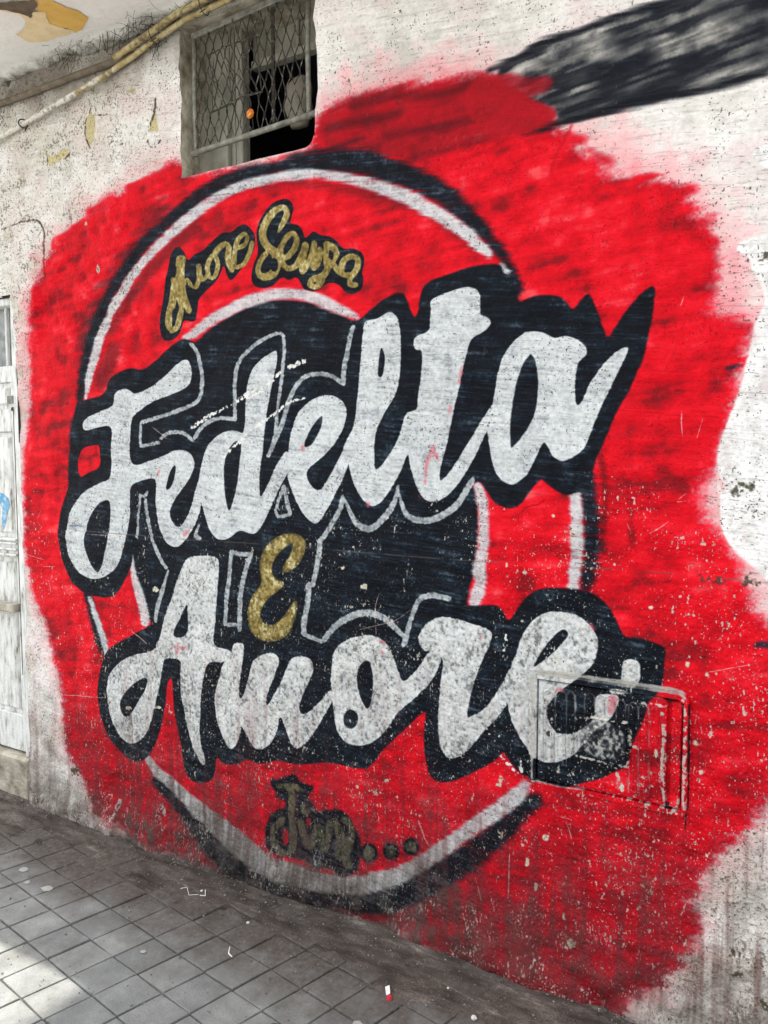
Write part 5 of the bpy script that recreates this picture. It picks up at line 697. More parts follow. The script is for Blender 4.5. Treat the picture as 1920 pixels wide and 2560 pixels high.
layer(PAINT['smoke'], c3(20, 16, 24), 16, 1.0, 1.2, N_brush, .6)
layer(PAINT['ringblack'], NAVY, 7, 1.25, .55, N_str, .98)
layer(PAINT['ringwhite'], SILV, 4, 1.4, .5, N_str, .95)
layer(PAINT['disc'], NAVY, 3, 1.4, .3)
layer(PAINT['discring'], SILV, 4, 1.4, .4, N_str, .93)
layer(PAINT['word'], NAVY, 2.6, 1.5, .35, N_str)
layer(PAINT['redpatch'], RED, 1.5, 1.6, .3)
layer(PAINT['lines'], GREY, 1.2, 1.5, .5, alpha=.92)
layer(PAINT['white'], SILV, 1.8, 1.6, .45, N_str)
layer(PAINT['white2'], SILV2, 1.8, 1.6, .45)
layer(PAINT['holes'], NAVY, 1.8, 1.5, .4)
layer(PAINT['gold'], c3(92, 80, 42), 1.5, 1.6, .3)
mk, gy0, gx0 = fill(PAINT['gold'], 2, 20); gb = blur(mk, 5)
over(GOLD(gy0, gx0, *mk.shape), np.clip((gb-.62+(win(N_sp, gy0, gx0, *mk.shape)-.5)*.5)*3, 0, 1), gy0, gx0)
layer(PAINT['goldblack'], NAVY, 1.6, 1.6, .25)
layer(PAINT['goldsmall'], GOLD, 1.2, 1.6, .2)
layer(PAINT['goldholes'], NAVY, 1, 1.6, .2)
layer(PAINT['olivebase'], NAVY, 3, 1.5, .6, N_drip, .98)
layer(PAINT['olive'], OLIV, 2, 1.3, 1.0, N_drip, .75)
layer(PAINT['olivehole'], RED, 1.5, 1.4, .6)
layer(PAINT['tape'], c3(190, 10, 24), 2, 1.3, .4, alpha=.75)
layer(PAINT['ticks'], c3(30, 40, 56), 2.5, 1.2, .3, alpha=.9)
layer(PAINT['pinkmarks'], c3(208, 84, 98), 2.5, 1.1, 1.2, alpha=.6)
layer(PAINT['bluemark'], c3(34, 74, 130), .6, 1.6, .4, alpha=.85)
layer(PAINT['chalk'], lambda y, x, h, w: ramp(win(N_sp, y, x, h, w)*.4+win(N_mid, y, x, h, w)*.6, [(.2, c3(222, 221, 218)), (.6, c3(247, 247, 246))]), 2, 1.8, .9, N_mid, .95)
# wear: lost paint flecks, thin scratches, dirt
HGT = np.full((CH, CW), .5, np.float32)
def relief(a, y0, x0, d):
    h, w = a.shape; HGT[y0:y0+h, x0:x0+w] += a*d
dens = np.clip(1.25-ZZ, 0, 1)*.62+.02+.45*((XX > -.75) & (XX < .1) & (ZZ < 1.3))
dens = np.broadcast_to(dens, (CH, CW))*(.15+1.3*N_blot)
flk = fbm(CH, CW, 3.2, 2.2, 40, 2); flk2 = fbm(CH, CW, 9, 4.5, 44, 3); clu = fbm(CH, CW, 45, 45, 47, 3)
fa = np.clip((flk-(1.0-.105*dens-.09*clu*clu))*16, 0, 1)
fb = np.clip((flk2-(1.0-.075*dens-.22*clu*clu))*14, 0, 1)
fl = np.maximum(fa, fb)
inred = (XX > -3.05)
fl *= (.15+.85*(ZZ < 1.25+.25*N_big))
over(c3(214, 208, 192), fl*.85*inred)
HGT -= fl*.18
layer(PAINT['scar'], c3(226, 226, 222), 1, 1.8, 2.4)
layer(PAINT['scratch'], c3(222, 190, 182), .6, 1.2, .6, alpha=.75)
layer(PAINT['spots'], c3(206, 200, 178), 1.2, 1.6, 1.2)
# hairline pits on bare plaster (broken trowel marks)
tick = fbm(CH, CW, 2.0, 11, 60, 2); tick = shear(tick, -.12)
bright = np.clip((IMG.sum(2)-1.75)*3, 0, 1)
lefty = np.clip((-2.0-XX)/.4, 0, 1)
pt = np.clip((tick-(.965-.06*lefty*clu-.05*N_blot-.13*np.clip(clu-.5, 0, 1)))*9, 0, 1)*bright*(ZZ > 1.0)
pt *= np.clip((N_blot-.35)*4, 0, 1)
over(c3(92, 84, 76), pt*.55); HGT -= pt*.25
pit = fbm(CH, CW, 3, 2.6, 66, 2)
pp = np.clip((pit-(.985-.16*clu*clu-.04*lefty))*14, 0, 1)
over(c3(52, 46, 40), pp*.8*(.35+.65*bright)); HGT -= pp*.3
# sandy, blackened rough plaster: left of the mural, far lower right
rough = np.clip((-2.15-XX)/.3, 0, 1)*np.clip((ZZ-1.75)/.3, 0, 1)+np.clip((XX+.42)/.12, 0, 1)*np.clip((.62-ZZ)/.3, 0, 1)*.9
rg = fbm(CH, CW, 5, 3.6, 70, 3)
ra = np.clip((rg-.84+.30*clu*clu)*7, 0, 1)*rough*bright
over(c3(78, 72, 60), ra*.6); HGT -= ra*.35
hat = np.clip((N_hat-.76)*5, 0, 1)*(ZZ > 1.17)
IMG *= (1-.09*hat*np.clip(bright+.25, 0, 1))[..., None]; HGT -= hat*.12
over(c3(60, 72, 82), np.clip((N_hat-.74)*6, 0, 1)*(IMG.sum(2) < .5)*.35)
over(c3(206, 198, 176), rough*.30*N_blot*bright)
# grime lying on the plaster under the slab and round the conduit
gr = np.clip((ZZ-2.86)/.16, 0, 1)*np.clip((-1.95-XX)/.15, 0, 1)*(.35+1.1*N_blot)
over(c3(92, 86, 76), np.clip(gr, 0, 1)*.62)
# rising damp and street dirt
dz = np.clip((.52-ZZ)/.5, 0, 1); dz2 = np.clip((.11-ZZ+(N_big-.5)*.20)/.12, 0, 1)*(.45+.55*(XX < -.9))
dd = np.clip(dz*(.1+1.4*N_drip)*(.3+1.1*N_blot)*1.1, 0, 1)
over(c3(116, 20, 30), np.clip(dz*2.2*(N_mid-.42)*2.2, 0, 1)*.55*(IMG[..., 0]-IMG[..., 1] > .4))
over(c3(116, 20, 30), dd*.3*(IMG[..., 0]-IMG[..., 1] > .4))
over(c3(82, 70, 60), dd*.40*np.clip(IMG.sum(2)*2.2, .12, 1))
dr = np.clip((N_drip-.56)*5, 0, 1)*np.clip((.85-ZZ)/.5, 0, 1)*(.3+.9*N_mid)*(.25+.75*np.clip((XX+2.9)/.4, 0, 1))
over(c3(96, 30, 34), np.clip(dr, 0, 1)*.30)
over(c3(66, 58, 51), np.clip(dz2*(.3+.9*N_mid), 0, 1)*.55*np.clip(IMG.sum(2)*2.2, .25, 1))
bf = np.clip((fbm(CH, CW, 6, 3, 81, 3)-.70)*8, 0, 1)*np.clip((.16-ZZ)/.10, 0, 1)*np.clip((clu-.36)*4, 0, 1)
over(c3(200, 196, 186), bf*.8); HGT -= bf*.2
wl = np.clip((.35-np.abs(ZZ-.30)*1.2), 0, 1)
# grey-brown film on the lower letters
film = np.clip((1.12-ZZ)/.9, 0, 1)*np.clip((fbm(CH, CW, 26, 20, 90, 4)-.42)*2.5, 0, 1)
over(c3(84, 78, 72), film*.20*np.clip(IMG.sum(2)*2, .15, 1))
layer(PAINT['boxgrey'], c3(182, 180, 172), 1.2, 1.8, .9, N_mid, .9)
layer(PAINT['ribshade'], c3(60, 58, 58), .7, 1.6, 1.4, alpha=.35)  # dark rib outlines: relief shading painted into the colour
layer(PAINT['ribhighlight'], c3(190, 184, 176), .7, 1.6, 2.8, N_mid, alpha=.32)  # pale rib outlines: edge highlights painted in where flat light hides the relief
layer(PAINT['boxworn'], c3(196, 192, 182), 1, 1.8, 2.6, alpha=.9)
layer(PAINT['boxdark'], c3(20, 18, 20), .8, 1.6, .8, alpha=.85)
layer(PAINT['platefilm'], lambda y, x, h, w: ramp(win(N_mid, y, x, h, w)*.5+win(N_sp, y, x, h, w)*.5, [(.34, c3(30, 32, 36)), (.48, c3(92, 94, 94)), (.62, c3(190, 190, 184))]), 2, 1.6, 1.2, N_mid, .8)
flm = np.clip((.42-ZZ)/.3, 0, 1)*(.25+.9*N_drip)*np.clip((-.85-XX)/.3, 0, 1)
over(c3(74, 72, 68), np.clip(flm, 0, 1)*.55*(IMG[..., 0]-IMG[..., 1] < .25)*(XX > -2.45)*np.clip(IMG.sum(2)*1.6-.3, 0, 1))
layer(PAINT['darkpits'], c3(64, 58, 44), 3, 1.3, 2.2, alpha=.85)
# render joint and cracks
jz = 1.176+(vnoise(1, CW, 1, 220, 95)[0]-.5)*.012
jd = np.abs(ZZ-jz[None, :])
ja = np.clip(1-jd/.0035, 0, 1)*np.clip((vnoise(1, CW, 1, 30, 96)-.25)*3, 0, 1)
over(c3(120, 116, 106), ja*.55*(XX > -2.75)); HGT += ja*.3
for i in range(26):     # fine cracks wandering over the plaster
    x = rng.uniform(-3.0, .3); z = rng.uniform(.3, 2.9); an = rng.uniform(0, 6.28); L = rng.randint(30, 120)
    for k in range(L):
        an += rng.normal(0, .35); x += math.cos(an)*.0016*1.4; z += math.sin(an)*.0016*1.4
        iy, ix = int((z-Z0)/PX), int((x-X0)/PX)
        if 1 < iy < CH-2 and 1 < ix < CW-2:
            IMG[iy, ix] *= .55; HGT[iy, ix] -= .3
# relief: trowel marks, sandy lower band
HGT += (N_str-.5)*.16+(N_fine-.5)*.16+(N_mid-.5)*.42
low = np.clip((1.176-ZZ)/.02, 0, 1)
HGT += low*((N_sp-.5)*.30)+low*(.06)
HGT += rough*(rg-.5)*.5
IMG *= (.965+.07*N_fine)[..., None]
pix = np.empty((CH, CW, 4), np.float32)
pix[..., :3] = np.clip(IMG, 0, 1); pix[..., 3] = np.clip(HGT, 0, 1)
mural = bpy.data.images.new('mural_paint', CW, CH, alpha=True); mural.alpha_mode = 'CHANNEL_PACKED'
mural.pixels.foreach_set(pix.ravel()); mural.update(); mural.pack()
del pix
# ---------------------------------------------------------------- materials
class NT:
    def __init__(s, name):
        s.m = bpy.data.materials.new(name); s.m.use_nodes = True; s.t = s.m.node_tree; s.t.nodes.clear()
        s.out = s.n('ShaderNodeOutputMaterial'); s.b = s.n('ShaderNodeBsdfPrincipled'); s.l(s.b.outputs[0], s.out.inputs[0])
    def n(s, t, **k):
        x = s.t.nodes.new(t)
        for a, b in k.items():
            if a.startswith('i_'): x.inputs[a[2:]].default_value = b
            else: setattr(x, a, b)
        return x
    def l(s, a, b): s.t.links.new(a, b)
    def pos(s, sc=(1, 1, 1)):
        g = s.n('ShaderNodeNewGeometry'); mp = s.n('ShaderNodeMapping'); mp.inputs['Scale'].default_value = sc
        s.l(g.outputs['Position'], mp.inputs[0]); return mp.outputs[0]
    def noise(s, scale, detail=4, rough=.55, vec=None, sc=(1, 1, 1)):
        x = s.n('ShaderNodeTexNoise'); x.inputs['Scale'].default_value = scale; x.inputs['Detail'].default_value = detail
        x.inputs['Roughness'].default_value = rough; s.l(vec if vec is not None else s.pos(sc), x.inputs['Vector']); return x.outputs[0]
    def ramp(s, f, stops):
        r = s.n('ShaderNodeValToRGB'); e = r.color_ramp.elements
        while len(e) < len(stops): e.new(.5)
        for i, (p, c) in enumerate(stops): e[i].position = p; e[i].color = (*c, 1) if len(c) == 3 else c
        s.l(f, r.inputs[0]); return r.outputs[0]
    def mix(s, f, a, b, mode='MIX'):
        x = s.n('ShaderNodeMix', data_type='RGBA', blend_type=mode)
        for v_, i in ((f, 0), (a, 6), (b, 7)):
            if hasattr(v_, 'is_linked') or isinstance(v_, bpy.types.NodeSocket): s.l(v_, x.inputs[i])
            elif i == 0: x.inputs[0].default_value = v_
            else: x.inputs[i].default_value = (*v_, 1)
        return x.outputs[2]
    def bump(s, h, dist, strength=1, nrm=None):
        b = s.n('ShaderNodeBump'); b.inputs['Distance'].default_value = dist; b.inputs['Strength'].default_value = strength
        s.l(h, b.inputs['Height'])
        if nrm is not None: s.l(nrm, b.inputs['Normal'])
        return b.outputs[0]
def simple(name, stops, scale=20, rough=.75, bump=.002, bscale=60, metal=0, sc=(1, 1, 1), detail=5):
    N = NT(name); N.l(N.ramp(N.noise(scale, detail, .6, sc=sc), stops), N.b.inputs['Base Color'])
    N.b.inputs['Roughness'].default_value = rough; N.b.inputs['Metallic'].default_value = metal
    if bump: N.l(N.bump(N.noise(bscale, 4), bump), N.b.inputs['Normal'])
    return N.m
def srgb(r, g, b):
    f = lambda c: (c/255/12.92) if c <= 10 else ((c/255+.055)/1.055)**2.4
    return (f(r)*.9, f(g)*.9, f(b)*.9)

def painted(name, gloss=.62):
    N = NT(name)
    uv = N.n('ShaderNodeUVMap', uv_map='wall'); tx = N.n('ShaderNodeTexImage', image=mural, extension='EXTEND', interpolation='Linear')
    N.l(uv.outputs[0], tx.inputs[0])
    # plain lime plaster beyond the painted stretch
    pl = N.ramp(N.noise(6, 6), [(.3, srgb(196, 190, 180)), (.6, srgb(228, 226, 221))])
    sx = N.n('ShaderNodeSeparateXYZ'); g = N.n('ShaderNodeNewGeometry'); N.l(g.outputs['Position'], sx.inputs[0])
    c = N.n('ShaderNodeMath', operation='ADD'); c.inputs[1].default_value = -(X0+X1)/2; N.l(sx.outputs[0], c.inputs[0])
    ab = N.n('ShaderNodeMath', operation='ABSOLUTE'); N.l(c.outputs[0], ab.inputs[0])
    mr = N.n('ShaderNodeMapRange'); mr.inputs[1].default_value = (X1-X0)/2-.25; mr.inputs[2].default_value = (X1-X0)/2-.05
    N.l(ab.outputs[0], mr.inputs[0])
    sc = N.mix(1.0, tx.outputs[0], (.9, .9, .9), 'MULTIPLY')
    fine = N.ramp(N.noise(420, 3, .7), [(.3, (.86, .86, .86)), (.7, (1.06, 1.06, 1.06))])
    col = N.mix(1.0, sc, fine, 'MULTIPLY')
    N.l(N.mix(mr.outputs[0], col, pl), N.b.inputs['Base Color'])
    N.b.inputs['Roughness'].default_value = gloss; N.b.inputs['Specular IOR Level'].default_value = .14
    n1 = N.bump(tx.outputs[1], .0085, .75)
    n2 = N.bump(N.noise(260, 4, .7, sc=(1, 1, 1.6)), .0016, .8, n1)
    N.l(n2, N.b.inputs['Normal'])
    return N.m
M_wall = painted('painted_plaster', .7)
M_metalpaint = painted('painted_sheet_metal', .5)
M_white = simple('whitewash', [(.3, srgb(186, 184, 176)), (.5, srgb(216, 215, 208)), (.75, srgb(232, 231, 226))], 5, .85, .004, 40)
M_dirtwhite = simple('dirty_plaster', [(.3, srgb(92, 86, 74)), (.48, srgb(160, 152, 136)), (.7, srgb(196, 190, 174))], 14, .9, .006, 60)
M_jamb = simple('window_jamb_plaster', [(.3, srgb(110, 100, 84)), (.5, srgb(176, 168, 150)), (.7, srgb(214, 208, 192))], 16, .9, .01, 45)
M_build = simple('facade_render', [(.3, (.42, .40, .36)), (.7, (.55, .53, .48))], 2, .9, .003)
M_conduit = simple('dusty_conduit', [(.3, srgb(84, 74, 60)), (.6, srgb(122, 110, 94))], 30, .85, .002, 200)
M_iron = simple('weathered_iron', [(.3, srgb(92, 92, 84)), (.5, srgb(128, 127, 118)), (.72, srgb(164, 160, 148))], 40, .6, .001, 300, .25)
M_wire = simple('rusty_wire', [(.4, srgb(34, 30, 26)), (.55, srgb(66, 60, 52)), (.72, srgb(160, 154, 142))], 70, .6, .0005, 400, .3)
M_board = simple('grey_board', [(.3, srgb(96, 96, 84)), (.5, srgb(150, 149, 136)), (.75, srgb(186, 184, 170))], 9, .85, .003, 50, sc=(1, 1, .5))
M_timber = simple('grey_timber', [(.3, srgb(110, 107, 96)), (.6, srgb(168, 165, 152))], 18, .8, .003, 60, sc=(3, 3, .4))
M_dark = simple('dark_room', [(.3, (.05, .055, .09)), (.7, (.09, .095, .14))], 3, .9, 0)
M_sack = simple('grey_cloth', [(.3, srgb(96, 90, 80)), (.6, srgb(146, 140, 126))], 14, .9, .006, 30)
M_orange = simple('orange_petals', [(.3, srgb(190, 84, 14)), (.6, srgb(238, 138, 30))], 90, .6, 0)
M_yellow = simple('yellow_petals', [(.3, srgb(226, 176, 60)), (.7, srgb(246, 220, 130))], 90, .6, 0)
M_door = simple('door_white_paint', [(.30, srgb(118, 112, 100)), (.40, srgb(196, 196, 190)), (.52, srgb(224, 225, 222)), (.7, srgb(238, 240, 240))], 22, .55, .003, 90, sc=(2, 2, .5))
M_glass = simple('dusty_pane', [(.3, srgb(92, 96, 96)), (.6, srgb(146, 150, 148))], 25, .4, .001, 90)
M_gap = simple('shadowy_gap', [(.3, (.02, .018, .016)), (.7, (.05, .045, .04))], 60, .95, 0)
M_root = simple('dry_roots', [(.3, (.012, .010, .008)), (.7, (.06, .05, .042))], 60, .95, 0)
M_ochre = simple('ochre_paint', [(.3, srgb(216, 172, 84)), (.7, srgb(240, 200, 108))], 16, .8, .001, 90)
M_creamp = simple('cream_paint', [(.3, srgb(226, 204, 156)), (.7, srgb(248, 230, 190))], 16, .8, .001, 90)
M_brownp = simple('bare_brown_plaster', [(.3, srgb(86, 74, 60)), (.7, srgb(118, 104, 86))], 30, .9, .003, 60)
M_stonew = simple('white_crumb', [(.3, srgb(190, 186, 174)), (.7, srgb(228, 226, 218))], 60, .8, .001, 90)
M_redpl = simple('red_plastic', [(.3, srgb(196, 24, 44)), (.7, srgb(226, 60, 76))], 60, .4, 0)
M_whitepl = simple('white_plastic', [(.3, srgb(214, 214, 210)), (.7, srgb(232, 232, 230))], 60, .4, 0)
# yellow pipe with flaking white overpaint towards the left
N = NT('yellow_pipe_paint')
yl = N.ramp(N.noise(45, 4), [(.3, srgb(96, 84, 62)), (.48, srgb(166, 148, 98)), (.75, srgb(206, 196, 158))])
wh = N.ramp(N.noise(70, 4), [(.35, srgb(150, 144, 130)), (.5, srgb(220, 216, 206))])
sx = N.n('ShaderNodeSeparateXYZ'); N.l(N.pos(), sx.inputs[0])
ad = N.n('ShaderNodeMath', operation='MULTIPLY_ADD'); N.l(N.noise(26, 3), ad.inputs[0]); ad.inputs[1].default_value = 1.1; N.l(sx.outputs[0], ad.inputs[2])
mr = N.n('ShaderNodeMapRange'); mr.inputs[1].default_value = -2.05; mr.inputs[2].default_value = -1.92; N.l(ad.outputs[0], mr.inputs[0])
N.l(N.mix(mr.outputs[0], wh, yl), N.b.inputs['Base Color']); N.b.inputs['Roughness'].default_value = .6
N.l(N.bump(N.noise(160, 3), .002), N.b.inputs['Normal']); M_pipe = N.m
# cement tiles
N = NT('cement_tile')
oi = N.n('ShaderNodeObjectInfo')
base = N.ramp(N.noise(11, 6, .6), [(.3, (.138, .144, .142)), (.5, (.192, .199, .196)), (.72, (.255, .263, .259))])
tint = N.ramp(oi.outputs['Random'], [(0, (.80, .82, .81)), (.5, (.90, .905, .90)), (1, (1.0, 1.01, .99))])
c1 = N.mix(1, base, tint, 'MULTIPLY')
spk = N.ramp(N.noise(330, 3, .8), [(.30, (.62, .62, .62)), (.5, (1, 1, 1)), (.72, (1.3, 1.3, 1.3))])
c1 = N.mix(1, c1, spk, 'MULTIPLY')
sx = N.n('ShaderNodeSeparateXYZ'); N.l(N.pos(), sx.inputs[0])     # mud tracked away from the wall foot
ad = N.n('ShaderNodeMath', operation='MULTIPLY_ADD'); N.l(N.noise(7, 5, .65), ad.inputs[0]); ad.inputs[1].default_value = .62; N.l(sx.outputs[1], ad.inputs[2])
mr = N.n('ShaderNodeMapRange'); mr.inputs[1].default_value = -.24; mr.inputs[2].default_value = .06; N.l(ad.outputs[0], mr.inputs[0])
mud = N.ramp(N.noise(60, 5, .7), [(.3, (.040, .034, .029)), (.55, (.085, .074, .064)), (.75, (.15, .135, .12))])
c1 = N.mix(mr.outputs[0], c1, mud)
st = N.ramp(N.noise(24, 4, .7), [(.63, (1, 1, 1)), (.72, (.72, .70, .66))])
c1 = N.mix(1, c1, st, 'MULTIPLY')
st2 = N.ramp(N.noise(5, 5, .7), [(.35, (.80, .78, .74)), (.5, (1, 1, 1)), (.7, (1.10, 1.10, 1.10))])
c1 = N.mix(1, c1, st2, 'MULTIPLY')
N.l(c1, N.b.inputs['Base Color']); N.b.inputs['Roughness'].default_value = .72
N.l(N.bump(N.noise(190, 5, .7), .0016, .9, N.bump(N.noise(26, 4), .004, .7)), N.b.inputs['Normal']); M_tile = N.m
M_joint = simple('joint_dirt', [(.3, (.022, .020, .017)), (.5, (.075, .068, .055)), (.75, (.15, .14, .11))], 40, .95, .004, 150)
# earth and mortar packed along the wall foot
N = NT('mortar_and_grit')
gcol = N.ramp(N.noise(16, 6, .65, sc=(.45, 1.5, 1)), [(.30, (.020, .015, .013)), (.44, (.056, .045, .038)), (.58, (.100, .086, .076)), (.75, (.23, .21, .185))])
sp2 = N.ramp(N.noise(260, 3, .8), [(.3, (.5, .47, .45)), (.52, (1, 1, 1)), (.70, (2.0, 1.95, 1.85))])
big = N.ramp(N.noise(3.5, 4, .6), [(.35, (.62, .58, .56)), (.5, (1.0, .97, .95)), (.68, (1.5, 1.5, 1.52))])
vo = N.n('ShaderNodeTexVoronoi', feature='DISTANCE_TO_EDGE'); vo.inputs['Scale'].default_value = 1.9; vo.inputs['Randomness'].default_value = 1
wv = N.n('ShaderNodeMixRGB' if False else 'ShaderNodeVectorMath', operation='MULTIPLY_ADD')
nz_ = N.n('ShaderNodeTexNoise'); nz_.inputs['Scale'].default_value = 9; nz_.inputs['Detail'].default_value = 5; N.l(N.pos(), nz_.inputs['Vector'])
N.l(nz_.outputs[1], wv.inputs[0]); wv.inputs[1].default_value = (.16, .16, .16); N.l(N.pos(), wv.inputs[2]); N.l(wv.outputs[0], vo.inputs['Vector'])
crk = N.mix(N.ramp(N.noise(2.3, 3), [(.44, (0, 0, 0)), (.56, (1, 1, 1))]), (1, 1, 1), N.ramp(vo.outputs['Distance'], [(.0, (.35, .33, .32)), (.004, (.6, .58, .56)), (.009, (1, 1, 1))]))
gcol = N.mix(1, N.mix(1, gcol, big, 'MULTIPLY'), crk, 'MULTIPLY')
N.l(N.mix(1, gcol, sp2, 'MULTIPLY'), N.b.inputs['Base Color']); N.b.inputs['Roughness'].default_value = .9
N.l(N.bump(N.noise(240, 4, .75), .003, .9, N.bump(N.noise(45, 5), .008, .8)), N.b.inputs['Normal']); M_grit = N.m
M_ground = simple('street_concrete', [(.3, (.30, .29, .27)), (.7, (.38, .37, .345))], 8, .9, .003, 120)  # pale concrete, lightened so the ground bounces more light onto the soffit
# slab underside
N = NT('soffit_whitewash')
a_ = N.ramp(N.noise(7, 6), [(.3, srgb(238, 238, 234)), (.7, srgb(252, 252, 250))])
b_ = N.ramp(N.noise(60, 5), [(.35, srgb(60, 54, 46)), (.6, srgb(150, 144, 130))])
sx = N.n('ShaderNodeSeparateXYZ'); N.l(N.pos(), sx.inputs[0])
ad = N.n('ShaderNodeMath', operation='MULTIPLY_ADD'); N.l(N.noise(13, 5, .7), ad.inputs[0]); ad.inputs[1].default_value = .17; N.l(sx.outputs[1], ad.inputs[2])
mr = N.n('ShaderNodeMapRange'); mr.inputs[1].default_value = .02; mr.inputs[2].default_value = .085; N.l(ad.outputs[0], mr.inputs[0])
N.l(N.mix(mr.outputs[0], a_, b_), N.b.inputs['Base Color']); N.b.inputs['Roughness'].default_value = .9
N.l(N.bump(N.noise(30, 5), .004), N.b.inputs['Normal']); M_soffit = N.m

# ---------------------------------------------------------------- ground, road and pavement
g = MB(); g.flat([(-60, -60), (60, -60), (60, 60), (-60, 60)], GZ-.06); tag(g.build('ground', M_ground), kind='structure')
bed = MB(); bed.flat([(-8, -5.2), (5, -5.2), (5, .02), (-8, .02)], GZ-.0065)
pav = tag(bed.build('pavement', M_joint), kind='structure')
O_, U_, V_ = np.array([[-2.3265, -.6292], [.12918, -.02135], [.04158, .13226]])   # joint grid, a little out of square
def tile_mesh(seed):
    r = np.random.RandomState(seed); gp = .0018; c = []
    for (a, b) in ((0, 0), (1, 0), (1, 1), (0, 1)):
        p = U_*a+V_*b; q = (U_+V_)/2; d = p-q; L = np.linalg.norm(d)
        c.append(q+d*(1-gp*1.5/L)+r.normal(0, .0011, 2))
    mb = MB(); z0 = -.03
    q = (U_+V_)/2
    ring = lambda k, z: [(*(q+(p-q)*k), z) for p in c]
    # a worn rounded arris with a chipped corner: three rings
    mb.v = ring(1, z0)+ring(1, -.0045)+ring(.985, -.0012)+ring(.955, 0)
    for r_ in range(3):
        for i in range(4):
            j = (i+1) % 4; mb.f.append((r_*4+i, r_*4+j, r_*4+4+j, r_*4+4+i))
    mb.f.append((12, 13, 14, 15))
    me = mb.mesh('tile'); me.materials.append(M_tile)
    for p in me.polygons: p.use_smooth = False
    return me
TM = [tile_mesh(s) for s in range(7)]
cands = []
fx, fy = fwd.x, fwd.y
for i in range(-40, 50):
    for j in range(-34, 12):
        o = O_+U_*i+V_*j; c = o+(U_+V_)/2
        if c[1] > -.10 or c[1] < -4.6 or c[0] < -7 or c[0] > 4: continue
        rel = Vector((c[0], c[1], GZ))-cam.location if False else Vector((c[0], c[1]+2.1505, GZ-1.5))
        dpt = rel.dot(fwd); u = 960+1923*rel.dot(rgt)/max(dpt, .01); vv = 1280-1923*rel.dot(upv)/max(dpt, .01)
        vis = dpt > .2 and -90 < u < 2010 and vv < 2680
        cands.append((0 if vis else 1, dpt, i, j, o, c))
cands.sort(key=lambda t: (t[0], t[1]))
rest = MB()
for n_, (hid, dpt, i, j, o, c) in enumerate(cands):
    dz = rng.normal(0, .0011); rz = rng.normal(0, .004)
    rx, ry = rng.normal(0, .006), rng.normal(0, .006)
    if not hid and n_ < 290:
        t = bpy.data.objects.new('tile', TM[rng.randint(7)]); COL.objects.link(t)
        t.parent = pav; t.location = (o[0], o[1], GZ+dz); t.rotation_euler = (rx, ry, rz)
    else:
        me = TM[rng.randint(7)]; n0 = len(rest.v)
        rest.v += [(v_.co.x+o[0], v_.co.y+o[1], v_.co.z+GZ+dz) for v_ in me.vertices]
        rest.f += [tuple(n0+k for k in p.vertices) for p in me.polygons]
tag(rest.build('paving', M_tile, pav), kind='stuff')

# ---------------------------------------------------------------- the building
bld = tag(empty('plastered_building', (-1.5, 0, 0)), 'old white plastered house wall covered by a big red, black and silver graffiti', 'building')
def noise1(x, seed=0, s=1.0):
    r = np.random.RandomState(seed); g_ = r.rand(4096)*2-1
    x = np.asarray(x)*s+1000.3; i = np.floor(x).astype(int) % 4095; f = x-np.floor(x); f = f*f*(3-2*f)
    return g_[i]*(1-f)+g_[i+1]*f
WX0, WX1, WZ0, WZ1 = -2.088, -1.487, 2.512, 3.045      # window opening
BX0, BX1, BZ0, BZ1 = -.709, -.304, .543, .846          # meter recess
DX1, DZ1 = -3.076, 2.185                                  # doorway at the far left
def lines(a, b, step, cuts):
    v_ = list(np.arange(a, b+1e-6, step))
    v_ = [x for x in v_ if all(abs(x-c) > step*.45 for c in cuts)]+list(cuts)
    return np.array(sorted(v_))
gx = lines(-3.6, .7, .012, [WX0, WX1, BX0, BX1, DX1]); gx = np.concatenate([[-4.6, -4.2, -3.9], gx, [1, 1.4, 1.8]])
gz = lines(-.16, 3.14, .012, [WZ0, WZ1, BZ0, BZ1, DZ1, 1.176, 1.180])
GX, GZg = np.meshgrid(gx, gz)
def samp(field, x, z):
    ix = np.clip(((x-X0)/PX).astype(int), 0, CW-1); iz = np.clip(((z-Z0)/PX).astype(int), 0, CH-1); return field[iz, ix]
hb_ = samp(N_big, GX, GZg); hm = samp(N_blot, GX, GZg); hs_ = samp(N_mid, GX, GZg)
hh = (hb_-.5)*.020+(hm-.5)*.008+(hs_-.5)*.0035
hh += (GZg < 1.178)*.004
roughg = samp(rough.astype(np.float32)*np.ones((CH, CW), np.float32), GX, GZg)
hh += roughg*(hs_-.3)*.010
base = np.clip((.14-GZg)/.2, 0, 1); hh += base*base*(.035*hm+.012*hs_)
lump = np.clip((GX+3.15)/.01, 0, 1)*np.clip((-2.905-GX+.01*noise1(GZg, 6, 18))/.014, 0, 1)*np.clip((2.50-GZg+.02*noise1(GX, 5, 30))/.02, 0, 1)*np.clip((GZg-1.93)/.15, 0, 1)
hh += lump*(.010+.012*hs_)
for (a, b, c, d, k) in ((BX0, BX1, BZ0, BZ1, .05),):
    dd_ = np.maximum(np.maximum(a-GX, GX-b), np.maximum(c-GZg, GZg-d)); hh *= np.clip(dd_/k, 0, 1)
VX, VZ = GX.copy(), GZg.copy()
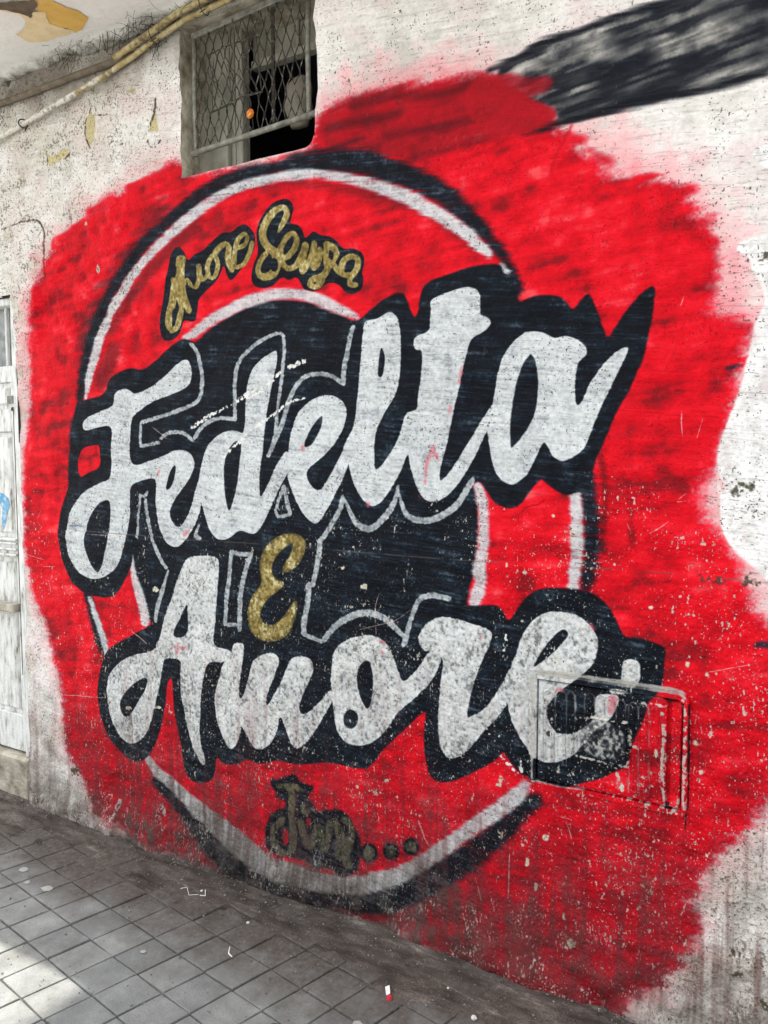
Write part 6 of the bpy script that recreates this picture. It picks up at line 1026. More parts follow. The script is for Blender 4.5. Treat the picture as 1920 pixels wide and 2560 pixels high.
# ragged arrises of the window opening
near = (np.abs(GX-WX0) < .001) | (np.abs(GX-WX1) < .001)
inz = (GZg > WZ0-.001) & (GZg < WZ1+.001)
VX += np.where(near & inz, noise1(GZg*1.0, 11, 14)*.006+noise1(GZg, 12, 45)*.003, 0)
nz = (np.abs(GZg-WZ0) < .001) & (GX > WX0-.001) & (GX < WX1+.001)
VZ += np.where(nz, noise1(GX, 13, 10)*.004+np.clip((GX-WX1+.04)/.04, 0, 1)**2*.032, 0)
ny, nx = GX.shape
vid = np.arange(ny*nx).reshape(ny, nx)
cx = (GX[:-1, :-1]+GX[1:, 1:])/2; cz = (GZg[:-1, :-1]+GZg[1:, 1:])/2
hole = ((cx > WX0) & (cx < WX1) & (cz > WZ0) & (cz < WZ1)) | ((cx > BX0) & (cx < BX1) & (cz > BZ0) & (cz < BZ1)) | ((cx < DX1) & (cz < DZ1))
keep = ~hole
q = np.stack([vid[:-1, :-1], vid[:-1, 1:], vid[1:, 1:], vid[1:, :-1]], -1)[keep]
me = bpy.data.meshes.new('painted_wall')
me.vertices.add(ny*nx); me.vertices.foreach_set('co', np.stack([VX, -hh, VZ], -1).ravel())
me.loops.add(q.size); me.loops.foreach_set('vertex_index', q.ravel().astype(np.int32))
me.polygons.add(len(q)); me.polygons.foreach_set('loop_start', np.arange(0, q.size, 4, dtype=np.int32))
me.update(calc_edges=True); me.validate()
wall_uv(me)
link('painted_wall', me, M_wall, bld, True)
def wall_h(x, z):
    i = int(np.argmin(abs(gx-x))); j = int(np.argmin(abs(gz-z))); return float(hh[j, i])
# window reveal (jambs, sill, head), rough like the arris it starts from
ring = []
for z in np.linspace(WZ0, WZ1, 26): ring.append((WX0, z, 'L'))
for x in np.linspace(WX0, WX1, 26)[1:]: ring.append((x, WZ1, 'T'))
for z in np.linspace(WZ1, WZ0, 26)[1:]: ring.append((WX1, z, 'R'))
for x in np.linspace(WX1, WX0, 26)[1:-1]: ring.append((x, WZ0, 'B'))
rv = MB(); D_ = [-.0, .03, .07, .12, .18, .26]
for k, (x, z, s_) in enumerate(ring):
    for d in D_:
        xx, zz = x, z
        if s_ in 'LR': xx += float(noise1(z, 11, 14))*.006+float(noise1(z, 12, 45))*.003+float(noise1(z+d*3, 31, 22))*.006*(d > .01)
        if s_ == 'B': zz += float(noise1(x, 13, 10))*.004
        if s_ in 'BR': zz += max(0, (xx-WX1+.04)/.04)**2*.032*(1 if s_ == 'B' or z == WZ0 else 0)
        yb = -wall_h(x, z)+.0005 if d == 0 else d
        rv.v.append((xx, yb, zz))
K = len(ring); nd = len(D_)
for k in range(K):
    k2 = (k+1) % K
    for d in range(nd-1): rv.f.append((k*nd+d, k2*nd+d, k2*nd+d+1, k*nd+d+1))
rv.build('window_reveal', M_jamb, bld, True)
# the mass of the house round the window room
bd = MB()
bd.box(-4.6, 1.8, .30, 6, -.2, 2.40); bd.box(-4.6, -2.62, .30, 6, 2.401, 3.10); bd.box(-1.0, 1.8, .30, 6, 2.401, 3.10)
bd.box(-2.619, -1.001, 1.4, 6, 2.401, 3.10); bd.box(-4.6, 1.8, .002, 6, 3.245, 8.1)
bd.box(-4.62, -4.601, 0, 6, -.2, 3.1); bd.box(1.801, 1.82, 0, 6, -.2, 3.1)
bd.build('house_body', M_build, bld)
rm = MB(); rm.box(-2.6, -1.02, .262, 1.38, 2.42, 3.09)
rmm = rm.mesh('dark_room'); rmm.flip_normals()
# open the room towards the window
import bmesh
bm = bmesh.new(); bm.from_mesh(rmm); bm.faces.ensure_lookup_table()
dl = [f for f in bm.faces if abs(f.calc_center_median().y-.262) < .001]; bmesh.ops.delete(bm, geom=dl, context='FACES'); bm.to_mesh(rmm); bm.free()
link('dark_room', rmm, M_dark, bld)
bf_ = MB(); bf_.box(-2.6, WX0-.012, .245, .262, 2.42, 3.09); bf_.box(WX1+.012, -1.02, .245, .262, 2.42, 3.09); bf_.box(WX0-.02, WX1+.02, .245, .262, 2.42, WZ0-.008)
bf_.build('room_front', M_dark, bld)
# unseen slab added to shade the pavement, floor slab over the wall with crumbling underside
sl = MB(); sl.box(-4.35, 1.9, -1.2, -.002, 7.0, 7.15); sl.build('shade_slab', M_build, bld)
xs_ = np.arange(-4.6, 1.81, .03); ys_ = np.concatenate([[-.40], np.arange(-.38, -.12, .03), np.arange(-.12, .031, .01)])
sv = MB()
for x in xs_:
    for y in ys_:
        e = max(0, (y+.075)/.105)
        n_ = .5+.5*float(noise1(x+y*1.3, 21, 9)); n2_ = .5+.5*float(noise1(x*1.7-y*4, 22, 28))
        e = max(0.0, (y+.03+.05*n_)/.07) if y > -.1 else 0
        z = 3.080-min(e, 1)*(.010+.020*n_*n2_+.006*float(noise1(x*3+y*60, 23, 20)))+.003*float(noise1(x+y, 24, 3))
        sv.v.append((x+.006*float(noise1(y*30+x*9, 25, 3)), y, z))
nyy = len(ys_)
for i in range(len(xs_)-1):
    for j in range(nyy-1): sv.f.append((i*nyy+j, i*nyy+j+1, (i+1)*nyy+j+1, (i+1)*nyy+j))
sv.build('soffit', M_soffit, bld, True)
fs = MB(); fs.box(-4.6, 1.8, -.402, .0, 3.095, 3.244); fs.build('floor_slab', M_white, bld)
def jag(pts, amp, seed):
    r_ = np.random.RandomState(seed); P = [np.array(p, float) for p in pts]; o_ = []
    for a, b in zip(P, P[1:]+P[:1]):
        n_ = max(1, int(np.linalg.norm(b-a)/.009))
        for k in range(n_): o_.append(tuple(a+(b-a)*k/n_+(r_.normal(0, amp, 2) if k else 0)))
    return o_
# flaked old paint showing on the underside, three coats
fl_ = MB(); fl_.flat(jag([(-2.62,-.388),(-2.40,-.30),(-2.392,-.245),(-2.372,-.20),(-2.378,-.155),(-2.41,-.140),(-2.455,-.118),(-2.50,-.112),(-2.50,-.150),(-2.54,-.185),(-2.545,-.235),(-2.52,-.268),(-2.48,-.285),(-2.56,-.32),(-2.62,-.36)], .0022, 1), 3.0755)
fl_.build('ochre_paint_layer', M_ochre, bld)
fl_ = MB(); fl_.flat(jag([(-2.62,-.389),(-2.56,-.335),(-2.53,-.30),(-2.50,-.27),(-2.47,-.262),(-2.505,-.235),(-2.53,-.20),(-2.51,-.155),(-2.49,-.128),(-2.525,-.118),(-2.58,-.128),(-2.64,-.128),(-2.70,-.150),(-2.712,-.170),(-2.70,-.222),(-2.66,-.222),(-2.62,-.235),(-2.585,-.262),(-2.575,-.30),(-2.60,-.33)], .0022, 2), 3.0742)
fl_.build('cream_paint_layer', M_creamp, bld)
fl_ = MB(); fl_.flat(jag([(-2.60,-.392),(-2.44,-.325),(-2.455,-.305),(-2.49,-.288),(-2.53,-.275),(-2.555,-.262),(-2.562,-.30),(-2.59,-.34),(-2.62,-.375)], .0022, 3), 3.0730)
fl_.build('bare_patch', M_brownp, bld)

# mortar and packed dirt along the foot of the wall
mx = np.arange(-4.2, 1.2, .014); my = np.linspace(.03, -.52, 52)
hzc = np.interp(mx, [-4, -3.12, -2.85, -2.3, -2.0, -1.7, -1.42, -1.26, -1.12, -1.0, -.9, -.5, 1], [-.05, -.058, -.088, -.086, -.100, -.093, -.086, -.072, -.064, -.078, -.090, -.101, -.10])
NM = fbm(len(mx), 52, 9, 6, 301, 4); NF = fbm(len(mx), 52, 2.2, 2, 305, 2); NE = fbm(len(mx), 52, 16, 14, 309, 3)
mb = MB()
for i, x in enumerate(mx):
    for j, y in enumerate(my):
        t = min(max((.0-y)/.22, 0), 1); s_ = (1-t)**4.5
        z = (GZ+.0035)*(1-s_)+(hzc[i]-.004)*s_+(NM[i, j]-.5)*.010+(NF[i, j]-.5)*.004
        drop = max(0, (-y-.06-.19*NE[i, j])/.10); z -= drop*.012
        z = max(z, GZ-.03)
        mb.v.append((x, y, z))
for i in range(len(mx)-1):
    for j in range(len(my)-1): mb.f.append((i*52+j, i*52+j+1, (i+1)*52+j+1, (i+1)*52+j))
tag(mb.build('dirt_strip', M_grit, None, True), kind='stuff')
def ground_z(x, y):
    i = int(np.clip((x-mx[0])/.014, 0, len(mx)-1)); j = int(np.clip((.03-y)/.55*51, 0, 51))
    return max(GZ, mb.v[i*52+j][2]) if y > -.5 else GZ
# grit and crumbs swept against the wall
gm = MB()
for k in range(4200):
    x = rng.uniform(-3.9, .3); y = -abs(rng.normal(.03, .16)) if k % 3 else -rng.uniform(.0, .9)
    if y > -.02: y = -.03
    z = ground_z(x, y); r = abs(rng.normal(0, .0016))+.0011; r = min(r, .0065); n0 = len(gm.v)
    for d in ((1, 0, 0), (-1, 0, 0), (0, 1, 0), (0, -1, 0), (0, 0, .8), (0, 0, -.5)):
        s_ = r*rng.uniform(.6, 1.3); gm.v.append((x+d[0]*s_, y+d[1]*s_, z+r*.3+d[2]*s_))
    gm.f += [tuple(n0+i for i in f) for f in ((0,2,4),(2,1,4),(1,3,4),(3,0,4),(2,0,5),(1,2,5),(3,1,5),(0,3,5))]
M_gravel = simple('grit', [(.35, (.05, .045, .04)), (.55, (.14, .13, .12)), (.72, (.42, .41, .38))], 55, .9, 0)
tag(gm.build('grit', M_gravel), kind='stuff')

# ---------------------------------------------------------------- doorway at the far left
door = tag(empty('door', (-3.3, .05, -.05)), 'white painted old wooden door with a small dusty pane, cut by the left picture edge', 'door')
d = MB()
d.box(-3.122, -3.0775, .004, .10, .12, 2.183, .005); d.box(-4.05, -3.1225, .006, .10, 2.150, 2.183, .004)
d.build('door_frame', M_door, door)
d = MB()   # leaf: rails and stiles round panes and panels
Y0 = .024
d.box(-3.166, -3.126, Y0, .06, .13, 1.8195, .004); d.box(-4.0, -3.90, Y0, .06, .13, 2.147, .003)
for z0, z1, xr in ((1.820, 1.892, -3.126), (1.60, 1.70, -3.1665), (1.03, 1.12, -3.1665), (.13, .30, -3.1665)): d.box(-3.899, xr, Y0+.001, .06, z0, z1, .003)
d.box(-3.62, -3.54, Y0+.001, .06, .301, 1.599, .003); d.box(-3.62, -3.54, Y0+.001, .06, 1.893, 2.147, .003)
d.build('door_leaf', M_door, door)
p = MB(); p.box(-3.539, -3.127, .050, .056, 1.893, 2.149); p.build('pane', M_glass, door)
p = MB(); p.box(-3.899, -3.621, .050, .056, 1.893, 2.149); p.build('pane', M_glass, door)
p = MB(); p.box(-3.205, -3.193, .034, .0495, 1.893, 2.149, .003); p.build('glazing_bar', M_door, door)
for a, b in ((-3.899, -3.621), (-3.539, -3.167)):
    for z0, z1 in ((1.121, 1.599), (.301, 1.029), (1.701, 1.819)):
        p = MB(); p.box(a, b, .040, .05, z0, z1); p.box(a+.02, b-.02, .030, .0395, z0+.02, z1-.02, .008); p.build('panel', M_door, door)
for z in (1.115, 1.098, 1.072, 1.046):
    p = MB(); p.box(-3.899, -3.150+.02*(z-1.1), .012, .0245, z-.006, z+.003, .002); p.build('moulding', M_door, door)
p = MB(); p.box(-3.98, -3.135, -.022, .0225, .790, .826, .004); p.build('drip_moulding', M_dirtwhite, door)
p = MB(); p.box(-3.158, -3.116, .0005, .0035, 1.722, 1.757, .001); p.build('hinge', M_iron, door)
p = MB(); p.tube([(-3.145, .0225, 1.700), (-3.145, .016, 1.700)], .009, 10); p.build('bolt_hole', M_gap, door)
p = MB(); p.box(-3.1255, -3.1225, .006, .0235, .5, 1.70); p.box(-3.0775, -3.0757, -.004, .02, 1.55, 1.93); p.build('gap', M_gap, door)
M_blue = simple('blue_spray', [(.35, srgb(206, 214, 218)), (.5, srgb(110, 170, 206)), (.7, srgb(60, 140, 190))], 40, .7, 0)
p = MB(); p.v = [(x, .0225 if x > -3.167 else .0285, z) for x, z in ((-3.30, 1.33), (-3.25, 1.32), (-3.215, 1.30), (-3.205, 1.27), (-3.22, 1.24), (-3.24, 1.19), (-3.262, 1.15), (-3.268, 1.20), (-3.26, 1.26), (-3.30, 1.28))]
p.f = [tuple(range(10))]; p.build('blue_spray_mark', M_blue, door)
st = tag(MB().box(-4.1, -3.082, -.012, .28, -.16, .118, .012).build('door_step', M_dirtwhite), 'worn whitewashed stone step under the white door', 'step')

# ---------------------------------------------------------------- pipes under the slab
def polyz(xs, zs, x): return float(np.interp(x, xs, zs))
cd = MB(); cd.tube([(x, -.016-.001*math.sin(x*9), 2.988+.0015*math.sin(x*7)) for x in np.linspace(-4.4, -2.30, 40)], .013, 10)
tag(cd.build('conduit', M_conduit, None, True), 'dusty brown conduit running level along the wall under the ceiling slab', 'pipe')
px_ = [-4.4, -3.14, -2.665, -2.443, -2.021, -1.6, -1.2]; pz_ = [2.60, 2.848, 2.914, 2.955, 3.040, 3.060, 3.062]
pp_ = MB(); X_ = np.linspace(-4.4, -1.2, 90)
pp_.tube([(x, -.022-.012*max(0, min(1, (x+2.3)*2)), polyz(px_, pz_, x)-.004+.002*math.sin(x*11)) for x in X_], [.0105+.0012*math.sin(x*37)*(x < -2.4) for x in X_], 10)
tag(pp_.build('gas_pipe', M_pipe, None, True), 'yellow pipe flaking to white, the lower and longer one rising to the window top', 'pipe')
pp_ = MB(); X_ = np.linspace(-2.37, -1.2, 40)
pp_.tube([(x, -.046-.012*max(0, min(1, (x+2.3)*2)), polyz(px_, pz_, x)+.013) for x in X_], .0115, 10)
tag(pp_.build('gas_pipe', M_pipe, None, True), 'short upper yellow pipe lying on the other pipe above the window', 'pipe')
for i, (x, lab) in enumerate(((-2.17, 'dark wire tied round the yellow pipes beside the window corner'), (-1.93, 'dark wire hooked round the yellow pipes over the window grille'))):
    t = MB(); z = polyz(px_, pz_, x)+.004
    t.tube([(x+.012*math.sin(a*.5), -.045+.031*math.cos(a), z+.031*math.sin(a)) for a in np.linspace(0, 6.6, 22)]+[(x+.02, -.08, z-.045)], .0018, 5)
    tag(t.build('wire_tie', M_root), lab, 'wire')
t = MB(); t.tube([(-2.95+.016*math.cos(a)*.4, -.022+.017*math.cos(a), 2.872+.017*math.sin(a)) for a in np.linspace(0, 6.3, 16)]+[(-2.94, -.02, 2.842)], .0028, 5)
tag(t.build('wire_tie', M_root), 'rusty clip holding the white flaking pipe near the left edge', 'wire')
# cobwebs, dry roots and soot hanging in the corner
rt = MB()
for k in range(300):
    cxk, wd = ((-2.12, .16), (-2.30, .10), (-2.62, .12), (-2.17, .05))[k % 4]
    x = rng.normal(cxk, wd*.6); y = -abs(rng.normal(0, .045)); z = 3.072-abs(rng.normal(0, .012)); L = rng.uniform(.01, .055)
    if k % 4 == 3: z = 3.0+rng.normal(0, .02); y = -.02-abs(rng.normal(0, .01)); L *= .7
    pts = [(x, y, z)]; dx_, dy_, dz_ = rng.normal(0, .7), rng.normal(0, .5), rng.normal(-.5, .8)
    for s_ in range(7):
        dx_ += rng.normal(0, .6); dy_ += rng.normal(0, .4); dz_ += rng.normal(0, .5); x += dx_*L/9; y += dy_*L/9; z += dz_*L/9
        pts.append((x, min(y, -.004), min(z, 3.08)))
    rt.tube(pts, rng.uniform(.0003, .0008), 4, False)
for x in (-2.43, -2.415, -2.35, -2.28, -2.39, -2.24):
    rt.tube([(x, -.06, 3.076), (x+.004, -.062, 3.05), (x+rng.normal(0, .012), -.055, 3.01+rng.uniform(-.01, .01))], .0011, 4)
tag(rt.build('dry_roots', M_root), kind='stuff')

# ---------------------------------------------------------------- window grille and what is behind it
gy = .030
gr_ = tag(empty('window_grille', (-1.78, gy, 2.6)), 'old iron window grille with torn diamond wire mesh, set in the small window', 'grille')
def gz_(x, t): return (2.600+(x+2.05)*.052)*(1-t)+(3.000+(x+2.05)*.06)*t
t = MB(); t.tube([(-2.058, gy, gz_(-2.058, 0)), (-1.75, gy-.004, gz_(-1.75, 0)-.002), (-1.488, gy, gz_(-1.488, 0))], .0105, 8); t.build('bottom_bar', M_iron, gr_, True)
t = MB(); t.box(-2.05, -1.488, gy-.008, gy+.008, 2.996, 3.018, .002)
for i, v_ in enumerate(t.v): t.v[i] = (v_[0], v_[1], v_[2]+(v_[0]+2.05)*.06)
t.build('top_bar', M_iron, gr_)
for x in (-2.040, -1.536):
    t = MB(); t.tube([(x, gy, gz_(x, -.03)), (x-.002, gy-.003, gz_(x, .5)), (x, gy, gz_(x, 1.02))], .0085, 8); t.build('side_bar', M_iron, gr_, True)
t = MB(); t.box(-1.70, -1.688, gy+.010, gy+.016, 2.64, 3.02); t.build('flat_bar', M_wire, gr_)
ns = 26; wst = (2.036-1.545)/ns; hstep = .043
for i in range(ns+1):
    x0 = -2.034+i*wst; pts = []
    for k in range(9):
        tt = k/8; z = gz_(x0, tt*.985+.005)
        bulge = math.exp(-((x0+1.93)/.08)**2-((z-2.76)/.10)**2)
        xx = x0+(wst*.5 if (k+i) % 2 else -wst*.5)*.94+rng.normal(0, .0014)+bulge*.012
        xx = min(max(xx, -2.036), -1.54)
        yy = gy-.002+rng.normal(0, .0022)-bulge*.012+(.0018 if k % 2 else -.0018)
        pts.append((xx, yy, z+rng.normal(0, .002)))
    if i == 14: pts = pts[3:]
    # short straight bond where strands touch, like expanded metal
    P2 = []
    for k, p in enumerate(pts):
        P2 += [(p[0], p[1], p[2]-.006), (p[0], p[1], p[2]+.006)]
    t = MB(); t.tube(P2, .0021, 5); t.build('mesh_strand', M_wire, gr_)
# second wire frame, torn and leaning in front
bk = tag(empty('wire_basket', (-1.84, gy-.02, 2.76)), 'bent broken wire frame hooked on the middle of the window grille', 'wire')
yb = gy-.020
def wp(*pts, r=.002, name='wire'):
    t = MB(); t.tube(pts, r, 5); t.build(name, M_wire, bk)
wp((-1.965, yb, 2.912), (-1.87, yb-.012, 2.915), (-1.73, yb, 2.925), r=.0026)
wp((-1.948, yb, 2.715), (-1.88, yb-.01, 2.716), (-1.80, yb-.014, 2.728), (-1.715, yb, 2.735), r=.0034)
for a, b in (((-1.955, 2.905), (-1.89, 2.72)), ((-1.93, 2.90), (-1.94, 2.72)), ((-1.90, 2.912), (-1.80, 2.73)), ((-1.86, 2.915), (-1.85, 2.72)), ((-1.83, 2.918), (-1.73, 2.735)), ((-1.78, 2.92), (-1.77, 2.80)), ((-1.87, 2.86), (-1.76, 2.74)), ((-1.96, 2.86), (-1.91, 2.80)), ((-1.81, 2.80), (-1.86, 2.72)), ((-1.74, 2.925), (-1.72, 2.74))):
    mx_ = ((a[0]+b[0])/2+rng.normal(0, .006), yb-.012, (a[1]+b[1])/2)
    wp((a[0], yb, a[1]), mx_, (b[0], yb, b[1]), r=.0016)
# shutter board, post and transom behind
sh_ = tag(empty('window_shutter', (-1.95, .22, 2.5)), 'grey wooden shutter board with post and transom behind the window grille', 'shutter')
MB().box(-2.10, -1.945, .135, .150, 2.47, 3.06, .002).build('shutter_board', M_board, sh_)
MB().box(-2.30, -1.960, .110, .128, 2.47, 2.72, .002).build('lower_board', M_board, sh_)
MB().box(-1.938, -1.905, .13, .17, 2.47, 3.07, .003).build('post', M_timber, sh_)
MB().box(-1.904, -1.46, .18, .215, 2.925, 2.952, .003).build('transom', M_timber, sh_)
MB().box(-1.904, -1.46, .196, .208, 2.954, 3.07).build('upper_board', M_board, sh_)
MB().box(-1.70, -1.69, .186, .195, 2.954, 3.07).build('strip', M_timber, sh_)
# cloth bundle on the right
bm = bmesh.new(); bmesh.ops.create_uvsphere(bm, u_segments=20, v_segments=14, radius=1)
for v_ in bm.verts:
    c_ = v_.co; k = .9+.1*math.sin(c_.x*5+c_.z*7)
    z = c_.z*(.092 if c_.z > 0 else .100); z = max(z, -.088)
    v_.co = Vector((math.copysign(abs(c_.x)**.6, c_.x)*.062*k, c_.y*.03*k, z))
me = bpy.data.meshes.new('cloth_bundle'); bm.to_mesh(me); bm.free()
o = link('cloth_bundle', me, M_sack, None, True); o.location = (-1.70, .20, 2.768)
tag(o, 'grey cloth bundle hanging inside the window at its right side', 'cloth')
# flower
fo = tag(empty('artificial_flower', (-1.768, .012, 2.672)), 'small orange and yellow artificial flower stuck in the window grille', 'flower')
def petals(n, r, cz, mat, name, tilt):
    for k in range(n):
        a = 2*math.pi*k/n+tilt; mbp = MB(); ca, sa = math.cos(a), math.sin(a)
        pr = [(0, 0, 0), (.45, .30, -.3), (1, .34, -.25), (1.15, 0, -.1), (1, -.34, -.25), (.45, -.30, -.3)]
        mbp.v = [(fo.location.x+(u_*ca-w_2*sa)*r, fo.location.y-.004+d_*r*.6-cz, fo.location.z+(u_*sa+w_2*ca)*r) for u_, w_2, d_ in pr]
        mbp.f = [(0, 1, 2, 3), (0, 3, 4, 5)]; mbp.build(name, mat, fo)
petals(9, .0145, 0, M_orange, 'petal', 0); petals(7, .010, .005, M_orange, 'petal', .3); 
for k in range(4):
    a = -1.9+k*.55; mbp = MB(); ca, sa = math.cos(a), math.sin(a); r = .010
    mbp.v = [(fo.location.x+.004+(u_*ca-w_2*sa)*r, fo.location.y-.015, fo.location.z-.003+(u_*sa+w_2*ca)*r) for u_, w_2 in ((0, 0), (.6, .26), (1.1, 0), (.6, -.26))]
    mbp.f = [(0, 1, 2, 3)]; mbp.build('yellow_petal', M_yellow, fo)
MB().tube([(-1.768, .016, 2.672), (-1.766, .02, 2.64), (-1.77, .022, 2.61)], .0013, 5).build('stem', M_root, fo)

# ---------------------------------------------------------------- meter cupboard let into the wall
mtr = tag(empty('meter_cupboard', (-.5, 0, .69)), 'metal meter cupboard let into the wall at the lower right, painted over by the mural', 'cupboard')
MB().box(BX0-.002, BX1+.002, .004, .05, BZ0-.002, BZ1+.002).build('recess', M_gap, mtr)
def round_ring(x0, x1, z0, z1, r, wl, wr, wt, wb):
    pass
fr = MB()
fr.box(-.729, BX0+.001, -.020, .02, .530, .862, .004)
fr.build('frame_left', M_metalpaint, mtr, uv=True)
fr = MB(); fr.prism([(BX0+.0015, .8475), (-.318, .8475), (-.3045, .839), (-.3045, .8385), (-.289, .8385), (-.291, .850), (-.297, .858), (-.306, .862), (BX0+.0015, .862)], -.019, .02)
fr.build('frame_top', M_metalpaint, mtr, uv=True)
fr = MB(); fr.box(-.3025, -.290, -.021, .02, .5415, .838, .004); fr.build('frame_right', M_metalpaint, mtr, uv=True)
fr = MB(); fr.prism([(BX0+.0015, .530), (-.312, .524), (-.298, .526), (-.290, .533), (-.289, .5412), (-.304, .5412), (-.318, .5405), (BX0+.0015, .5405)], -.012, .02)
fr.build('frame_bottom', M_metalpaint, mtr, uv=True)
dr = MB(); dr.box(BX0+.0050, -.3445, -.0125, .0, BZ0+.004, BZ1-.0035, .003)
leaf = dr.build('door', M_metalpaint, mtr, uv=True)
def pill(x0, x1, z0, z1, r):
    out_ = []
    for cx_, cz_, a0 in ((x1-r, z1-r, 0), (x0+r, z1-r, 90), (x0+r, z0+r, 180), (x1-r, z0+r, 270)):
        for k in range(4): a = math.radians(a0+k*30); out_.append((cx_+r*math.cos(a), cz_+r*math.sin(a)))
    return out_
def rib_mesh(x0, x1, z0, z1, r=.010, y=-.0127, hgt=.0045):
    mb_ = MB(); A1 = pill(x0, x1, z0, z1, r); B1 = pill(x0+.004, x1-.004, z0+.004, z1-.004, r-.003); C1 = pill(x0+.008, x1-.008, z0+.008, z1-.008, max(r-.006, .002))
    n_ = len(A1); mb_.v = [(a, y+.0004, b) for a, b in A1]+[(a, y-hgt, b) for a, b in B1]+[(a, y-.0002, b) for a, b in C1]
    for r_ in (0, 1):
        for i in range(n_): j = (i+1) % n_; mb_.f.append((r_*n_+i, r_*n_+j, (r_+1)*n_+j, (r_+1)*n_+i))
    return mb_
for x0, x1, z0, z1 in ((-.688, -.660, .598, .818), (-.652, -.626, .588, .822), (-.619, -.598, .588, .822), (-.572, -.545, .762, .822), (-.541, -.514, .764, .822), (-.509, -.484, .764, .822), (-.478, -.452, .762, .822), (-.436, -.412, .560, .822), (-.404, -.380, .557, .822), (-.374, -.351, .557, .822)):
    rib_mesh(x0, x1, z0, z1).build('rib', M_metalpaint, leaf, True, uv=True)
p = MB(); p.box(-.585, -.448, -.0175, -.0126, .640, .754, .0015); p.build('plate', M_metalpaint, leaf, uv=True)
p = rib_mesh(-.592, -.441, .633, .761, .006, -.0126, .009); p.build('plate_frame', M_metalpaint, leaf, True, uv=True)
kh = MB(); kh.tube([(-.669, -.0122, .688), (-.669, -.0150, .688)], [.0085, .0085], 14); kh.build('keyhole', M_gap, leaf)
hg = MB(); hg.box(-.3335, -.3075, -.013, .0, BZ0+.004, BZ1-.007, .003); hg.build('hinge_strip', M_metalpaint, mtr, uv=True)
hg = MB(); hg.box(-.3485, -.3325, .0008, .0035, BZ0+.010, BZ1-.014); hg.build('groove', M_metalpaint, mtr, uv=True)

# ---------------------------------------------------------------- litter
def lit(name, mb_, mat, label, cat='litter', smooth=False): return tag(mb_.build(name, mat, None, smooth), label, cat)
def gp(x, y, dz=.003): return (x, y, ground_z(x, y)+dz)
t = MB(); t.tube([gp(-1.985, -.180, .004), gp(-1.971, -.161, .004), gp(-1.929, -.194, .003), gp(-1.903, -.174, .003)], .0011, 5)
lit('bent_wire', t, M_whitepl, 'white zigzag plastic strip in the dirt, left of the hook shaped bit')
t = MB(); t.tube([gp(-1.893, -.176, .003), gp(-1.873, -.170, .003), gp(-1.899, -.142, .004)], .0018, 5)
lit('bent_wire', t, M_whitepl, 'white hook shaped plastic bit beside the zigzag strip in the dirt')
t = MB(); t.tube([gp(-1.60, -.352, .008), gp(-1.585, -.375, .006), gp(-1.565, -.382, .005)], .002, 5)
lit('plastic_bit', t, M_whitepl, 'thin curved white plastic bit lying on the pavement by a tile joint')
def blob(x, y, r, fl=.6, seed=0):
    b_ = bmesh.new(); bmesh.ops.create_icosphere(b_, subdivisions=2, radius=r); rr = np.random.RandomState(seed)
    z = ground_z(x, y)
    for v_ in b_.verts: v_.co = v_.co*(1+rr.normal(0, .13)); v_.co.z *= fl; v_.co += Vector((x, y, z+r*fl*.7))
    me_ = bpy.data.meshes.new('b'); b_.to_mesh(me_); b_.free(); return me_
o = link('pebble', blob(-.80, -.245, .0085, .7, 1), M_stonew); tag(o, 'largest white pebble lying in the dirt at the bottom of the picture', 'pebble')
o = link('pebble', blob(-.915, -.17, .004, .7, 2), M_stonew); tag(o, 'tiny white crumb in the dirt nearest the foot of the red paint', 'pebble')
o = link('pebble', blob(-1.64, -.215, .006, .6, 3), M_stonew); tag(o, 'pale crumb of plaster in the brown dirt right of the bent plastic strip', 'pebble')
o = link('pebble', blob(-1.91, -.150, .005, .6, 4), M_stonew); tag(o, 'white round crumb just above the bent plastic strips', 'pebble')
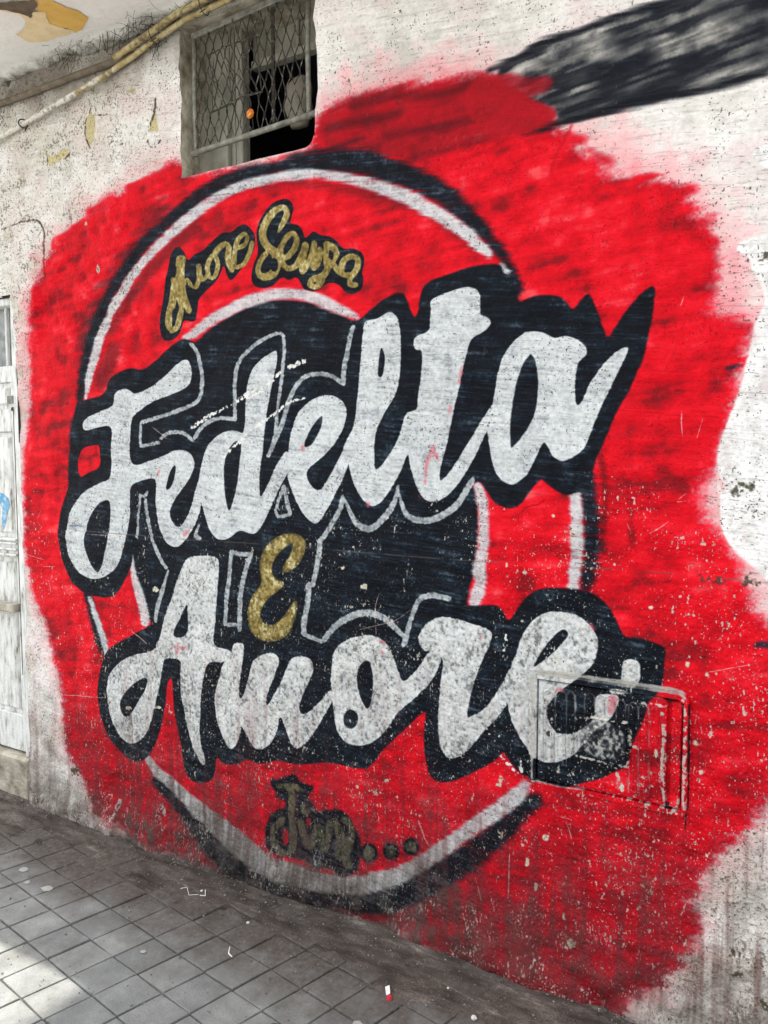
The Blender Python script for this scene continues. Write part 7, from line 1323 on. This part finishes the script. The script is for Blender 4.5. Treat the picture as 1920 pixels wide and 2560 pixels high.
bn = tag(empty('bottle_cap', (-1.045, -.295, GZ)), 'small red and white plastic scrap at the bottom centre', 'litter')
t = MB(); zz_ = ground_z(-1.045, -.295)
t.tube([(-1.045, -.295, zz_+.002), (-1.045, -.295, zz_+.010)], [.0085, .007], 14); t.build('red_cap', M_redpl, bn)
t = MB(); t.v = [(-1.058, -.290, zz_+.004), (-1.078, -.262, zz_+.006), (-1.066, -.256, zz_+.012), (-1.048, -.284, zz_+.010)]; t.f = [(0, 1, 2, 3)]; t.build('white_flap', M_whitepl, bn)
# flattened old gum and oil spots on the tiles
M_gum = simple('flattened_gum', [(.3, (.26, .27, .25)), (.7, (.36, .37, .34))], 60, .8, 0)
M_oil = simple('tar_spot', [(.3, (.012, .012, .012)), (.7, (.04, .04, .04))], 60, .6, 0)
for i, (x, y, r, mt, nm, lab, cat) in enumerate((
    (-1.072, -.427, .016, M_gum, 'chewing_gum', 'pale flattened gum spot on the pavement near the red cap', 'gum'),
    (-2.41, -.420, .022, M_gum, 'chewing_gum', 'largest pale gum spot on the pavement at the left', 'gum'),
    (-2.60, -.38, .018, M_gum, 'chewing_gum', 'pale gum spot closest to the wall at the far left', 'gum'),
    (-2.51, -.43, .012, M_gum, 'chewing_gum', 'small pale gum spot between the two bigger ones at the left', 'gum'),
    (-1.83, -.500, .010, M_gum, 'chewing_gum', 'greenish white gum spot beside a joint in the middle of the pavement', 'gum'),
    (-1.262, -.548, .017, M_oil, 'tar_spot', 'black tar blotch on the pavement at the bottom', 'stain'))):
    t = MB(); rr = np.random.RandomState(i+50)
    k_ = [r*(1+(.25 if mt is M_oil else .10)*rr.normal()) for _ in range(16)]
    t.v = [(x, y, GZ+.0048)]+[(x+k_[a]*math.cos(a*math.pi/8), y+k_[a]*.8*math.sin(a*math.pi/8), GZ+.0028) for a in range(16)]
    t.f = [(0, 1+a, 1+(a+1) % 16) for a in range(16)]
    lit(nm, t, mt, lab, cat, True)
for o in S.objects:
    if o.type == 'MESH': o.data.update()
